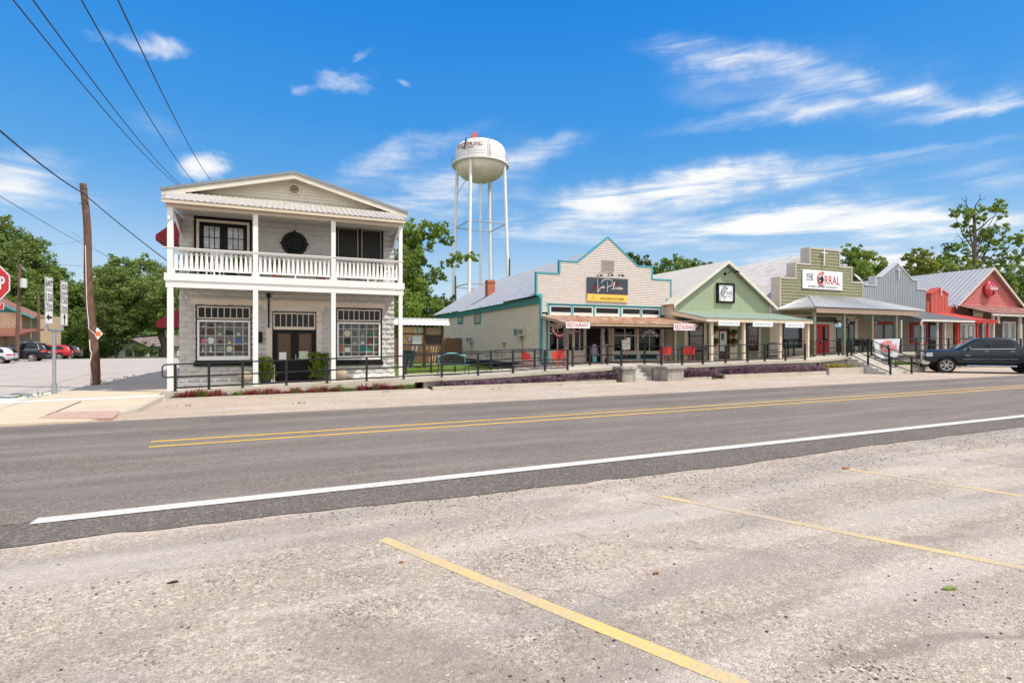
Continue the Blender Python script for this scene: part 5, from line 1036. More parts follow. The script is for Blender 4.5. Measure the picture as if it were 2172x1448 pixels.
# cottage sign
sg2 = R(1518.8,1555,600,642,KY); t = thing('cottage_sign', 'square black-framed white sign high on the sage green gable', 'sign', ((sg2[0]+sg2[1])/2, KY-.12, sg2[2])); xm = (sg2[0]+sg2[1])/2; sw = sg2[1]-sg2[0]; sh = sg2[3]-sg2[2]
frame(MB(), sg2[0], sg2[1], sg2[2], sg2[3], KY-.08, .11, .06, .08).build('frame', BLACK, t); MB().box(sg2[0]+.1, KY-.1, sg2[2]+.1, sg2[1]-.1, KY-.0, sg2[3]-.1).build('board', SIGNW, t)
yy = KY-.106; mb = MB(); mb.text('The', (xm-.03, yy, sg2[2]+sh*.68), sw*.3, sh*.16, .01); mb.text('OTTAGE', (xm+.07, yy, sg2[2]+sh*.42), sw*.62, sh*.19, .012); mb.text('SALOON', (xm+.14, yy, sg2[2]+sh*.28), sw*.42, sh*.09, .006)
mb.tube(curve([(xm-.14,yy,sg2[2]+sh*.68),(xm-.26,yy,sg2[2]+sh*.7),(xm-.37,yy,sg2[2]+sh*.55),(xm-.33,yy,sg2[2]+sh*.38),(xm-.18,yy,sg2[2]+sh*.33)]), .014, 5); mb.tube(curve([(xm-.2,yy,sg2[2]+sh*.38),(xm-.08,yy,sg2[2]+sh*.26),(xm-.1,yy,sg2[2]+sh*.17),(xm-.2,yy,sg2[2]+sh*.2),(xm-.12,yy,sg2[2]+sh*.25)]), .011, 5); mb.build('lettering', mat('dark_grey_lettering', (.05,.05,.05), .5, 0), t)
c = atY(1537, 581, KY-.0); t = thing('gooseneck_lamp', 'black gooseneck lamp above the square black-framed sign', 'lamp', tuple(c)); MB().lathe([(.09,0),(.09,.05)], (c.x, KY-.05, c.z), 12, 'y').tube(curve([(c.x,KY-.05,c.z),(c.x+.1,KY-.25,c.z+.05),(c.x+.2,KY-.45,c.z+.22),(c.x+.33,KY-.55,c.z+.18)], 6), .018, 6).build('arm', BLACK, t); MB().lathe([(.03,.1),(.08,.06),(.22,-.03),(.21,-.035)], (c.x+.36, KY-.56, c.z+.08), 16).build('lamp_shade', BLACK, t)
for i, (p0_, p1_, y_, tx) in enumerate(((1523.5,1568,680,'The Best Homemade Candles'),(1596.5,1638.5,682,'National Home Furnishing Co.'),(1665.5,1705,684,'Simple Southern Comforts'))):
    a, b, z0, z1 = R(p0_, p1_, y_, y_+10.2, 21.16); t = thing('porch_sign', ('left','middle','right')[i]+' of three white signs with blue script under the green porch eave', 'sign', ((a+b)/2, 21.16, z0), 'white script signs under the green porch eave')
    MB().box(a, 21.13, z0, b, 21.16, z1).build('board', SIGNW, t); MB().text(tx, ((a+b)/2, 21.125, z0+.085), (b-a)*.86, .1, 0, shear=.25).build('lettering', mat('blue_lettering', (.15,.2,.35), .5, 0), t)
for i, (px, pz, s) in enumerate(((1517,700,1),(1517.5,728,1.15),(1558,708,.9),(1558,727,1))):
    c = atY(px, pz, KY-.25); t = thing('hanging_basket', ('upper left','lower left','upper right','lower right')[i]+' hanging plant beside the cottage door', 'hanging basket', tuple(c), 'hanging plants beside the cottage door')
    MB().lathe([(.07,-.2),(.13,-.02),(.14,0),(.0,-.03)], (c.x, KY-.2, c.z-.02), 12).build('pot', mat('basket_pot', (.24,.09,.035), .8, .2, 20), t); MB().tube([(c.x,KY-.2,c.z+.0),(c.x,KY-.2,c.z+.35)], .008, 4).build('hanger', CHAR, t)
    blades('foliage', [(c.x+random.gauss(0,.09*s), KY-.2+random.gauss(0,.07), c.z+random.uniform(-.08,.18)*s) for _ in range(110)], 7, .13, .014, .05, GRL if i == 2 else FRN, .8, t)
# ================= olive false-front restaurant =================
OY = 24.0
O = thing('olive_false_front', 'olive lap-sided building with stepped false front and tin porch roof', 'restaurant building', (32.3, OY, 1.0))
pf = [atY(px, py, OY) for px, py in ((1656,586),(1688,586),(1688,556),(1717.5,556),(1717.5,523.7),(1777,532),(1777,564),(1803,565.5),(1803,594),(1827,595.5))]
xs_ = [28.45, 29.83, 31.12, 33.85, 35.08, 36.2]; zs_ = [5.85, 6.83, 7.9]
def op(z):
    if z < zs_[0]: return (xs_[0], xs_[5])
    if z < zs_[1]: return (xs_[1], xs_[4])
    return (xs_[2], xs_[3])
mb = MB()
for a, b in ((3.6, zs_[0]), (zs_[0], zs_[1]), (zs_[1], zs_[2])): mb.lap(op, a, b, (b-a)/round((b-a)/.2), OY, .03)
mb.box(xs_[0]+.02,OY+.03,3.6,xs_[5]-.02,OY+.3,zs_[0]).box(xs_[1]+.02,OY+.03,zs_[0],xs_[4]-.02,OY+.3,zs_[1]).box(xs_[2]+.02,OY+.03,zs_[1],xs_[3]-.02,OY+.3,zs_[2]); mb.build('false_front', OLIVE, O)
mb = MB(); ya, yb = OY-.05, OY+.62; w = .09
def pb(x0,z0,x1,z1): mb.box(x0,ya,z0,x1,yb,z1)
pb(xs_[0]-.1,3.6,xs_[0],zs_[0]+.12); pb(xs_[0],zs_[0],xs_[1]-.1,zs_[0]+.12); pb(xs_[1]-.1,zs_[0],xs_[1],zs_[1]+.12); pb(xs_[1],zs_[1],xs_[2]-.1,zs_[1]+.12); pb(xs_[2]-.1,zs_[1],xs_[2],zs_[2]+.12); pb(xs_[2],zs_[2],xs_[3],zs_[2]+.12)
pb(xs_[3],zs_[1],xs_[3]+.1,zs_[2]+.12); pb(xs_[3]+.1,zs_[1],xs_[4],zs_[1]+.12); pb(xs_[4],zs_[0],xs_[4]+.1,zs_[1]+.12); pb(xs_[4]+.1,zs_[0],xs_[5],zs_[0]+.12); pb(xs_[5],3.6,xs_[5]+.1,zs_[0]+.12)
mb.build('parapet_trim', TRIM, O)
mb = MB(); mb.corr((28.2,OY+.65,4.35),(28.2,46,4.35),(32.3,OY+.65,7.8),.22,.03,d=(32.3,46,7.8)); mb.corr((36.4,OY+.65,4.35),(36.4,46,4.35),(32.3,OY+.65,7.8),.22,.03,d=(32.3,46,7.8)); mb.build('roof', OLDTIN, O)
MB().box(28.4,OY+.05,.8,36.2,OY+.15,3.6).build('front_wall', TAN, O)
MB().box(28.42,OY+.16,.8,28.5,46,4.4).box(36.1,OY+.16,.8,36.2,46,4.4).build('side_wall', TAN, O)
mb = MB(); mb.corr((27.75,23.3,4.0),(27.75,24.6,4.0),(28.42,23.3,4.35),.2,.02); 
a = FX(1817,1850,0,0,OY); x1817 = a[0]
blockface('block_wall', x1817, 36.2, .95, 3.6, OY+.03, [], STONEW, O, .012, ch=.2, bl=.4, st=.06, key=9)
# porch roof with hips
PYF = 21.2; PL, PRx = 27.9, 38.3; HL, HR = 30.95, 35.9; ze, zr = 3.88, 4.87
mb = MB(); mb.corr((PL,PYF,ze),(PRx,PYF,ze),(HL,OY-.01,zr),.23,.022,d=(HR,OY-.01,zr)); mb.corr((PL,OY-.01,ze),(PL,PYF,ze),(HL,OY-.02,zr),.23,.022,d=(HL,OY-.005,zr)); mb.corr((PRx,PYF,ze),(PRx,OY-.01,ze),(HR,OY-.005,zr),.23,.022,d=(HR,OY-.02,zr)); pr = mb.build('porch_roof', GALV, O)
MB().tube([(PL+.02,PYF+.02,ze+.02),(HL,OY-.03,zr+.02)], .03, 6).tube([(PRx-.02,PYF+.02,ze+.02),(HR,OY-.03,zr+.02)], .03, 6).build('hip_cap', mat('hip_flashing', (.35,.36,.36), .5, .1, 3, metal=.4), pr)
MB().box(PL+.35,PYF+.15,3.55,37.9,PYF+.2,3.84).build('porch_fascia', mat('peach_fascia', (.60,.44,.32), .6, .07, 1.2), O); MB().box(PL+.05,PYF+.06,3.80,PL+.1,OY-.02,3.86).build('porch_side_fascia', CREAM, O)
MB().box(PL+.35,PYF+.21,3.78,37.9,OY-.02,3.8).build('porch_ceiling', mat('olive_ceiling', (.32,.30,.22), .7, .1, 2), O)
for px in (1726.5, 1789.5, 1849, 1900): x = atY(px, 700, 21.5).x; MB().box(x-.08,21.42,wz(x),x+.08,21.58,3.6).build('porch_post', OLPOST, O)
def ob(px0, px1, z0, z1, name, m, t=.03, par=None, Y=OY+.05): a, b = FX(px0, px1, 0, 0, Y)[:2]; return MB().box(a, Y-t, z0, b, Y+.01, z1).build(name, m, par or O)
ob(1654,1661,1,3.6,'wall_trim',TAN,.04)
wn = ob(1659,1700,1.45,3.1,'shop_window',CHAR,.05); ob(1661,1698,1.5,3.05,'pane',mat('black_glass',(.008,.009,.01),.06,.3,2,spec=1.0),.056,wn)
ob(1712,1772,3.18,3.5,'door_transom',mat('olive_transom',(.08,.085,.05),.5,.4,8),.06)
ob(1706,1717,1.0,3.15,'wall_trim',TAN,.05)
ob(1757.5,1767,1.0,3.15,'wall_trim',TAN,.06); ob(1717,1757.5,3.0,3.15,'wall_trim',TAN,.07)
for i, (a, b) in enumerate(((1713.5,1736.5),(1737,1757.5))):
    dr = ob(a,b,1.0,3.0,'door',REDP,.06); c, d = (a+4, b-5) if i == 0 else (a+6, b-4); ob(c,d,1.85,2.85,'pane',mat('black_glass',(.008,.009,.01),.06),.066,dr); x = atY(1736.8, 700, OY).x
    if i: MB().box(x+.05,OY-.06,1.7,x+.1,OY-.02,1.95).build('handle',BLACK,dr)
dw = ob(1772,1811,1.15,3.25,'glazed_door',CHAR,.05); ob(1774,1809,1.2,3.2,'pane',mat('black_glass',(.008,.009,.01),.06),.056,dw); ob(1768,1771.5,1.0,3.3,'wall_trim',TAN,.06); ob(1811.5,1817,1.0,3.4,'wall_trim',TAN,.07)
o1 = R(1772.5,1786,683.5,693.5,OY-.04); MB().text('OPEN', ((o1[0]+o1[1])/2, OY-.06, o1[2]+.02), .62, .27, .02).build('open_lettering', mat('open_sign_glow', (.55,.8,1.0), .5, 0, emit=.9), dw)
def redwin(px0, px1, yt, yb, Y=OY, par=None):
    a, b, z0, z1 = R(px0, px1, yt, yb, Y-.05); f = frame(MB(), a, b, z0, z1, Y-.02, .11, .07, .05).build('window_frame', REDP, par or O); MB().box(a+.1, Y-.05, z0+.1, b-.1, Y-.04, z1-.1).build('pane', mat('dim_green_glass', (.03,.04,.025), .06, .6, 1.5, spec=.9, col2=(.12,.13,.1), k2=(.5,.65), s2=1.3), f); return f
redwin(1852,1897,683,722)
for px, py in ((1775,684),(1797,681),(1855.5,682)):
    c = atY(px, py, OY-.12); t = thing('wall_lantern', {1775:'black wall lantern just right of the red doors',1797:'black wall lantern over the dark glazed door',1855.5:'black wall lantern at the corner of the red window'}[px], 'lantern', tuple(c), 'black wall lanterns under the hipped porch')
    MB().box(c.x-.06,OY-.05,c.z-.05,c.x+.06,OY+.0,c.z+.2).tube([(c.x,OY-.04,c.z+.15),(c.x,OY-.15,c.z+.2),(c.x,OY-.18,c.z+.1)], .015, 5).lathe([(.02,.14),(.1,.05),(.1,.04)], (c.x,OY-.18,c.z), 8).build('bracket', BLACK, t); MB().lathe([(.09,.04),(.05,-.16),(.0,-.18)], (c.x,OY-.18,c.z), 8).build('lamp_glass', mat('frosted_glass', (.55,.55,.53), .3, 0), t)
# corral sign
s3 = R(1702,1786,571,611,OY-.06); t = thing('restaurant_sign', 'white sign with red lettering and a black horse head on the olive front', 'sign', ((s3[0]+s3[1])/2, OY-.08, s3[2]))
def corral(t, x0, x1, z0, z1, Y, sub=True, f=None):
    W, H = x1-x0, z1-z0; P = f or (lambda u, v: (x0+W*u, Y, z0+H*v)); X = (Vector(P(1,0))-Vector(P(0,0)))/W; Zd = (Vector(P(0,1))-Vector(P(0,0)))/H
    mb = MB(); mb.text('THE', P(.17,.52), W*.165, H*.2, .01, xd=X, zd=Zd)
    for v in (.465, .775): p = Vector(P(.08,v)); q = Vector(P(.26,v)); mb.tube([p,q], H*.012, 4)
    if sub: mb.text('AMERICAN RESTAURANTS', P(.50,.07), W*.76, H*.11, .0, xd=X, zd=Zd)
    mb.build('black_lettering', SIGNB, t); mb = MB()
    hh = [(.46,.62),(.47,.68),(.455,.60),(.43,.57),(.405,.48),(.38,.43),(.39,.385),(.415,.40),(.435,.43),(.455,.43),(.44,.36),(.42,.29),(.40,.24),(.46,.22),(.505,.30),(.52,.42),(.51,.54),(.485,.62)]
    hh = [(a, b+.08) for a, b in hh]; c = Vector(P(.455,.50)); 
    for i in range(len(hh)): mb.add([c, P(*hh[i]), P(*hh[(i+1) % len(hh)])], [(0,1,2)])
    mb.build('horse_emblem', SIGNB, t)
    mb = MB(); mb.text('RRAL', P(.735,.29), W*.39, H*.46, .01, xd=X, zd=Zd)
    for r, th in ((.37,.03),(.265,.028)):
        q = []
        for i in range(25): a = math.radians(62+236*i/24); q.append(Vector(P(.468,.55))+X*(H*r*.92*math.cos(a))+Zd*(H*r*math.sin(a)))
        mb.tube(q, H*th, 5)
    mb.build('red_lettering', mat('brick_red_lettering', (.56,.035,.025), .5, 0), t)
MB().box(s3[0],OY-.09,s3[2],s3[1],OY-.035,s3[3]).build('board', SIGNW, t); corral(t, s3[0], s3[1], s3[2], s3[3], OY-.1)
def cross(x, z, h, w, Y, m, label, r=.035): tag(MB().box(x-r,Y-.08,z-h/2,x+r,Y-.04,z+h/2).box(x-w/2,Y-.085,z+h*.17,x+w/2,Y-.045,z+h*.17+r*2).build('cross', m), label, 'cross', 'crosses on the false fronts')
c = atY(1746.5, 544, OY-.06); cross(c.x, c.z, 1.15, .6, OY-.06, WHITE, 'white cross at the top of the olive stepped front')
# satellite dish and roof vents
c = atY(1821, 590, OY+1.2); t = thing('satellite_dish', 'grey satellite dish behind the right step of the olive front', 'satellite dish', tuple(c)); mb = MB(); mb.lathe([(.0,.10),(.2,.08),(.38,.03),(.45,0),(.44,-.01),(.2,.06),(0,.08)], (0,0,0), 24)
mt = Matrix.Translation(c)@Matrix.Rotation(math.radians(55), 4, Vector((.8,.2,.3)).normalized()); mb.v = [tuple(mt@Vector(v)) for v in mb.v]; mb.build('dish', mat('dish_grey', (.42,.40,.38), .5, .1, 4), t, smooth=True); MB().tube([c, c+Vector((0,.1,-.7))], .03, 6).tube([c+Vector((.1,-.1,-.2)), c+Vector((.45,-.4,.12))], .012, 5).build('mount', STEEL, t)
# ================= grey board-and-batten front =================
GY = 24.0
Gb = thing('grey_metal_front', 'grey ribbed metal false front with a pointed top, right of the olive building', 'shop building', (40, GY, 1.2))
gp = [(36.42,3.4),(43.35,3.4),(43.35,5.75),(42.42,5.76),(42.42,6.36),(42.05,6.37),(41.2,7.0),(40.0,7.5),(38.6,6.5),(38.0,6.28),(37.6,6.28),(37.6,5.8),(36.42,5.75)]
gp = [(36.42,3.4),(43.35,3.4),(43.35,5.72),(42.3,5.72),(42.3,6.36),(41.75,6.37),(40.02,7.5),(38.25,6.42),(37.62,6.37),(37.62,5.78),(36.42,5.72)]
def gtop(x):
    if x < 37.62 or x > 42.3: return 5.72
    if x < 38.25 or x > 41.75: return 6.37
    return 6.37+(7.5-6.37)*(1-abs(x-40.02)/1.75)
mb = MB(); n = 36
for i in range(n):
    x0 = 36.44+(43.33-36.44)*i/n; x1 = 36.44+(43.33-36.44)*(i+1)/n; xm = x0+(x1-x0)*.8
    mb.add([(x0,GY,3.3),(xm,GY,3.3),(xm,GY,gtop(xm-.001)),(x0,GY,gtop(x0+.001)),(xm,GY-.03,3.3),(x1,GY-.03,3.3),(x1,GY-.03,gtop(x1-.001)),(xm,GY-.03,gtop(xm+.001)),(x1,GY,3.3),(x1,GY,gtop(x1-.001))], [(0,1,2,3),(4,5,6,7),(1,4,7,2),(5,8,9,6)])
mb.build('false_front', GREY, Gb)
MB().prism(gp, GY+.01, GY+.14).build('front_backing', GREY, Gb)
mb = MB(); tp = gp[2:]+[gp[0]]
for (a, za), (b, zb) in zip(gp[2:], gp[3:]+[gp[0]]):
    if (a, za) == gp[-1]: continue
    if abs(a-b) < .01: mb.box(a-.05, GY-.06, min(za,zb)-.04, a+.05, GY+.45, max(za,zb)+.045)
    elif abs(za-zb) < .1: mb.box(min(a,b), GY-.058, za-.02, max(a,b), GY+.44, za+.05)
    else: mb.prism([(a,za-.03),(b,zb-.03),(b,zb+.06),(a,za+.06)], GY-.055, GY+.43)
mb.build('parapet_trim', mat('pale_grey_trim', (.50,.50,.49), .5, .06, 2), Gb)
mb = MB(); mb.corr((36.3,GY+.5,5.6),(36.3,44,5.6),(40,GY+.5,6.2),.25,.02,d=(40,44,6.2)); mb.corr((43.4,GY+.5,5.2),(43.4,44,5.2),(40,GY+.5,6.2),.25,.02,d=(40,44,6.2)); mb.build('roof', GALV, Gb)
MB().box(36.4,GY+.15,1,36.5,44,5.5).box(43.3,GY+.15,1,43.38,44,5.3).box(36.4,43.9,1,43.38,44,5.3).build('side_wall', GREY, Gb)
cross(atY(1904,576,GY).x, atY(1904,578,GY).z, .95, .5, GY-.03, mat('grey_white', (.55,.55,.54), .5, .05), 'pale cross below the point of the grey metal front')
blockface('block_wall', 36.25, 46.6, 1.0, 3.95, GY+.05, [], STONEW, Gb, .012, ch=.2, bl=.4, st=.07, key=11)
MB().box(36.25,GY+.06,1,46.6,GY+.2,3.95).build('front_wall', STONEW, Gb)
MB().corr((38.0,21.3,3.36),(43.85,21.3,3.36),(36.4,GY-.01,4.05),.26,.02,d=(43.45,GY-.01,4.05)).build('porch_roof', mat('dark_grey_tin', (.12,.125,.13), .5, .12, 2), Gb)
MB().box(38.0,21.22,3.2,43.9,21.3,3.33).tube(curve([(38.0,21.26,3.25),(37.9,21.28,3.0),(38.3,21.45,2.95),(38.45,21.5,2.7)], 4), .05, 6).build('gutter', mat('gutter_cream', (.60,.58,.52), .5, .05, 3), Gb)
for px in (1911, 1956, 1988, 2004): x = atY(px, 700, 21.5).x; MB().box(x-.05,21.45,wz(x),x+.05,21.55,3.25).build('porch_post', mat('grey_post', (.45,.45,.42), .6, .06), Gb)
redwin(1932,1956,685,729,GY+.02,Gb); redwin(1957,1967.5,686,729,GY+.02,Gb)
def gb(px0, px1, z0, z1, name, m, t=.03, par=None, Y=GY): a, b = FX(px0, px1, 0, 0, Y)[:2]; return MB().box(a, Y-t, z0, b, Y+.04, z1).build(name, m, par or Gb)
d = gb(1970,1986.5,1.2,3.3,'door',CHAR); gb(1972,1984,2.0,3.1,'pane',mat('dim_green_glass',(.03,.04,.025)),.04,d)
gb(1988,1996,1.2,3.3,'red_panel',mat('dark_red_panel',(.18,.03,.03),.6,.1),.05); gb(2006,2020,1.2,3.3,'wall_panel',TAN,.04)
# ================= little orange-red front =================
Q = thing('red_shop_front', 'narrow orange-red board front with a pointed centre, next to the grey metal front', 'shop building', (45.2, 23.85, 1.2)); RY = 23.85
qp = [atY(px, py, RY) for px, py in ((1975.5,661),(1975.5,623),(1992.8,611),(2011,624),(2011,661))]
xq0, xq1, xqa = qp[0].x, qp[3].x, qp[2].x; zq = qp[1].z; zqa = qp[2].z
mb = MB().prism([(xq0,3.9),(xq1,3.9),(xq1,zq),(xqa,zqa),(xq0,zq)], RY, RY+.5); n = 5
for i in range(1, n): x = xq0+(xq1-xq0)*i/n; mb.box(x-.03,RY-.02,3.95,x+.03,RY,zq+(zqa-zq)*(1-abs(x-xqa)/(xq1-xqa))*.9)
mb.build('pointed_panel', ORED, Q)
MB().box(43.45,RY+.1,3.9,xq0,RY+.5,4.85).build('side_panel', ORED, Q); MB().box(xq1,RY+.1,3.9,46.85,RY+.5,4.62).build('side_panel', ORED, Q)
MB().prism([(xq0-.05,zq-.04),(xqa,zqa-.04),(xqa,zqa+.06),(xq0-.05,zq+.06)], RY-.05, RY+.55).prism([(xqa,zqa-.04),(xq1+.05,zq-.04),(xq1+.05,zq+.06),(xqa,zqa+.06)], RY-.05, RY+.55).build('parapet_trim', mat('red_trim', (.48,.07,.04), .6, .06), Q)
cross(atY(1994.5,617,RY).x, atY(1994.5,619,RY).z, .62, .28, RY-.02, WHITE, 'small white cross on the orange-red pointed front', .025)
MB().corr((43.85,21.3,3.38),(47.05,21.3,3.38),(43.5,RY-.01,4.0),.26,.025,d=(46.9,RY-.01,4.0)).build('porch_roof', REDTIN, Q)
MB().box(43.9,21.33,3.2,47.0,21.38,3.36).build('porch_fascia', REDP, Q)
for px in (2031, 2072, 2095): x = atY(px, 700, 21.5).x; MB().box(x-.06,21.44,wz(x),x+.06,21.56,3.25).build('porch_post', REDP, Q)
# ================= red gabled shop with disc sign =================
Z = thing('red_gabled_shop', 'faded red gabled shop with a silver tin roof and rusty porch roof', 'shop building', (51.6, 24, 1.2))
zx0, zx1, zxa = 46.9, 56.2, 51.65; ZY = 24.0
mb = MB(); mb.lap(lambda z: (zx0+(z-4.72)*(zxa-zx0)/3.0, zx1-(z-4.72)*(zx1-zxa)/3.0), 4.76, 7.6, .2, ZY, .03); mb.prism([(zx0+.1,4.72),(zx1-.1,4.72),(zxa,7.6)], ZY+.03, ZY+.1); mb.build('gable', REDS, Z)
mb = MB(); mb.corr((46.55,23.7,4.55),(46.55,46,4.55),(zxa,23.7,7.82),.35,.016,d=(zxa,46,7.82)); mb.corr((56.55,23.7,4.55),(56.55,46,4.55),(zxa,23.7,7.82),.35,.016,d=(zxa,46,7.82)); rf = mb.build('roof', mat('silver_roof', (.42,.41,.385), .45, .08, 2, metal=.2), Z)
mb = MB(); mb.prism(slope((46.53,4.53),(zxa,7.82),-.18,.04), 23.66, 23.699); mb.prism(slope((zxa,7.82),(56.57,4.53),-.18,.04), 23.66, 23.699); mb.build('bargeboard', mat('pink_barge', (.55,.47,.43), .6, .06), rf)
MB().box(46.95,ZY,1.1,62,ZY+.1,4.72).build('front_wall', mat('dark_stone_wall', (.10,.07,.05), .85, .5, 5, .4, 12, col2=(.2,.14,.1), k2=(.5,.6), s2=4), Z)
MB().box(46.9,ZY+.11,1.1,47.0,46,4.7).box(56.2,ZY+.11,1.1,56.3,46,4.7).build('side_wall', REDS, Z)
MB().corr((46.2,21.3,3.93),(62,21.3,3.93),(46.7,ZY-.01,4.74),.3,.025,d=(62,ZY-.01,4.74)).build('porch_roof', RUST2, Z)
MB().box(46.3,21.33,3.74,62,21.4,3.9).build('porch_fascia', mat('weathered_white', (.50,.47,.42), .7, .15, 3), Z)
def zb(px0, px1, z0, z1, name, m, t=.03, par=None): a, b = FX(px0, px1, 0, 0, ZY)[:2]; return MB().box(a, ZY-t, z0, b, ZY+.02, z1).build(name, m, par or Z)
GW = mat('greyish_glass', (.12,.115,.10), .1, .5, 2, spec=.8)
for a, b, z0, z1 in ((2036,2047,1.3,3.3),(2047.5,2068.5,1.3,3.3),(2083,2094.5,1.3,3.35),(2097,2105,1.3,3.35),(2126,2140,1.25,3.55),(2141,2153,1.25,3.55),(2158,2168,1.25,3.4)):
    f = zb(a, b, z0, z1, 'shop_window', WHITE, .05); k = (b-a)*.18; zb(a+k, b-k, z0+.15, z1-.12, 'pane', GW, .055, f)
zb(2054,2061,2.3,3.1,'paper_notice',PAPER,.062)
for px in (2107, 2164): x = atY(px, 700, 21.6).x; MB().box(x-.07,21.55,wz(x),x+.07,21.69,3.75).build('porch_post', mat('weathered_white', (.5,.47,.42)), Z)
x = atY(2117,670,21.6).x; MB().tube([(x+.3,21.62,3.8),(x-.05,21.62,3.3)], .05, 4).tube([(x-.0,21.66,3.8),(x+.35,21.66,3.2)], .05, 4).build('post_brace', WHITE, Z)
a = R(2064.5,2084,658,673,ZY-.3); t = thing('antiques_sign', 'small cream sign under the rusty porch roof of the red gabled shop', 'sign', (a[0], ZY-.3, a[2])); MB().box(a[0],ZY-.32,a[2],a[1],ZY-.29,a[3]).build('board', CREAM, t); MB().text('ANTIQUES', ((a[0]+a[1])/2,ZY-.325,a[2]+.38), (a[1]-a[0])*.85, .17, .02).build('lettering', SIGNB, t)
c = atY(2099.5, 613, ZY-.2); t = thing('round_red_sign', 'glossy red disc sign with white script on the faded red gable', 'sign', tuple(c)); RG = mat('glossy_red', (.50,.012,.012), .12, .03, 2, spec=.7, coat=.8)
MB().lathe([(.0,-.26),(.25,-.245),(.45,-.2),(.6,-.12),(.66,-.02),(.66,.05),(0,.05)], c, 36, 'y').build('disc', RG, t, smooth=True); MB().text('Coca-Cola', (c.x,c.y-.27,c.z-.06), 1.05, .25, .015, shear=.2).build('lettering', SIGNW, t)
mb = MB(); mb.lathe([(.035,-.3),(.05,-.2),(.04,-.1),(.05,-.04),(.02,.05),(.018,.1)], (c.x,c.y-.255,c.z-.16), 8); mb.build('bottle_picture', mat('bottle_brown', (.05,.015,.01), .3, 0), t)
# banner tied to the porch rail
bx0, bx1, bz0, bz1 = R(1851,1909,719,758,19.6); bx0 = atY(1851,719,19.62).x; bx1 = atY(1907.5,719,19.62).x; zt0 = atY(1851,719.5,19.62).z; zt1 = atY(1907,718,19.62).z
def bp_(u, v): 
    s = .10*(1-v); uu = u*(1-2*s)+s+.0*v; sag = .10*math.sin(math.pi*u)*(1-v); return (bx0+(bx1-bx0)*uu, 19.60-.05*math.sin(u*9)*(.3+.7*(1-v))-.02, (zt0+(zt1-zt0)*u)-(1-v)*(1.02+.12*math.sin(math.pi*u)))
t = thing('cloth_banner', 'white cloth banner with horse logo tied to the rail beside the broad steps', 'banner', bp_(.5, 0)); mb = MB(); n, m_n = 24, 8
mb.add([bp_(i/n, j/m_n) for j in range(m_n+1) for i in range(n+1)], [(j*(n+1)+i, j*(n+1)+i+1, (j+1)*(n+1)+i+1, (j+1)*(n+1)+i) for j in range(m_n) for i in range(n)]); mb.build('cloth', mat('banner_white', (.60,.61,.63), .7, .04, 3), t, smooth=True)
corral(t, 0, 1, 0, 1, 0, False, f=lambda u, v: (bx0+(bx1-bx0)*(.14+.78*u), 19.50, zt0-1.0+.95*(.12+.9*v)))
# ================= handrails =================
def rail(label, pts, name='handrail', grp='black steel handrails along the raised walkway', hts=(.885,.47,.11), loop0=0, loop1=0, plate=True):
    """pts: (x, y, zbase, is_post)"""
    t = thing(name, label, 'handrail', (pts[0][0], pts[0][1], pts[0][2]), grp)
    for x, y, z, p in pts:
        if p:
            m = MB().box(x-.036,y-.036,z,x+.036,y+.036,z+.88)
            if plate: m.box(x-.085,y-.06,z,x+.085,y+.06,z+.012)
            m.build('post', RAILM, t)
    for k, h in enumerate(hts):
        P = [Vector((x, y, z+h)) for x, y, z, _ in pts]
        if loop0 and k < 2: P = [P[0]+(P[0]-P[1]).normalized()*loop0*(.92 if k == 0 else .92)]+P
        if loop1 and k < 2: P = P+[P[-1]+(P[-1]-P[-2]).normalized()*loop1]
        MB().tube(P, .025, 7).build(('top_rail','middle_rail','bottom_rail')[k], RAILM, t)
    for L, a, b in ((loop0, pts[0], pts[1]), (loop1, pts[-1], pts[-2])):
        if L:
            d = (Vector(a[:3])-Vector(b[:3])).normalized(); A = Vector(a[:3])+d*L*.92; r = .1; up = Vector((0,0,1))
            MB().tube(curve([A+up*hts[0], A+d*r*.75+up*(hts[0]-r*.35), A+d*r+up*(hts[0]-r*1.1), A+d*r+up*(hts[1]+r), A+d*r*.75+up*(hts[1]+r*.3), A+up*hts[1]], 4), .021, 7).build('end_loop', RAILM, t)
    return t
def pp(px, Y, post=1): x = atY(px, 700, Y).x; return (x, Y, wz(x), post)
rail('long black handrail on the walkway edge before the tall block building and grass plot', [pp(p, 19.95) for p in (371.6,443.2,514.6,607.5,693.8,777.6,856,937,1013.8,1088,1156,1204)], loop0=.28)
rail('black handrail at the rear of the ramp, beside the grass plot', [pp(p, 22.75) for p in (861,914.5,965,1041,1088,1134)], loop1=.25)
rail('black handrail under the rusty awning, ending left of the small steps', [pp(p, 21.75) for p in (1214.5,1251.5,1288)]+[pp(1318, 19.95)])
rail('black handrail from the small steps along the front of the sage cottage', [pp(1367, 21.4)]+[pp(p, 19.95) for p in (1403,1447,1491,1539,1585.7,1622,1666,1707.5)])
rail('short black handrail against the sage cottage wall, behind the porch posts', [pp(p, 23.2) for p in (1628,1672,1684,1718)])
rail('short black handrail in front of the red double doors', [pp(p, 21.35) for p in (1718,1748,1779)])
rail('black handrail in front of the grey metal front and red shop, behind the pickup', [pp(p, 19.95) for p in (1848.5,1911,1943.5,1973.5,2012,2050,2088,2130,2165)])
rail('small black rail just right of the glazed door, beside the bistro chairs', [pp(1806, 20.3), pp(1830, 23.2)], plate=False)
rail('left black handrail of the broad steps', [(28.72,19.85,1.0,1),(28.72,19.6,1.0,0),(28.72,18.7,.58,1),(28.72,17.55,.12,1)], loop1=.2, grp='handrails of the broad steps')
rail('right black handrail of the broad steps', [(30.48,19.85,1.02,1),(30.48,19.6,1.02,0),(30.48,18.7,.58,1),(30.48,17.55,.12,1)], loop1=.2, grp='handrails of the broad steps')
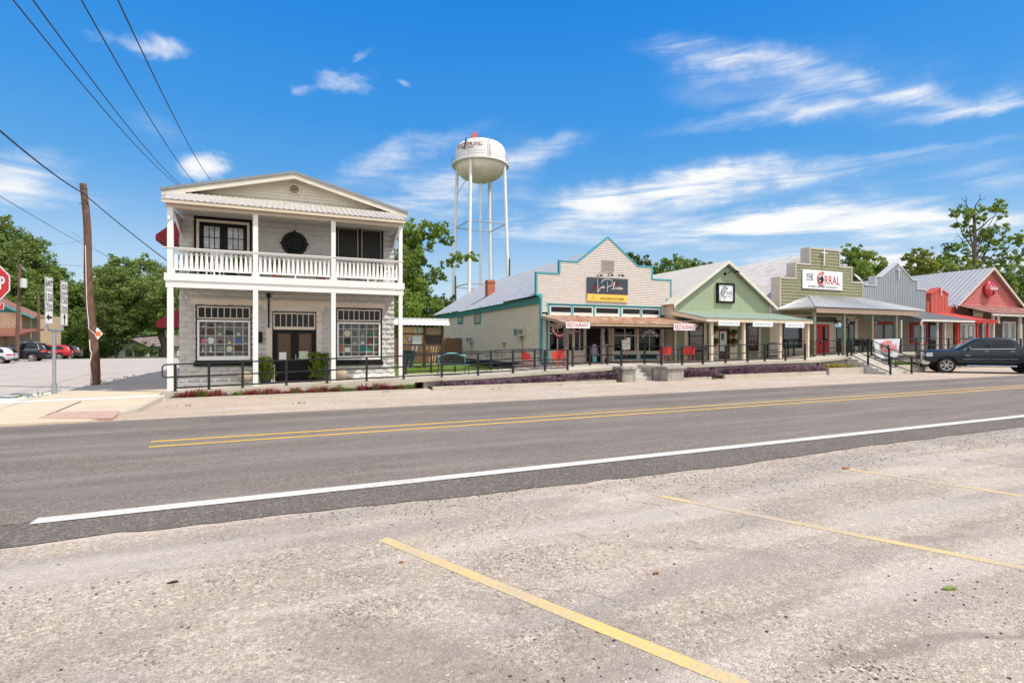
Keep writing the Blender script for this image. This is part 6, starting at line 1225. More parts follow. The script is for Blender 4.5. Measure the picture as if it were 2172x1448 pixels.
# ================= furniture =================
def wire_chair(kind, m, label, x, y, rz, grp, z=None):
    t = thing(kind, label, 'chair', (0,0,0), grp)
    q = [(.24*math.cos(a)*1.05, .24*math.sin(a), .43) for a in np.linspace(0, 6.283, 21)[:-1]]; MB().prismz([(a, b) for a, b, _ in q], .415, .44).build('seat', m, t, bevel=.006)
    mb = MB(); n = 18; v = []
    for i in range(n+1):
        a = math.radians(-25+230*i/n); hgt = .26+.20*math.sin(math.pi*i/n)**1.5
        for (r, z_) in ((.24,.43),(.30,.43+hgt),(.285,.43+hgt),(.225,.44)): v.append((r*math.cos(a)*1.05, r*math.sin(a)*1.0, z_))
    f = []
    for i in range(n):
        for k in range(4): f.append((i*4+k, (i+1)*4+k, (i+1)*4+(k+1) % 4, i*4+(k+1) % 4))
    mb.add(v, f+[(0,1,2,3),(n*4,n*4+3,n*4+2,n*4+1)]).build('backrest', m, t, smooth=True)
    for sx, sy in ((-1,-1),(1,-1),(-1,1),(1,1)): MB().tube([(sx*.17,sy*.17,.42),(sx*.24,sy*.24,0)], .012, 6).build('leg', m, t)
    if kind == 'bistro_chair': pass
    t.location = (x, y, wz(x) if z is None else z); t.rotation_euler = (0, 0, rz); return t
RC_ = 'red woven metal armchairs on the walkway'
def cpos(px, Y): return atY(px, 760, Y).x
wire_chair('red_armchair', CHAIRR, 'red metal armchair by the cream side wall, leftmost of the red chairs', cpos(1118, 21.9), 21.9, math.radians(70), RC_)
wire_chair('red_armchair', CHAIRR, 'red metal armchair under the left end of the rusty awning', cpos(1184, 21.2), 21.2, math.radians(-75), RC_)
wire_chair('red_armchair', CHAIRR, 'red metal armchair right of the small steps, back turned to the street', cpos(1411, 21.3), 21.3, math.radians(185), RC_)
wire_chair('red_armchair', CHAIRR, 'red metal armchair nearest the sage cottage, rightmost of the red chairs', cpos(1462, 21.6), 21.6, math.radians(-70), RC_)
wire_chair('bistro_chair', RAILM, 'black metal chair left of the cloth banner, on the olive building porch', cpos(1822, 22.6), 22.6, 1.2, 'black metal chairs on the olive building porch')
wire_chair('bistro_chair', RAILM, 'black metal chair nearest the cloth banner, on the olive building porch', cpos(1841, 22.4), 22.4, -1.4, 'black metal chairs on the olive building porch')
def table(px, Y, r, label, h=.72, name='patio_table'):
    x = cpos(px, Y); z = wz(x); t = thing(name, label, 'table', (x, Y, z), 'black metal patio tables')
    MB().lathe([(0,h-.012),(r,h-.012),(r,h+.012),(0,h+.012)], (x, Y, z), 24).build('table_top', RAILM, t)
    for k in range(4): a = math.pi/4+math.pi/2*k; ca, sa = math.cos(a), math.sin(a); MB().tube(curve([(x+ca*r*.75,Y+sa*r*.75,z+h-.01),(x+ca*r*.55,Y+sa*r*.55,z+h*.55),(x+ca*r*.5,Y+sa*r*.5,z+h*.4),(x+ca*r*.85,Y+sa*r*.85,z)], 4), .012, 6).build('leg', RAILM, t)
table(1049, 21.5, .5, 'round black patio table between the teal bench and red chairs'); table(1150, 22.1, .3, 'small black table between the two red chairs by the siding shop'); table(1438, 21.6, .28, 'small black table between the two red chairs by the sage cottage'); table(1830, 23.0, .3, 'small black table behind the chairs on the olive building porch')
# teal bench
x0 = atY(932, 760, 20.85).x; x1 = atY(992, 760, 20.85).x; z = wz(x0+.5); t = thing('park_bench', 'teal bench with black lattice back and black iron legs behind the handrail', 'bench', ((x0+x1)/2, 20.9, z))
mb = MB()
for k in range(4): mb.box(x0+.03, 20.62+.11*k, z+.40, x1-.03, 20.71+.11*k, z+.43)
mb.build('seat', GREENP, t); n = 16
mb = MB(); pts = [(x0+(x1-x0)*i/n, 21.12, z+.80+.09*math.sin(math.pi*i/n)**2) for i in range(n+1)]; mb.tube(pts, .035, 6).box(x0,21.09,z+.5,x0+.06,21.14,z+.83).box(x1-.06,21.09,z+.5,x1,21.14,z+.83).build('back_rail', GREENP, t)
mb = MB()
for i in range(22):
    u0 = i/22; X0 = x0+.08+(x1-x0-.16)*u0; X1 = X0+.06; top = lambda X: z+.74+.07*math.sin(math.pi*(X-x0)/(x1-x0))**2
    mb.tube([(X0,21.07,z+.5),(X1,21.07,top(X1))], .009, 4).tube([(X1,21.07,z+.5),(X0,21.07,top(X0))], .009, 4)
mb.tube([(x0+.06,21.07,z+.5),(x1-.06,21.07,z+.5)], .014, 5); mb.tube([(p[0],21.07,p[2]-.07) for p in pts], .016, 5).build('lattice_back', RAILM, t)
for X in (x0+.02, x1-.02):
    MB().tube(curve([(X,20.62,z),(X,20.64,z+.4),(X,20.66,z+.62),(X,20.9,z+.64),(X,21.1,z+.66)], 4), .018, 6).build('front_leg', RAILM, t); MB().tube([(X,21.2,z),(X,21.08,z+.42),(X,21.12,z+.8)], .018, 6).build('rear_leg', RAILM, t)
# grey bench under the cottage window
x0 = atY(1470, 760, 23.4).x; x1 = atY(1515, 760, 23.4).x; z = wz(x0+.5); t = thing('wooden_bench', 'weathered grey bench under the left cottage window', 'bench', ((x0+x1)/2, 23.4, z))
MB().box(x0,23.2,z+.42,x1,23.6,z+.47).build('seat', WOODM, t); MB().box(x0,23.62,z+.55,x1,23.66,z+.85).build('backrest', WOODM, t)
for X in (x0+.15, x1-.2): MB().prismx([(23.2,z),(23.3,z),(23.5,z+.42),(23.35,z+.42)], X, X+.06).prismx([(23.62,z),(23.7,z),(23.66,z+.85),(23.6,z+.85)], X+.001, X+.059).build('leg', WOODM, t)
# newspaper and notice stand
x = cpos(1328, 23.2); z = wz(x); t = thing('paper_stand', 'stand with white printed sheets by the right shop windows', 'notice stand', (x, 23.2, z)); MB().tube([(x,23.2,z),(x,23.2,z+.75)], .018, 6).box(x-.12,23.1,z,x+.12,23.3,z+.02).build('stand', CHAIRR, t)
for k, (a, b, c, d, m) in enumerate(((-.27,0,.92,1.2,PAPER),(.01,.25,1.0,1.32,PAPER),(-.27,0,.7,.9,PAPER),(.01,.25,.7,.97,PAPER))):
    s = MB().box(x+a, 23.17, z+c, x+b-.01, 23.19, z+d).build('sheet', m, t); mb = MB()
    for j in range(3): mb.box(x+a+.03, 23.166, z+c+.05+.065*j, x+b-.04, 23.169, z+c+.075+.065*j)
    mb.build('print', mat('print_brown', (.2,.08,.06), .6, .2, 9) if k in (0,) else mat('print_grey', (.25,.25,.27), .6, .1), s)
for px, l in ((1261, 'grey garment with a turquoise patch hanging in the dark shop doorway'), (1286, 'plain grey garment hanging behind the right awning post')):
    c = atY(px, 745, 22.6); w = .2 if px < 1270 else .13; t = thing('hanging_garment', l, 'garment', tuple(c)); CL = mat('grey_cloth', (.20,.20,.23), .9, .25, 12, .2, 60)
    mb = MB().prism([(c.x-w*.6,c.z-.35),(c.x+w*.6,c.z-.35),(c.x+w*.65,c.z+.2),(c.x+w*.4,c.z+.36),(c.x-w*.4,c.z+.36),(c.x-w*.65,c.z+.2)], c.y-.03, c.y+.03).prism([(c.x-w*.66,c.z+.2),(c.x-w*.5,c.z+.32),(c.x-w*1.1,c.z-.25),(c.x-w*1.35,c.z-.2)], c.y-.02, c.y+.02).prism([(c.x+w*.66,c.z+.2),(c.x+w*.5,c.z+.32),(c.x+w*1.1,c.z-.25),(c.x+w*1.35,c.z-.2)], c.y-.02, c.y+.02); mb.build('cloth', CL, t, bevel=.01)
    if px < 1270: MB().box(c.x-w*.55,c.y-.04,c.z-.52,c.x+w*.55,c.y,c.z-.28).build('patch', mat('turquoise_cloth', (.10,.33,.40), .8, .1, 9), t)
    MB().tube([(c.x,c.y,c.z+.36),(c.x,c.y,c.z+.85)], .008, 4).build('hanger', BLACK, t)
# ================= notice board =================
NY = 30.0; x0 = atY(842, 700, NY).x; x1 = atY(940, 700, NY).x; zb_ = atY(895, 732.5, NY).z; zt_ = atY(895, 689, NY).z
t = thing('notice_board', 'dark wooden notice board with a white metal roof on the lawn', 'notice board', ((x0+x1)/2, NY, .3)); xm = atY(898, 700, NY).x
for X in (x0, xm, x1-.12): MB().box(X,NY-.08,.2,X+.13,NY+.06,zt_).build('post', WOODD, t)
MB().box(x0,NY-.05,zt_-.12,x1,NY+.03,zt_).box(x0+.13,NY-.05,zb_,xm,NY+.03,zb_+.1).box(xm+.13,NY-.05,zb_,x1-.12,NY+.03,zb_+.1).box(x0+.13,NY-.05,(zb_+zt_)/2+.05,xm,NY+.03,(zb_+zt_)/2+.12).build('frame', WOODD, t)
zc = (zb_+zt_)/2+.05; CORK = mat('plywood_panel', (.50,.33,.17), .8, .12, 3); MB().box(x0+.13,NY,zc+.07,xm,NY+.025,zt_-.12).build('panel', CORK, t); MB().box(x0+.13,NY,zb_+.1,xm,NY+.025,zc).build('panel', CORK, t)
MB().box(xm+.13,NY,zc+.0,x1-.12,NY+.025,zt_-.14).build('panel', mat('brown_panel', (.30,.20,.14), .8, .12, 3), t); MB().box(xm+.13,NY+.005,zb_+.1,x1-.12,NY+.03,zc-.02).build('panel', WOODD, t)
def poster(px0, px1, y0, y1, m, label, pr=None):
    a, b, z0, z1 = R(px0, px1, y0, y1, NY-.02); o = MB().box(a,NY-.02,z0,b,NY-.008,z1).build('poster', m); tag(o, label, 'poster', 'papers on the notice board')
    if pr:
        mb = MB()
        for j in range(4): mb.box(a+.04,NY-.026,z0+.05+(z1-z0)*.22*j,b-.04,NY-.0205,z0+.05+(z1-z0)*.22*j+.05)
        mb.build('print', pr, o)
poster(881,890.5,695,707,PAPER,'white paper with green print in the upper panel of the notice board',mat('print_green',(.05,.14,.09),.6,0)); poster(864.5,873.5,715,725.5,mat('purple_paper',(.10,.06,.10),.7,.1),'dark purple flyer in the lower panel of the notice board',mat('print_pale',(.5,.45,.5),.6,0)); poster(875,893.5,712.5,729,mat('bluish_paper',(.60,.62,.64),.7,.03),'pale sheets pinned right of the dark purple flyer'); poster(856,862.5,711,719,mat('orange_paper',(.5,.26,.05),.7,.2,9),'orange torn flyer at the left of the lower panel')
rf = MB().corr((x0-.2,NY-.42,zt_-.02),(x1+.3,NY-.42,zt_-.02),(x0-.2,NY-.0,zt_+.34),.24,.025,d=(x1+.3,NY,zt_+.34)).corr((x0-.2,NY+.42,zt_-.02),(x1+.3,NY+.42,zt_-.02),(x0-.2,NY+.005,zt_+.34),.24,.025,d=(x1+.3,NY+.005,zt_+.34)).build('roof', mat('white_metal_roof', (.72,.72,.72), .45, .05, 3), t); MB().box(x0-.22,NY-.09,zt_+.33,x1+.32,NY+.09,zt_+.385).build('ridge_cap', mat('white_metal_roof', (.72,.72,.72)), rf)
# leaning boards, crate and fence behind it
mb = MB(); lab = ['leftmost','second','third','fourth','rightmost']
for i, px in enumerate((900, 905, 914, 919, 925)):
    a = atY(px, 745, NY+.9); o = MB().hexa([(a.x-.25,NY+.5,.3),(a.x-.19,NY+.5,.3),(a.x-.19,NY+.56,.3),(a.x-.25,NY+.56,.3),(a.x+.05,NY+1.1,1.55),(a.x+.11,NY+1.1,1.55),(a.x+.11,NY+1.16,1.55),(a.x+.05,NY+1.16,1.55)]).build('leaning_board', mat('tan_board', (.38,.24,.11), .8, .2, 8)); tag(o, lab[i]+' of the tan boards leaning below the notice board', 'board', 'boards leaning below the notice board')
a = atY(866, 745, NY+1.0); tag(MB().box(a.x-.3,NY+.7,.28,a.x+.25,NY+1.3,1.25).box(a.x-.33,NY+.67,1.25,a.x+.28,NY+1.33,1.32).build('storage_bin', mat('dark_teal_plastic', (.02,.10,.09), .6, .1), bevel=.02), 'dark teal bin behind the left of the notice board', 'bin')
for k, px in enumerate((872, 880)): a = atY(px, 745, NY+.7); tag(MB().hexa([(a.x-.3,NY+.4,.3),(a.x-.2,NY+.4,.3),(a.x-.2,NY+.5,.3),(a.x-.3,NY+.5,.3),(a.x+.2,NY+1.2,1.6),(a.x+.3,NY+1.2,1.6),(a.x+.3,NY+1.3,1.6),(a.x+.2,NY+1.3,1.6)]).build('grey_beam', mat('grey_beam', (.22,.22,.22), .7, .2, 6)), ('left','right')[k]+' grey beam leaning beside the dark teal bin', 'beam', 'grey beams leaning below the notice board')
mb = MB(); fx0, fx1 = 3.98, 11.7
i = 0; X = fx0
while X < fx1: w = .14; mb.box(X,38.0,.15,X+w-.012,38.03,2.15+.03*math.sin(X*9)); X += w
t = thing('board_fence', 'brown board fence at the back of the lawn', 'fence', (8, 38, .2)); mb.build('boards', mat('fence_brown', (.17,.09,.05), .85, .25, 6, .2, 30), t); MB().box(fx0,38.035,.5,fx1,38.08,.6).box(fx0,38.035,1.7,fx1,38.08,1.8).build('rail', WOODM, t)
# ================= poles, wires, road signs =================
b0 = xy(203, 820, .05); tp = atY(177, 390, b0[1]); n = 14
bp0 = Vector((b0[0], b0[1], -.1)); P = [bp0.lerp(tp, i/n)+Vector((.04*math.sin(i*.7), 0, 0)) for i in range(n+1)]
t = thing('leaning_utility_pole', 'tall leaning brown wooden utility pole on the pavement corner', 'utility pole', (bp0.x, bp0.y, .08)); MB().tube(P, [.165-.05*i/n for i in range(n+1)], 14).build('pole', POLEW, t, smooth=True)
q = [atY(px, py, bp0.y-.14) for px, py in ((181,520),(183,600),(184.5,650),(188,683),(188.5,697),(195,703),(203,710),(204,716)) ]; q2 = [atY(px, py, bp0.y-.14) for px, py in ((190,720),(191,742),(195,749),(193,756),(191,770),(194,800),(196,818))]
MB().tube(q, .012, 6).build('white_cable', WHITE, t); MB().tube(q2, .016, 6).build('white_cable', WHITE, t)
c = atY(207, 707.5, bp0.y-.05); s = .19; MB().prism([(c.x-s*.9,c.z),(c.x,c.z-s*1.3),(c.x+s*.95,c.z),(c.x,c.z+s*1.3)], c.y-.02, c.y).build('diamond_marker', SIGNW, t); MB().box(c.x-.09,c.y-.028,c.z-.09,c.x+.11,c.y-.021,c.z+.08).build('orange_patch', mat('orange_sticker', (.75,.17,.02), .6, 0), t)
for k, py in enumerate((400, 432)): c = atY(176, py, bp0.y-.18); MB().tube([(c.x-.12,c.y,c.z),(c.x+.16,c.y,c.z)], .015, 5).build('bolt', CHAR, t)
def wire(name, label, pts, r=.012, sag=0, grp='overhead wires'):
    a, b = Vector(pts[0]), Vector(pts[1]); q = [a.lerp(b, i/24)-Vector((0,0,sag*4*(i/24)*(1-i/24))) for i in range(25)]; return tag(MB().tube(q, r, 5).build(name, mat('black_cable', (.015,.016,.02), .6, 0)), label, 'wire', grp)
WN = ['leftmost','second','third','rightmost']
for i, (x0, x1, y1) in enumerate(((66,388,400),(104,396,402),(199,424,400),(272,456,394))):
    A = atD(x1, y1, 30); B_ = atD(x0, -2, 9.5); B_ = A+(B_-A)*1.35; wire('power_line', WN[i]+' of the four wires running down to the tall building roof', (A, B_), .013, .55, 'four wires running down to the tall building')
A = atD(0, 267, 12); Bm = atY(176.5, 410, bp0.y-.2); wire('heavy_cable', 'thick black cable from the upper left to the leaning pole', (atD(-60, 225, 10), Bm), .022, .12, 'thick black cables on the leaning pole')
wire('heavy_cable', 'thick black cable from the leaning pole to the tall building', (Bm, Vector((XL-.05, 26.5, atX(352, 557, XL-.05).z))), .02, .1, 'thick black cables on the leaning pole')
wire('service_wire', 'thin black wire low at the far left', (atD(-40, 392, 20), atD(256, 554, 78)), .015, .3); wire('service_wire', 'thin dark wire crossing above the distant trees', (atD(-30, 556, 62), atD(352, 564, 80)), .02, .2)
wire('service_wire', 'thin dark wire slanting to the distant trees', (atD(80, 526, 60), atD(200, 506, 60)), .012, .0); wire('service_wire','thin pale wire slanting behind the leaning pole', (atD(150, 490, 60), atD(330, 610, 85)), .014, .2)
wire('service_wire','thin wire from the tall building toward the water tower pole', (atD(858, 560, 40), atD(966, 598, 66)), .014, .3)
def dpole(px0, py0, px1, py1, d, r, label, extra=0):
    a = atD(px0, py0, d); b = atD(px1, py1, d); a.z = gz(a.x, a.y)-.1; t = thing('utility_pole', label, 'utility pole', (a.x, a.y, a.z)); MB().tube([a, a.lerp(b,.5), b], [r, r*.85, r*.7], 10).build('pole', POLEW, t, smooth=True)
    if extra:
        c = atD(50, 601, d-.3); MB().lathe([(.0,-.42),(.27,-.42),(.27,.40),(.2,.46),(0,.46)], c, 16).build('transformer', mat('pale_transformer', (.50,.50,.46), .5, .08, 3), t, smooth=True)
        for k in range(3): e = atD(48+k*3.2, 565+k*3, d); MB().tube([atD(42,566,d), e], .03, 5).tube([e, e+Vector((0,0,-.28))], .035, 5).build('bracket', STEEL, t)
    return t
dpole(35,724,43,559,52,.19,'wooden utility pole with a grey transformer beside the brick building',1); dpole(82.5,724,81.5,626,62,.17,'short plain wooden pole behind the dark parked cars'); dpole(967.5,660,966,586,58,.14,'wooden pole beside the left leg of the water tower'); dpole(1080.5,610,1080.5,548,70,.17,'wooden pole beside the right leg of the water tower')
# route marker signs
sx, sy = -7.0, 21.1; b = xy(115, 838, .08); sx, sy = b; z0 = .08
t = thing('route_sign_post', 'steel sign post with two stacks of white route markers', 'road sign', (sx, sy, z0)); MB().tube([(sx,sy,z0-.1),(sx,sy,2.22)], .05, 12).build('post', STEEL, t, smooth=True)
MB().tube([(sx,sy,z0-.05),(sx,sy,z0+.35)], .075, 10).box(sx-.2,sy-.03,z0+.22,sx+.2,sy+.03,z0+.27).box(sx-.16,sy-.03,z0+.10,sx+.16,sy+.03,z0+.14).build('base_collar', STEEL, t)
ya, yb = atX(105, 640, sx+.06).y, atX(137.3, 640, sx+.06).y; ym = sy
MB().tube(curve([(sx,ya,2.5),(sx,ya+.02,2.25),(sx,ya+.12,2.18),(sx,ym,2.16),(sx,yb-.12,2.18),(sx,yb-.02,2.25),(sx,yb,2.5)], 5), .038, 8).build('yoke', STEEL, t); MB().tube([(sx,ya,2.4),(sx,ya,3.8)], .025, 6).tube([(sx,yb,2.4),(sx,yb,3.8)], .025, 6).build('upright', STEEL, t)
YD = (0, 1, 0)
def plate(yc, zc, w, h, txts, arrow=None, tri=False):
    X = sx+.05; p = MB().box(X-.004, yc-w/2, zc-h/2, X, yc+w/2, zc+h/2).build('sign_plate', SIGNW, t, bevel=0); e = .02; mb = MB()
    for a, b_, c, d in ((-w/2+e,-w/2+e+.012,-h/2+e,h/2-e),(w/2-e-.012,w/2-e,-h/2+e,h/2-e),(-w/2+e+.012,w/2-e-.012,-h/2+e,-h/2+e+.012),(-w/2+e+.012,w/2-e-.012,h/2-e-.012,h/2-e)): mb.box(X+.001, yc+a, zc+c, X+.004, yc+b_, zc+d)
    for tx, dz, hh, ww in txts: mb.text(tx, (X+.005, yc, zc+dz), ww, hh, .004, 'c', YD)
    if arrow == 'l': mb.add([(X+.005,yc+u,zc+v) for u, v in ((.2,-.035),(.2,.035),(-.02,.035),(-.02,.11),(-.21,0),(-.02,-.11),(-.02,-.035))], [tuple(range(7))])
    if arrow == 'u': mb.add([(X+.005,yc+u,zc+v) for u, v in ((-.035,-.18),(.035,-.18),(.035,.02),(.11,.02),(0,.19),(-.11,.02),(-.035,.02))], [tuple(range(7))])
    mb.build('lettering', SIGNB, p)
for yc, w1, dz, ar in ((ya,'EAST',0,'l'),(yb,'SOUTH',0,'u')): plate(yc,3.66+dz,.6,.40,[(w1,-.1,.2,.46)]); plate(yc,3.14,.6,.62,[('150',-.04,.24,.44),('TEXAS',-.25,.12,.42)]); plate(yc,2.58,.6,.46,[],ar)
# stop sign at the very left edge
c = atD(-17, 600, 11.1); dr_ = Vector((math.cos(YAW), -math.sin(YAW), 0)); nb = Vector((-math.sin(YAW), -math.cos(YAW), 0)); t = thing('stop_sign', 'red octagonal STOP sign cut off by the left edge, with a small red plate below', 'stop sign', (c.x, c.y, 0))
def octo(r, off, m, nm):
    vs = [c+nb*off+dr_*(r*math.cos(a))+Vector((0,0,r*math.sin(a))) for a in [math.pi/8+math.pi/4*k for k in range(8)]]; vb = [v-nb*.003 for v in vs]; return MB().add(vs+vb, [tuple(range(8)), tuple(range(15,7,-1))]+[(i,(i+1)%8,(i+1)%8+8,i+8) for i in range(8)]).build(nm, m, t)
SR = mat('stop_red', (.62,.02,.02), .4, .03, 3); octo(.415, 0, SIGNW, 'border'); octo(.385, .004, SR, 'face'); MB().text('STOP', c+nb*.01-Vector((0,0,.125)), .57, .26, .03, 'c', dr_).build('lettering', SIGNW, t)
cc = c-Vector((0,0,.495)); 
def pl(w, h, off, m, nm): return MB().add([cc+nb*(off+o)+dr_*(s1*w/2)+Vector((0,0,s2*h/2)) for o in (0, -.003) for s1, s2 in ((-1,-1),(1,-1),(1,1),(-1,1))], [(0,1,2,3),(7,6,5,4),(0,4,5,1),(1,5,6,2),(2,6,7,3),(3,7,4,0)]).build(nm, m, t)
pl(.5,.14,.0,SIGNW,'small_plate_border'); pl(.48,.12,.004,SR,'small_plate'); MB().text('ALL WAY', cc+nb*.01-Vector((0,0,.035)), .40, .07, .03, 'c', dr_).build('small_lettering', SIGNW, t)
MB().tube([c-nb*.03-Vector((0,0,c.z)), c-nb*.03+Vector((0,0,.4))], .03, 8).build('post', STEEL, t)
# ================= water tower =================
D = 90; cx_ = 1019; T0 = atD(cx_, 728, D); tx, ty = T0.x, T0.y; g0 = gz(tx, ty)
def zt(py, d=D): return CAMH+(HZ-py)*d/F
TW = mat('tower_white', (.74,.72,.68), .5, .06, .6, col2=(.48,.42,.32), k2=(.62,.8), s2=.7); TWL = mat('tower_underside', (.80,.67,.58), .55, .08, .6, col2=(.42,.38,.28), k2=(.5,.75), s2=.5)
t = thing('water_tower', 'tall white water tower with lettering on its round tank and splayed legs', 'water tower', (tx, ty, g0)); ar = 4.3; z1 = zt(353); z2 = zt(325); z3 = zt(303)
prof = [(ar, z1-.1),(ar, z2)]+[(ar*math.cos(a)**.58, z2+(z3-z2)*math.sin(a)) for a in np.linspace(.12, math.pi/2, 12)]; tk = MB().lathe(prof, (tx, ty, 0), 48).build('tank', TW, t, smooth=True)
MB().lathe([(0, z1-2.72)]+[(ar*math.sin(a), z1-.1-2.62*math.cos(a)) for a in np.linspace(.12, math.pi/2, 12)], (tx, ty, 0), 48).build('tank_bowl', TWL, t, smooth=True)
MB().lathe([(ar+.02,z1-.12),(ar+.62,z1-.12),(ar+.62,z1+.08),(ar+.58,z1+.08),(ar+.58,z1),(ar+.02,z1)], (tx, ty, 0), 48).build('walkway', TW, t)
mb = MB()
for h in (.55, 1.0): mb.tube([(tx+(ar+.6)*math.cos(a), ty+(ar+.6)*math.sin(a), z1+h) for a in np.linspace(0, 6.283, 49)[:-1]], .028, 4, closed=True)
for k in range(24): a = 2*math.pi*k/24; mb.tube([(tx+(ar+.6)*math.cos(a), ty+(ar+.6)*math.sin(a), z1+.0),(tx+(ar+.6)*math.cos(a), ty+(ar+.6)*math.sin(a), z1+1.0)], .025, 4)
mb.build('guard_rail', mat('grey_rail', (.32,.33,.34), .5, .1), t)
fw = Vector((math.sin(YAW), math.cos(YAW), 0)); rt = Vector((math.cos(YAW), -math.sin(YAW), 0)); CT = Vector((tx, ty, 0)); legs = []
for k in range(4):
    a = math.radians(162+90*k); dv = rt*math.cos(a)+fw*math.sin(a); top = CT+dv*(ar+.05); top.z = z1-.15; bot = CT+dv*(ar*1.26); bot.z = g0-.2; legs.append((top, bot)); MB().tube([bot, bot.lerp(top,.5), top], .27, 12).build('leg', TW, t, smooth=True)
    MB().tube([top-Vector((0,0,.4)), CT+dv*1.2+Vector((0,0,z1-2.75))], .06, 5).build('stay', TWL, t)
MB().tube([(tx,ty,g0-.2),(tx,ty,z1-2.9)], .22, 12).build('riser_pipe', TW, t, smooth=True)
for py in (479, 606):
    u = (zt(py)-g0)/(z1-.15-g0); q = [b.lerp(tp_, u) for tp_, b in legs]; MB().tube(q, .095, 6, closed=True).build('brace', mat('brace_grey', (.30,.30,.29), .6, .1), t)
a1_ = legs[0]; MB().tube([a1_[1].lerp(a1_[0],.86), legs[1][1].lerp(legs[1][0],.93)], .05, 5).build('brace', mat('brace_grey', (.3,.3,.29)), t)
def ontank(ang, z, off=.02): dv = rt*math.sin(ang)-fw*math.cos(ang); p = CT+dv*(ar+off); p.z = z; return p, rt*math.cos(ang)+fw*math.sin(ang)
for txt, z_, h, a0, a1_, m in (('COLDSPRING', zt(328), .66, -.98, .06, mat('tower_maroon', (.26,.09,.09), .6, 0)), ('TROJANS', zt(333), .38, -.72, -.24, mat('tower_maroon', (.16,.02,.025)))):
    mb = MB()
    for i, ch in enumerate(txt): ang = a0+(a1_-a0)*i/(len(txt)-1); p, xd = ontank(ang, z_, .03); mb.text(ch, p, None, h, .008, 'c', xd)
    mb.build('lettering', m, tk)
mb = MB()
for i in range(10): a = math.pi*(.2+1.5*i/9); p, xd = ontank(-.5+.10*math.cos(a), zt(327.5)+.5*math.sin(a), .05); mb.ball(p, .055, n=6)
mb.build('helmet_emblem', mat('tower_maroon', (.16,.02,.025)), tk); mb = MB(); p, xd = ontank(-.52, zt(324), .05)
mb.add([p+Vector((0,0,1.2)), p+xd*.28+Vector((0,0,.5)), p+xd*.05+Vector((0,0,.55)), p-xd*.35+Vector((0,0,-.9)), p-xd*.3+Vector((0,0,.3))], [(0,1,2,3,4)]); mb.build('emblem_plume', BLACK, tk)
p, xd = ontank(.42, 0, .15); mb = MB()
for s in (-.16, .16): mb.tube([p+xd*s+Vector((0,0,z1+.0)), p+xd*s+Vector((0,0,z2+.6)), p-(p-CT).normalized()*1.4+xd*s+Vector((0,0,z3-.4))], .03, 4)
for k in range(9): mb.tube([p-xd*.16+Vector((0,0,z1+.3+.35*k)), p+xd*.16+Vector((0,0,z1+.3+.35*k))], .02, 4)
mb.build('ladder', mat('ladder_grey', (.35,.36,.37), .5, .1, metal=.3), t); lb, lt = legs[3][1], legs[3][0]; mb = MB(); off = (rt*.42)
for s in (-.13,.13): mb.tube([lb+off+rt*s, lt+off+rt*s], .03, 4)
mb.build('leg_ladder', mat('ladder_grey', (.35,.36,.37)), t)
ORG = mat('orange_sock', (.80,.10,.03), .6, .05); pt = atD(999, 303, D-1.5); MB().tube([pt, pt+rt*.35+Vector((0,0,.9)), pt+rt*.9+Vector((0,0,1.7))], [.34,.36,.26], 12).build('orange_duct', ORG, t, smooth=True); p = ontank(.42, zt(304), .1)[0]; MB().ball(tuple(p-(p-CT).normalized()*.9+Vector((0,0,.15))), .14).build('red_light', SR, t)
# ================= vehicles =================
def loft_body(st, cuts, lvl=2):
    vs = []; fs = []; n = None
    for (x, zb, zl, zr, w, wr) in st:
        zm = (zb+zl)/2; half = [(.0,zb),(w*.80,zb),(w*.955,zb+.07),(w,zm),(w*.985,zl-.04),(w*.95,zl),(wr+.02,zr-.07),(wr*.9,zr-.01),(wr*.45,zr),(0,zr+.004)]
        ring = half+[(-a, b) for a, b in half[-2:0:-1]]; n = len(ring); vs += [(x, a, b) for a, b in ring]
    for i in range(len(st)-1):
        for k in range(n): fs.append((i*n+k, i*n+(k+1) % n, (i+1)*n+(k+1) % n, (i+1)*n+k))
    fs += [tuple(range(n)), tuple(range((len(st)-1)*n, len(st)*n))[::-1]]
    me = bpy.data.meshes.new('loft'); me.from_pydata(vs, [], fs); bm = bmesh.new(); bm.from_mesh(me); bmesh.ops.recalc_face_normals(bm, faces=bm.faces); bm.to_mesh(me); bm.free()
    o = bpy.data.objects.new('loft', me); C.objects.link(o); m = o.modifiers.new('s', 'SUBSURF'); m.levels = lvl; m.render_levels = lvl; tmp = [o]
    for (x, z, r, y0, y1) in cuts:
        c = MB().lathe([(r, y0), (r, y1)], (0,0,0), 32, 'y'); c.v = [(a+x, b, d+z) for a, b, d in c.v]; co = c.build('cutter', None, keep=True); tmp.append(co); b = o.modifiers.new('b', 'BOOLEAN'); b.operation = 'DIFFERENCE'; b.object = co; b.solver = 'EXACT'
    bpy.context.view_layer.update(); dg = bpy.context.evaluated_depsgraph_get(); dg.update(); r = bpy.data.meshes.new_from_object(o.evaluated_get(dg))
    for q in tmp: bpy.data.objects.remove(q)
    return r
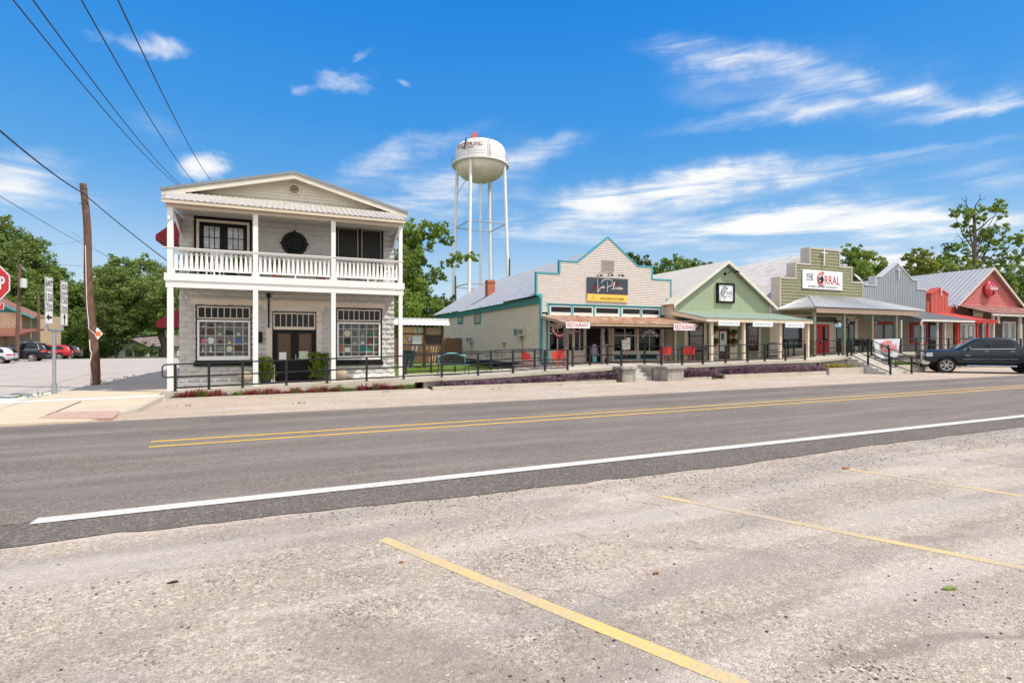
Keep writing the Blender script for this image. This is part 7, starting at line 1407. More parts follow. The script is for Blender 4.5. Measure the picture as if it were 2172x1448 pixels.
def vehicle(name, label, paint, st, axles, wr, tw, grp=None, truck=False, tail=None, cat='car', rim='spoke'):
    hw = max(s[4] for s in st); cuts = []
    for ax in axles:
        for s in (-1, 1): y0, y1 = sorted((s*(hw-.34), s*(hw+.3))); cuts.append((ax, wr+.02, wr*1.14, y0, y1))
    t = thing(name, label, cat, (0,0,0), grp); me = loft_body(st, cuts); me.materials.clear(); me.materials.append(paint); smoothm(me, .5)
    body = bpy.data.objects.new('body', me); C.objects.link(body); body.parent = t; WL['body'] = Vector((0,0,0)); WL[body.name] = Vector((0,0,0))
    bm = bmesh.new(); bm.from_mesh(me); bvh = BVHTree.FromBMesh(bm); bm.free()
    def panel(nm, poly, m, side=1, axis='y', off=.006, par=None, thick=0):
        b = bmesh.new(); vv = [b.verts.new((p[0], p[1], 0)) for p in poly]; b.faces.new(vv); bmesh.ops.triangulate(b, faces=b.faces[:])
        for _ in range(3): bmesh.ops.subdivide_edges(b, edges=[e for e in b.edges if e.calc_length() > .12], cuts=1, use_grid_fill=False); bmesh.ops.triangulate(b, faces=b.faces[:])
        V = []; ok = True
        for v in b.verts:
            u, z = v.co.x, v.co.y
            o_, d_ = (Vector((u, side*4, z)), Vector((0,-side,0))) if axis == 'y' else (Vector((side*6, u, z)), Vector((-side,0,0)))
            if axis == 'z': o_, d_ = Vector((u, z, 4)), Vector((0,0,-1))
            h = bvh.ray_cast(o_, d_); V.append(tuple((h[0] if h[0] else (Vector((u, side*hw*.95, z)) if axis == 'y' else Vector((side*2, u, z))))-d_*off))
        F_ = [tuple(v.index for v in f.verts) for f in b.faces]; b.verts.index_update(); F_ = [tuple(v.index for v in f.verts) for f in b.faces]; b.free()
        o = MB().add(V, F_).build(nm, m, par or t, smooth=True); return o
    RIM = mat('alloy_rim', (.50,.47,.44), .3, .1, 20, metal=.7); TY = mat('tyre_rubber', (.022,.021,.02), .85, .2, 20)
    for ax in axles:
        for s in (-1, 1):
            w = bpy.data.objects.new('wheel', None); C.objects.link(w); w.parent = t; w.location = (ax, s*(hw-.13), wr); w.empty_display_size = .1
            if s < 0: w.rotation_euler = (0, 0, math.pi)
            WL[w.name] = Vector((0,0,0)); r = wr; rr = wr*.70
            MB().lathe([(rr,-.11),(r*.93,-.12),(r,-.09),(r,.09),(r*.93,.12),(rr,.11)], (0,0,0), 28, 'y', False).build('tyre', TY, w, smooth=True, keep=True)
            mb = MB().lathe([(rr,-.1),(rr*.96,-.04),(rr*.9,-.02),(rr*.9,.09),(rr,.105),(rr*1.02,.09)], (0,0,0), 28, 'y', False)
            ns = 6 if truck else 9
            for k in range(ns):
                a = 2*math.pi*k/ns
                for da in ((-.13,.13) if truck else (0,)): mb.tube([(.05*math.cos(a), .06, .05*math.sin(a)), (rr*.93*math.cos(a+da), .075, rr*.93*math.sin(a+da))], .026 if truck else .02, 5)
            mb.lathe([(.0,.09),(.06,.085),(.08,.05)], (0,0,0), 14, 'y')
            rm = mb.build('rim', RIM, w, keep=True); MB().lathe([(0,-.0),(rr*.92,-.0),(rr*.92,-.03),(0,-.03)], (0,0,0), 20, 'y').build('hub', CHAR, w, keep=True)
    return t, panel, hw
def place(t, x, y, ang, z=None): t.location = (x, y, gz(x, y) if z is None else z); t.rotation_euler = (0, 0, ang)
CHR = mat('chrome', (.62,.62,.62), .12, .03, 5, metal=1.0); CGL = mat('car_glass', (.006,.007,.008), .04, 0, 2, spec=.45); LAMPR = mat('tail_lamp', (.45,.012,.012), .15, .1, 20, spec=.8); LAMPC = mat('head_lamp', (.45,.45,.43), .08, .2, 30, spec=1.0); BLP = mat('black_plastic', (.018,.018,.018), .6, .1, 9)
# pickup truck
NV = mat('navy_car_paint', (.006,.016,.024), .3, .05, 3, spec=.35, coat=.35)
st = [(-2.98,.66,1.25,1.34,.93,.90),(-2.93,.56,1.34,1.385,.985,.93),(-2.6,.53,1.35,1.395,1.0,.94),(-1.4,.50,1.35,1.395,1.01,.95),(-1.20,.48,1.35,1.395,1.01,.95),(-1.17,.48,1.30,1.60,1.01,.86),(-1.13,.48,1.30,1.84,1.01,.80),(-1.0,.47,1.29,1.90,1.01,.78),(-.4,.46,1.28,1.925,1.01,.775),(.25,.46,1.27,1.92,1.01,.77),(.62,.46,1.26,1.84,1.01,.76),(1.05,.46,1.25,1.54,1.01,.80),(1.38,.47,1.23,1.30,1.01,.88),(1.55,.48,1.21,1.285,1.005,.89),(2.2,.48,1.18,1.27,1.0,.88),(2.6,.50,1.16,1.24,.985,.86),(2.76,.50,1.12,1.20,.96,.84),(2.83,.52,1.05,1.14,.93,.80)]
t, panel, hw = vehicle('pickup_truck', 'dark blue crew-cab pickup truck parked nose-in before the grey metal front', NV, st, (-1.80, 1.85), .405, .27, truck=True, cat='pickup truck')
for s in (1, -1):
    panel('side_window', [(1.06,1.30),(.98,1.36),(.56,1.76),(.0,1.80),(-.02,1.31)], CGL, s); panel('side_window', [(-.10,1.31),(-.08,1.80),(-.82,1.79),(-1.0,1.34)], CGL, s)
    panel('window_trim', [(1.1,1.275),(1.08,1.295),(-1.0,1.325),(-1.0,1.305)], CHR, s, off=.011); panel('body_strip', [(1.15,.74),(1.15,.765),(.02,.775),(.02,.75)], CHR, s, off=.012); panel('body_strip', [(-.03,.75),(-.03,.775),(-1.1,.785),(-1.1,.76)], CHR, s, off=.012)
    for a, b in (((.0,.62),(.0,1.33)),((-.98,.72),(-1.0,1.33)),((1.18,.60),(1.22,1.25)),((-1.19,.55),(-1.19,1.38))): panel('panel_gap', [(a[0]-.006,a[1]),(a[0]+.006,a[1]),(b[0]+.006,b[1]),(b[0]-.006,b[1])], BLACK, s, off=.004)
    for hx in (.18, -.86): MB().tube([(hx+.1, s*(hw+.0), 1.18),(hx+.08, s*(hw+.03), 1.18),(hx-.1, s*(hw+.03), 1.18),(hx-.12, s*(hw+.0), 1.18)], .018, 6).build('door_handle', CHR, t)
    panel('wheel_arch_trim', [(1.85+.50*math.cos(a), .425+.50*math.sin(a)) for a in np.linspace(0,math.pi,13)]+[(1.85+.455*math.cos(a), .425+.455*math.sin(a)) for a in np.linspace(math.pi,0,13)], NV, s, off=.02); panel('wheel_arch_trim', [(-1.80+.50*math.cos(a), .425+.50*math.sin(a)) for a in np.linspace(0,math.pi,13)]+[(-1.80+.455*math.cos(a), .425+.455*math.sin(a)) for a in np.linspace(math.pi,0,13)], NV, s, off=.02)
    MB().ball((.92, s*(hw+.11), 1.33), .07, .12, .10, 12).tube([(.98,s*(hw-.04),1.27),(.95,s*(hw+.06),1.29)], .03, 6).build('wing_mirror', mat('mirror_grey', (.09,.09,.10), .3, .05), t, smooth=True)
    panel('headlight', [(s*.58,.92),(s*.60,1.12),(s*.88,1.11),(s*.90,.88),(s*.80,.84)], LAMPC, 1, 'x', .02); panel('headlight', [(2.46,.88),(2.46,1.10),(2.74,1.09),(2.78,.88)], LAMPC, s, off=.008); panel('tail_light', [(-2.96,.95),(-2.96,1.28),(-2.80,1.28),(-2.80,.95)], LAMPR, s, off=.008)
    MB().tube([(1.0,s*.98,.40),(-1.05,s*.98,.40)], .05, 8).build('side_step', CHR, t)
panel('windshield', [(-.72,1.34),(.72,1.34),(.66,1.80),(-.66,1.80)], mat('windshield_glass', (.10,.12,.11), .05, .5, 3, spec=1.0), 1, 'x', .008)
panel('rear_window', [(-.55,1.45),(.55,1.45),(.5,1.76),(-.5,1.76)], CGL, -1, 'x', .008)
MB().box(2.70,-.58,.68,2.90,.58,1.15).build('grille_surround', CHR, t, bevel=.03); mb = MB()
for k in range(4): mb.box(2.895,-.52,.73+.095*k,2.915,.52,.80+.095*k)
mb.build('grille', BLP, t); MB().box(2.55,-.96,.44,2.97,.96,.68).build('front_bumper', CHR, t, bevel=.07); MB().box(2.6,-.7,.30,2.9,.7,.44).build('air_dam', BLP, t, bevel=.03); MB().box(-3.08,-.95,.5,-2.9,.95,.68).build('rear_bumper', CHR, t, bevel=.04)
MB().box(-2.9,-.88,1.392,-1.25,.88,1.402).build('bed_cover', BLP, t); MB().box(-2.6,-.6,.36,2.4,.6,.5).build('underbody', BLP, t)
MB().text('GMC', (2.925, 0, .88), .34, .11, .04, 'c', (0,1,0)).build('grille_badge', mat('badge_red', (.4,.02,.02), .3, 0), t)
MB().text('TEXAS', (1.05-.1, hw+.012, .93), .2, .04, .03, 'c', (-1,0,0)).build('door_badge', CHR, t)
a = xy(2008, 790.5); fwd = Vector((-.66,.751,0)); lf = Vector((-.751,-.66,0)); ctr = Vector((a[0],a[1],0))-fwd*1.85-lf*(hw-.05); place(t, ctr.x, ctr.y, math.atan2(fwd.y, fwd.x))
# parked estate cars on the left
def suv(name, label, paint, L, H, W, whl, contact, glassp, tail_y, chrome=False, lower=None):
    h = H; st = [(-L/2,.55,.80*h*.72,.86*h*.72,W*.40,W*.36),(-L/2+.05,.40,.92*h*.62,.70*h,W*.465,W*.40),(-L/2+.22,.34,.62*h,.86*h,W*.49,W*.37),(-L/2+.5,.32,.62*h,.985*h,W*.5,W*.35),(-L/2+1.3,.3,.61*h,1.0*h,W*.5,W*.355),(-L/2+2.3,.3,.60*h,.995*h,W*.5,W*.35),(-L/2+2.85,.3,.60*h,.94*h,W*.5,W*.345),(-L/2+3.45,.3,.59*h,.66*h,W*.5,W*.40),(L/2-1.0,.3,.57*h,.615*h,W*.49,W*.42),(L/2-.4,.32,.52*h,.56*h,W*.475,W*.40),(L/2-.08,.36,.42*h,.47*h,W*.42,W*.36),(L/2,.45,.38*h,.42*h,W*.36,W*.3)]
    wb = .56*L; ra, fa = -L/2+.21*L, -L/2+.21*L+wb; t, panel, hw = vehicle(name, label, paint, st, (ra, fa), whl, .22, 'cars parked by the side street')
    rb = -L/2
    for s in (1, -1):
        panel('side_window', [(rb+.62,.66*h),(rb+.80,.90*h),(rb+1.45,.925*h),(rb+1.45,.655*h)], CGL, s); panel('side_window', [(rb+1.52,.655*h),(rb+1.52,.925*h),(rb+2.3,.92*h),(rb+2.3,.65*h)], CGL, s); panel('side_window', [(rb+2.38,.65*h),(rb+2.38,.915*h),(rb+2.72,.90*h),(rb+3.2,.66*h)], CGL, s)
        if chrome: panel('window_trim', [(rb+.56,.645*h),(rb+3.2,.64*h),(rb+3.2,.652*h),(rb+.6,.657*h)], CHR, s, off=.01); panel('window_trim', [(rb+.56,.645*h),(rb+.76,.92*h),(rb+.80,.91*h),(rb+.61,.655*h)], CHR, s, off=.01)
        panel('tail_light', [(rb+.08,.50*h),(rb+.08,.60*h),(rb+.42,.60*h),(rb+.5,.555*h),(rb+.4,.5*h)], LAMPR, s, off=.008)
        panel('tail_light', [(s*W*.22,.50*h),(s*W*.22,.60*h),(s*W*.44,.60*h),(s*W*.45,.5*h)], LAMPR, -1, 'x', .01)
        for a in (1.48, 2.34): panel('panel_gap', [(rb+a-.006,.28*h),(rb+a+.006,.28*h),(rb+a+.006,.64*h),(rb+a-.006,.64*h)], BLACK, s, off=.004); MB().box(rb+a+.12,s*hw-.01,.56*h,rb+a+.34,s*hw+.03,.58*h).build('door_handle', CHR if chrome else paint, t)
        panel('sill', [(ra+whl*1.2,.31),(ra+whl*1.2,.42),(fa-whl*1.2,.42),(fa-whl*1.2,.31)], lower or BLP, s, off=.012)
    panel('rear_window', [(-W*.34,.66*h),(W*.34,.66*h),(W*.29,.90*h),(-W*.29,.90*h)], CGL, -1, 'x', .01); panel('windshield', [(-W*.36,.64*h),(W*.36,.64*h),(W*.30,.90*h),(-W*.30,.90*h)], CGL, 1, 'x', .01)
    MB().box(rb-.03,-W*.43,.32,rb+.35,W*.43,.50).build('rear_bumper', lower or BLP, t, bevel=.04); MB().box(rb+.55,-W*.30,H*.985,rb+.3,W*.30,H*.965).build('roof_spoiler', paint, t, bevel=.01); MB().box(rb-.006,-.26,.46*h,rb+.05,.26,.53*h).build('number_plate', SIGNW, t)
    if H > 1.7:
        for s in (1,-1): MB().tube([(rb+.7,s*W*.31,H*1.0),(rb+.8,s*W*.31,H*1.025),(rb+2.3,s*W*.31,H*1.025),(rb+2.4,s*W*.31,H*.995)], .018, 5).build('roof_rail', CHR if chrome else BLP, t)
    px, py, sd = contact; g = xy(px, py); ang = math.radians(187); fwd = Vector((math.cos(ang), math.sin(ang), 0)); lf = Vector((-fwd.y, fwd.x, 0)); ctr = Vector((g[0], g[1], 0))-fwd*ra-lf*(hw-.02)*sd; place(t, ctr.x, ctr.y, ang)
def cp(n, c, rough=.2): return mat(n, c, .3, .03, 3, spec=.35, coat=.4)
suv('parked_suv', 'large black estate car with chrome window trim, second from the left', cp('black_car_paint', (.010,.012,.02)), 5.3, 1.92, 2.0, .41, (68.6,766.8,1), None, None, True)
suv('parked_suv', 'bright red sport utility car, third of the parked cars', cp('red_car_paint', (.48,.015,.03)), 4.9, 1.76, 1.98, .38, (126.6,761.3,1), None, None, False, mat('grey_plastic', (.12,.12,.12), .6, .1))
suv('parked_suv', 'dark grey sport utility car, rightmost of the parked cars', cp('grey_car_paint', (.05,.052,.055)), 4.8, 1.72, 1.95, .37, (150,759.9,1), None, None, False, mat('grey_plastic', (.12,.12,.12)))
suv('parked_hatchback', 'silver hatchback cut off by the left edge, leftmost parked car', cp('silver_car_paint', (.45,.47,.50)), 4.3, 1.52, 1.82, .33, (13.8,770.5,-1), None, None)
# ================= distant buildings on the left =================
DBY = 83.5; c = atD(46, 700, 65.5); bx, by = c.x, c.y; BR = mat('tan_brick', (.75,.55,.38), .85, .15, 3, col2=(.38,.24,.15), k2=(.45,.6), s2=9)
t = thing('brick_hall', 'tan brick building with a teal gable behind the parked cars', 'building', (bx-10, by, 0)); zE = 1.75+(728-663)*65.5/1110; MB().box(bx-30,by,-.3,bx,by+12,zE).build('wall', BR, t)
gx = bx-3.6; zA = zE+2.05; MB().prism([(gx-4.2,zE),(bx+.2,zE),((gx-4.2+bx+.2)/2,zA-.1)], by-.05, by+3).build('teal_gable', mat('teal_boards', (.06,.21,.20), .7, .15, 2), t)
xa_ = (gx-4.2+bx+.2)/2; RF = mat('red_brown_shingle', (.22,.11,.08), .9, .2, 3); ov = 1.3; s_ = (zA-zE)/(bx+.2-xa_)
mb = MB(); mb.prism([(xa_,zA),(bx+.2+ov,zE-ov*s_),(bx+.2+ov,zE-ov*s_+.16),(xa_,zA+.18)], by-.9, by+4).prism([(xa_,zA),(gx-4.2-ov,zE-ov*s_),(gx-4.2-ov,zE-ov*s_+.16),(xa_,zA+.18)], by-.9, by+4); rf = mb.build('roof', RF, t)
mb = MB(); mb.prism([(xa_,zA-.14),(bx+.25+ov,zE-ov*s_-.12),(bx+.25+ov,zE-ov*s_+.1),(xa_,zA+.12)], by-.97, by-.905).prism([(xa_,zA-.14),(gx-4.2-ov,zE-ov*s_-.12),(gx-4.2-ov,zE-ov*s_+.1),(xa_,zA+.12)], by-.97, by-.905); mb.build('bargeboard', TEAL, rf)
MB().prismx([(by-.6,zE),(by+6,zE+2.5),(by+12.6,zE)], bx-30.5, bx-4).build('main_roof', RF, t)
MB().box(bx+.02,by+.5,3.2,bx+.8,by+3,3.3).box(bx+.7,by+.5,1.0,bx+.78,by+.58,zE).build('stair_landing', mat('pale_wood', (.45,.38,.25), .8, .1), t)
cc = atD(14, 706, 60); MB().prismx([(cc.y-1.2,2.55),(cc.y-1.2,2.7),(by,3.6),(by,3.4)], cc.x-9, cc.x+1.2).build('porch_roof', mat('brown_metal', (.22,.08,.05), .7, .15, 2), t)
for X in (cc.x+.2, cc.x-3): MB().box(X-.12,cc.y-1,-.2,X+.12,cc.y-.8,2.6).build('porch_post', WOODD, t)
# white bungalow
hd = 110; a = atD(206, 754, hd); b = atD(378, 754, hd); hg = gz(a.x, a.y)-.1; HW = mat('bungalow_white', (.50,.50,.46), .8, .08, 1); HR_ = mat('old_shingle', (.17,.13,.115), .95, .2, .8, col2=(.28,.21,.18), k2=(.45,.65), s2=1.2)
t = thing('white_bungalow', 'low white bungalow with a worn shingle roof far behind under the trees', 'house', ((a.x+b.x)/2, (a.y+b.y)/2, hg)); ux = (b-a); ux.z = 0; Lh = ux.length; ux.normalize(); uy = Vector((-ux.y, ux.x, 0)); 
def HB(u, v, z): return a+ux*u+uy*v+Vector((0,0,z-a.z))
def hbox(mb, u0, v0, z0, u1, v1, z1): return mb.hexa([HB(u0,v0,z0),HB(u1,v0,z0),HB(u1,v1,z0),HB(u0,v1,z0),HB(u0,v0,z1),HB(u1,v0,z1),HB(u1,v1,z1),HB(u0,v1,z1)])
ez = 1.75-(734-728)*hd/F; rz_ = 1.75+(728-711)*hd/F; hbox(MB(), .6, 0, hg, Lh-.2, 8, ez).build('wall', HW, t)
hu = Lh*.25; MB().add([HB(-.6,-.9,ez),HB(Lh+.4,-.9,ez),HB(Lh-1,4,rz_),HB(hu*1.05,4,rz_),HB(-.6,9,ez),HB(Lh+.4,9,ez)], [(0,1,2,3),(0,3,4),(4,3,2,5),(1,5,2),(0,4,5,1)]).build('roof', HR_, t)
gu = Lh*(290-206)/172; gwid = 3.0; gz1 = 1.75+(728-722)*hd/F; MB().add([HB(gu-gwid,-1.0,hg),HB(gu+gwid,-1.0,hg),HB(gu+gwid,-1.0,ez),HB(gu,-1.0,gz1),HB(gu-gwid,-1.0,ez),HB(gu-gwid,2,hg),HB(gu+gwid,2,hg),HB(gu+gwid,2,ez),HB(gu,2,gz1),HB(gu-gwid,2,ez)], [(0,1,2,3,4),(1,6,7,2),(0,4,9,5)]).build('gable_wall', HW, t)
MB().add([HB(gu,-1.5,gz1+.2),HB(gu+gwid+.6,-1.5,ez-.1),HB(gu+gwid+.6,3,ez-.1),HB(gu,3,gz1+.2),HB(gu-gwid-.6,-1.5,ez-.1),HB(gu-gwid-.6,3,ez-.1)], [(0,1,2,3),(0,3,5,4)]).build('gable_roof', HR_, t); MB().tube([HB(gu-gwid-.6,-1.52,ez-.15),HB(gu,-1.52,gz1+.12),HB(gu+gwid+.6,-1.52,ez-.15)], .12, 4).build('gable_edge', CHAR, t)
for px, w, h0, h1 in ((229,2.2,.5,1.6),(252,1.2,.5,1.6),(281,1.3,.3,1.7),(300,1.3,.3,1.7),(322,1.6,.5,1.6),(345,1.6,.5,1.6)):
    u = Lh*(px-206)/172; v = -1.03 if abs(u-gu) < gwid else -.03; f = hbox(MB(), u-w/2, v-.04, hg+h0, u+w/2, v, hg+h1+.1).build('window', CHAR, t); hbox(MB(), u-w/2+.15, v-.06, hg+h0+.15, u+w/2-.15, v-.045, hg+h1-.05).build('pane', mat('greyish_glass', (.12,.115,.10)), f)
# ================= trees =================
BARK = mat('bark', (.14,.105,.08), .9, .3, 6, .3, 20); BARKD = mat('dark_bark', (.07,.055,.045), .9, .3, 6)
L1 = leafmat('oak_leaf', (.05,.115,.02), (.24,.33,.075), .42); L2 = leafmat('bright_leaf', (.06,.14,.016), (.28,.36,.06), .42); L3 = leafmat('dark_leaf', (.03,.065,.015), (.14,.19,.045), .35); L4 = leafmat('yellow_green_leaf', (.09,.14,.015), (.30,.31,.05), .4); L5 = leafmat('pine_leaf', (.052,.11,.022), (.27,.33,.085), .42)
def crown_mesh(cl, s, cover, asp=1.0):
    Vs = []; nn = 0
    for (c, r) in cl:
        r = Vector(r) if hasattr(r, '__len__') else Vector((r, r, r*.85)); rm = (r.x+r.y+r.z)/3; nb = max(8, int(26*min(2.5, (rm/2.0)**1.0)))
        d = rng.normal(size=(nb, 3)); d /= np.linalg.norm(d, axis=1)[:, None]; rad = rng.uniform(.35, 1.0, nb)**.6; cb = np.array(c)+d*rad[:, None]*np.array(r); rb = rm*rng.uniform(.26, .5, nb)
        n = int(cover*2.0*4*math.pi*rm*rm/(s*s)); k = rng.integers(0, nb, n); q = rng.normal(size=(n, 3)); q /= np.linalg.norm(q, axis=1)[:, None]; p = cb[k]+q*(rb[k]*rng.uniform(.45, 1.08, n))[:, None]*np.array([1,1,.8])
        nrm = rng.normal(size=(n, 3))*.8+q*.9+np.array([0,0,.5]); nrm /= np.linalg.norm(nrm, axis=1)[:, None]; a = np.cross(nrm, rng.normal(size=(n, 3))); a /= np.linalg.norm(a, axis=1)[:, None]; b = np.cross(nrm, a); sz = s*rng.uniform(.55, 1.25, n)
        a *= (sz*.5*asp)[:, None]; b *= (sz*.5)[:, None]; Vs.append(np.stack([p-a*.5-b, p+a*.7-b*.3, p+a*.2+b, p-a*.9+b*.4], 1).reshape(-1, 3)); nn += n
    v = np.concatenate(Vs); return v, np.arange(nn*4).reshape(-1, 4)
def tree(name, label, d, base, clumps, s, m, cover=1.25, cat='tree', grp=None, tr=.35, dj=.5, bark=None, trunk_top=None, limbs=True, extra=None):
    b = atD(base[0], base[1], d); b.z = gz(b.x, b.y)-.1 if base[1] > 700 or base[1] == 0 else b.z; b.z = gz(b.x, b.y)-.1
    t = thing(name, label, cat, tuple(b), grp); fwv = Vector((math.sin(YAW), math.cos(YAW), 0)); cl = []
    for q in clumps:
        r = q[2]*d/F*(1.12 if d > 82 else 1.32); c = atD(q[0], q[1], d)+fwv*random.uniform(-dj, dj)*r*2.2; cl.append((tuple(c), (r, r, r*.9)))
        for _ in range(3):
            dv = Vector((random.gauss(0,1), random.gauss(0,1), random.gauss(0,.9)+.3)).normalized(); rs = r*random.uniform(.25,.42); cl.append((tuple(c+dv*r*random.uniform(.95,1.25)), (rs, rs, rs*.8)))
        if r > 1.2: c2 = Vector(c)+fwv*(r*random.choice((-1,1))*1.1)+Vector((0,0,-.1*r)); cl.append((tuple(c2), (r*.85, r*.85, r*.75)))
    v, f = crown_mesh(cl, s, cover); o = fast('crown', v, f, m, t)
    bark = bark or BARK; tt = atD(*trunk_top, d) if trunk_top else Vector(cl[0][0]); n = 6; P = [b.lerp(tt, i/n)+Vector((tr*.5*math.sin(i*1.7), tr*.4*math.cos(i*2.1), 0))*(1 if 0 < i < n else 0) for i in range(n+1)]
    MB().tube(P, [tr*(1-.65*i/n)*(1.25 if i == 0 else 1) for i in range(n+1)], 9).build('trunk', bark, t, smooth=True)
    if limbs:
        mb = MB()
        for (c, r) in [q for q in cl if q[1][0] > .55*max(w[1][0] for w in cl)][::2]:
            c = Vector(c); u = min(.95, max(.35, (c.z-b.z-1.0)/max(.1, (tt.z-b.z))*.8)); p = b.lerp(tt, u); mid = p.lerp(c, .5)+Vector((0,0,-.08*(c-p).length)); mb.tube([p, mid, c], [tr*.25, tr*.15, tr*.04], 5)
        mb.build('limbs', bark, t)
    return t
GP = 'trees beyond the side street'
tree('broadleaf_tree', 'tallest green tree at the far left, behind the brick building', 88, (10,740), [(5,492,26),(30,510,26),(0,540,40),(45,545,34),(20,590,45),(60,585,30),(70,630,36),(30,640,40)], .34, L5, 1.2, grp=GP, tr=.5, trunk_top=(14,500))
tree('broadleaf_tree', 'green tree right of the transformer pole, left of the route signs', 92, (100,750), [(75,545,22),(100,560,24),(118,585,24),(95,600,36),(130,620,26),(75,640,36),(118,665,40),(150,685,30),(80,690,36)], .34, L1, 1.25, grp=GP, tr=.45, trunk_top=(98,560))
tree('broadleaf_tree', 'rounded green tree just left of the leaning pole', 98, (160,750), [(162,615,22),(150,640,24),(175,650,26),(160,685,34),(190,690,30),(200,620,20),(140,720,30)], .36, L1, 1.2, grp=GP, tr=.4, trunk_top=(165,620))
tree('oak_tree', 'big spreading oak right of the leaning pole, over the bungalow', 84, (350,752), [(265,566,20),(300,560,17),(240,590,26),(285,590,28),(330,580,28),(222,625,26),(262,630,36),(310,625,38),(350,620,34),(228,668,34),(275,672,34),(320,668,30),(360,668,34),(385,620,34),(395,670,34),(205,700,22),(340,600,22)], .32, L5, 1.3, grp=GP, tr=.7, trunk_top=(335,620), bark=BARK)
tree('broadleaf_tree', 'leafy bright tree between the leaning pole and the spreading oak', 96, (225,750), [(215,590,16),(205,610,20),(228,620,20),(205,650,30),(222,700,30),(195,720,26)], .34, L2, 1.15, grp=GP, tr=.35, trunk_top=(214,600))
tree('small_tree', 'small dark tree in front of the bungalow', 78, (246,755), [(246,668,18),(230,690,18),(262,690,18),(246,710,18),(225,712,12),(268,708,12)], .22, L3, 1.5, grp=GP, tr=.16, trunk_top=(246,690), bark=BARKD)
tree('shrub', 'dark rounded shrub before the bungalow window', 76, (298,755), [(285,741,9),(300,740,10),(315,742,9),(275,746,6),(328,746,6)], .14, L3, 1.4, 'shrub', tr=.05, trunk_top=(298,744), limbs=False)
tree('hedge_bushes', 'tangled green bushes behind the parked cars, left of the leaning pole', 82, (190,755), [(150,735,20),(175,730,22),(200,735,20),(130,735,22),(215,748,10),(100,735,24),(60,740,20),(222,742,12)], .22, L1, 1.4, 'bushes', tr=.1, trunk_top=(175,735), limbs=False)
tree('leafy_tree', 'tall tree rising between the tall building and the water tower', 50, (868,740), [(868,500,21),(893,487,16),(915,487,16),(938,498,15),(952,512,9),(870,535,24),(900,520,16),(862,570,26),(888,555,14),(985,541,11),(1003,546,8),(965,551,11),(950,560,9),(928,583,11),(940,590,8),(912,592,13),(862,610,30),(890,620,22),(870,655,32),(905,655,20),(925,650,14),(850,690,30),(890,690,26)], .2, L2, 1.3, tr=.4, trunk_top=(878,520), dj=.35)
tree('leafy_tree', 'darker tree behind the low end of the cream siding shop', 72, (940,720), [(930,642,14),(948,640,12),(962,650,9),(940,662,14),(915,665,14),(955,668,12)], .2, L3, 1.4, tr=.2, trunk_top=(940,640))
GB = 'trees behind the shops'
tree('roadside_tree', 'dark bushy tree rising behind the siding gable', 75, (1360,740), [(1338,550,13),(1352,553,13),(1368,562,13),(1330,572,16),(1352,590,22),(1380,585,18)], .22, L3, 1.4, grp=GB, tr=.3, trunk_top=(1350,560))
tree('roadside_tree', 'long low green treetop between the siding gable and the sage gable', 78, (1450,740), [(1395,568,11),(1412,566,12),(1430,563,12),(1448,560,12),(1466,562,12),(1484,565,12),(1500,568,9),(1420,590,20),(1460,588,22),(1500,590,16)], .22, L1, 1.4, grp=GB, tr=.3, trunk_top=(1450,570))
tree('roadside_tree', 'round green tree behind the right steps of the olive front', 62, (1835,740), [(1788,538,10),(1798,550,12),(1812,536,10),(1828,540,12),(1845,547,13),(1862,560,13),(1870,575,10),(1800,572,18),(1828,570,20),(1850,582,18),(1815,595,18)], .17, L2, 1.4, grp=GB, tr=.28, trunk_top=(1828,560))
tree('roadside_tree', 'yellow-green tree between the grey pointed front and the tall tree', 66, (1950,740), [(1922,556,10),(1938,545,10),(1955,536,10),(1972,534,9),(1930,570,13),(1955,562,15),(1980,560,14),(1940,588,14),(1975,585,16),(1918,575,8)], .18, L4, 1.3, grp=GB, tr=.28, trunk_top=(1955,550))
Z6 = lambda x, y: (1880+x/6.58, 400+y/6.58)
pts = [(965,350),(1040,400),(1120,340),(1330,270),(1400,330),(1500,300),(1560,360),(1530,200),(1640,240),(1200,400),(1300,440),(1080,490),(1170,500),(1180,620),(1290,680),(1600,560),(1540,600),(1480,640),(1400,620),(1380,700),(1440,760),(1550,740),(1640,720),(1790,680),(1830,760),(960,820),(860,860),(1050,830),(1120,900),(940,920),(820,1000),(1300,860),(1400,840),(1500,820),(1600,880),(1650,980),(1500,960),(1350,1000),(1250,1000),(1740,960),(1850,980),(1900,700),(1000,1000),(1100,1040),(1040,290),(1880,860),(1440,1060),(1550,1060)]
t = tree('tall_tree', 'tall sparse tree with dead top branches behind the red gabled shop', 58, (2064,740), [(*Z6(*p), random.uniform(6.0,9.5)) for p in pts], (.17), L2, 1.1, tr=.34, trunk_top=Z6(1220,320), dj=.35, bark=BARK)
mb = MB(); fwv = Vector((math.sin(YAW), math.cos(YAW), 0))
def br(ps, r0, r1): mb.tube([atD(*Z6(*p), 58) for p in ps], r0, 5, r1)
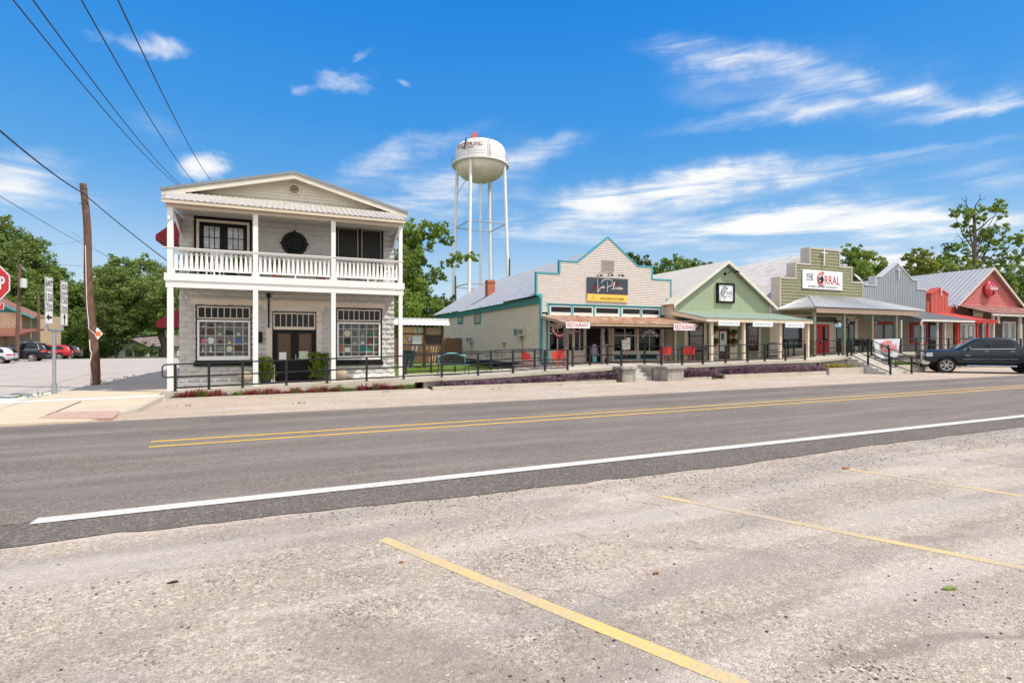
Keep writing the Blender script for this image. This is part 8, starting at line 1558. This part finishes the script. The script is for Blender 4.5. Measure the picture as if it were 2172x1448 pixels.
for ps, a, b in (([(1220,320),(1180,295),(1130,260),(1110,190),(1135,130)],.09,.02),([(1110,190),(1060,150),(1065,125)],.04,.012),([(1130,250),(1040,215),(1000,230)],.04,.012),([(1110,190),(1105,100)],.03,.01),([(1225,310),(1250,230),(1300,160),(1310,120),(1303,60)],.08,.015),([(1300,160),(1360,150),(1398,95)],.04,.012),([(1190,720),(1080,745),(1000,785),(900,760),(845,790)],.09,.015),([(1070,745),(1050,700),(1010,660),(975,610)],.05,.012),([(1010,660),(960,690),(940,735)],.03,.01),([(1210,620),(1330,540),(1450,420),(1540,370)],.10,.03),([(1200,880),(1120,875)],.08,.03),([(1220,760),(1340,720),(1480,660)],.10,.03),([(1690,860),(1720,780),(1840,770)],.05,.02),([(1340,1000),(1370,900),(1500,800)],.12,.03),([(1350,555),(1410,580)],.03,.01),([(1740,1050),(1830,960),(1900,890)],.06,.02)): br(ps, a, b)
mb.build('dead_branches', BARKD, t)
tree('roadside_tree', 'dense green tree behind the right slope of the red gable', 64, (2150,740), [(2110,590,15),(2135,600,18),(2155,575,15),(2165,610,18),(2125,570,11),(2148,630,14),(2180,590,16),(2190,630,22),(2100,572,10)], .18, L2, 1.4, grp=GB, tr=.3, trunk_top=(2150,600))
tree('roadside_tree', 'leafy green tree filling in left of the tall sparse tree trunk', 68, (2025,740), [(1995,556,10),(2012,550,12),(2030,556,14),(2045,575,15),(2010,578,16),(1990,575,12),(2085,575,14),(2070,590,12)], .18, L2, 1.3, grp=GB, tr=.3, trunk_top=(2025,560))
# far-off wood behind everything
cl = []
for i in range(90):
    u = i/89; ang = math.radians(-75+165*u); rr_ = random.uniform(150, 190); X = rr_*math.sin(ang); Y = rr_*math.cos(ang)
    if Y < 60 and X > 0: pass
    r = random.uniform(3.5, 5.5); cl.append(((X, Y, gz(X, Y)+r*.8), (r*1.6, r*1.6, r)))
v, f = crown_mesh(cl, .9, .8); o = fast('distant_woods', v, f, L1); tag(o, 'far-off continuous wood on the horizon', 'woods', kind='stuff')
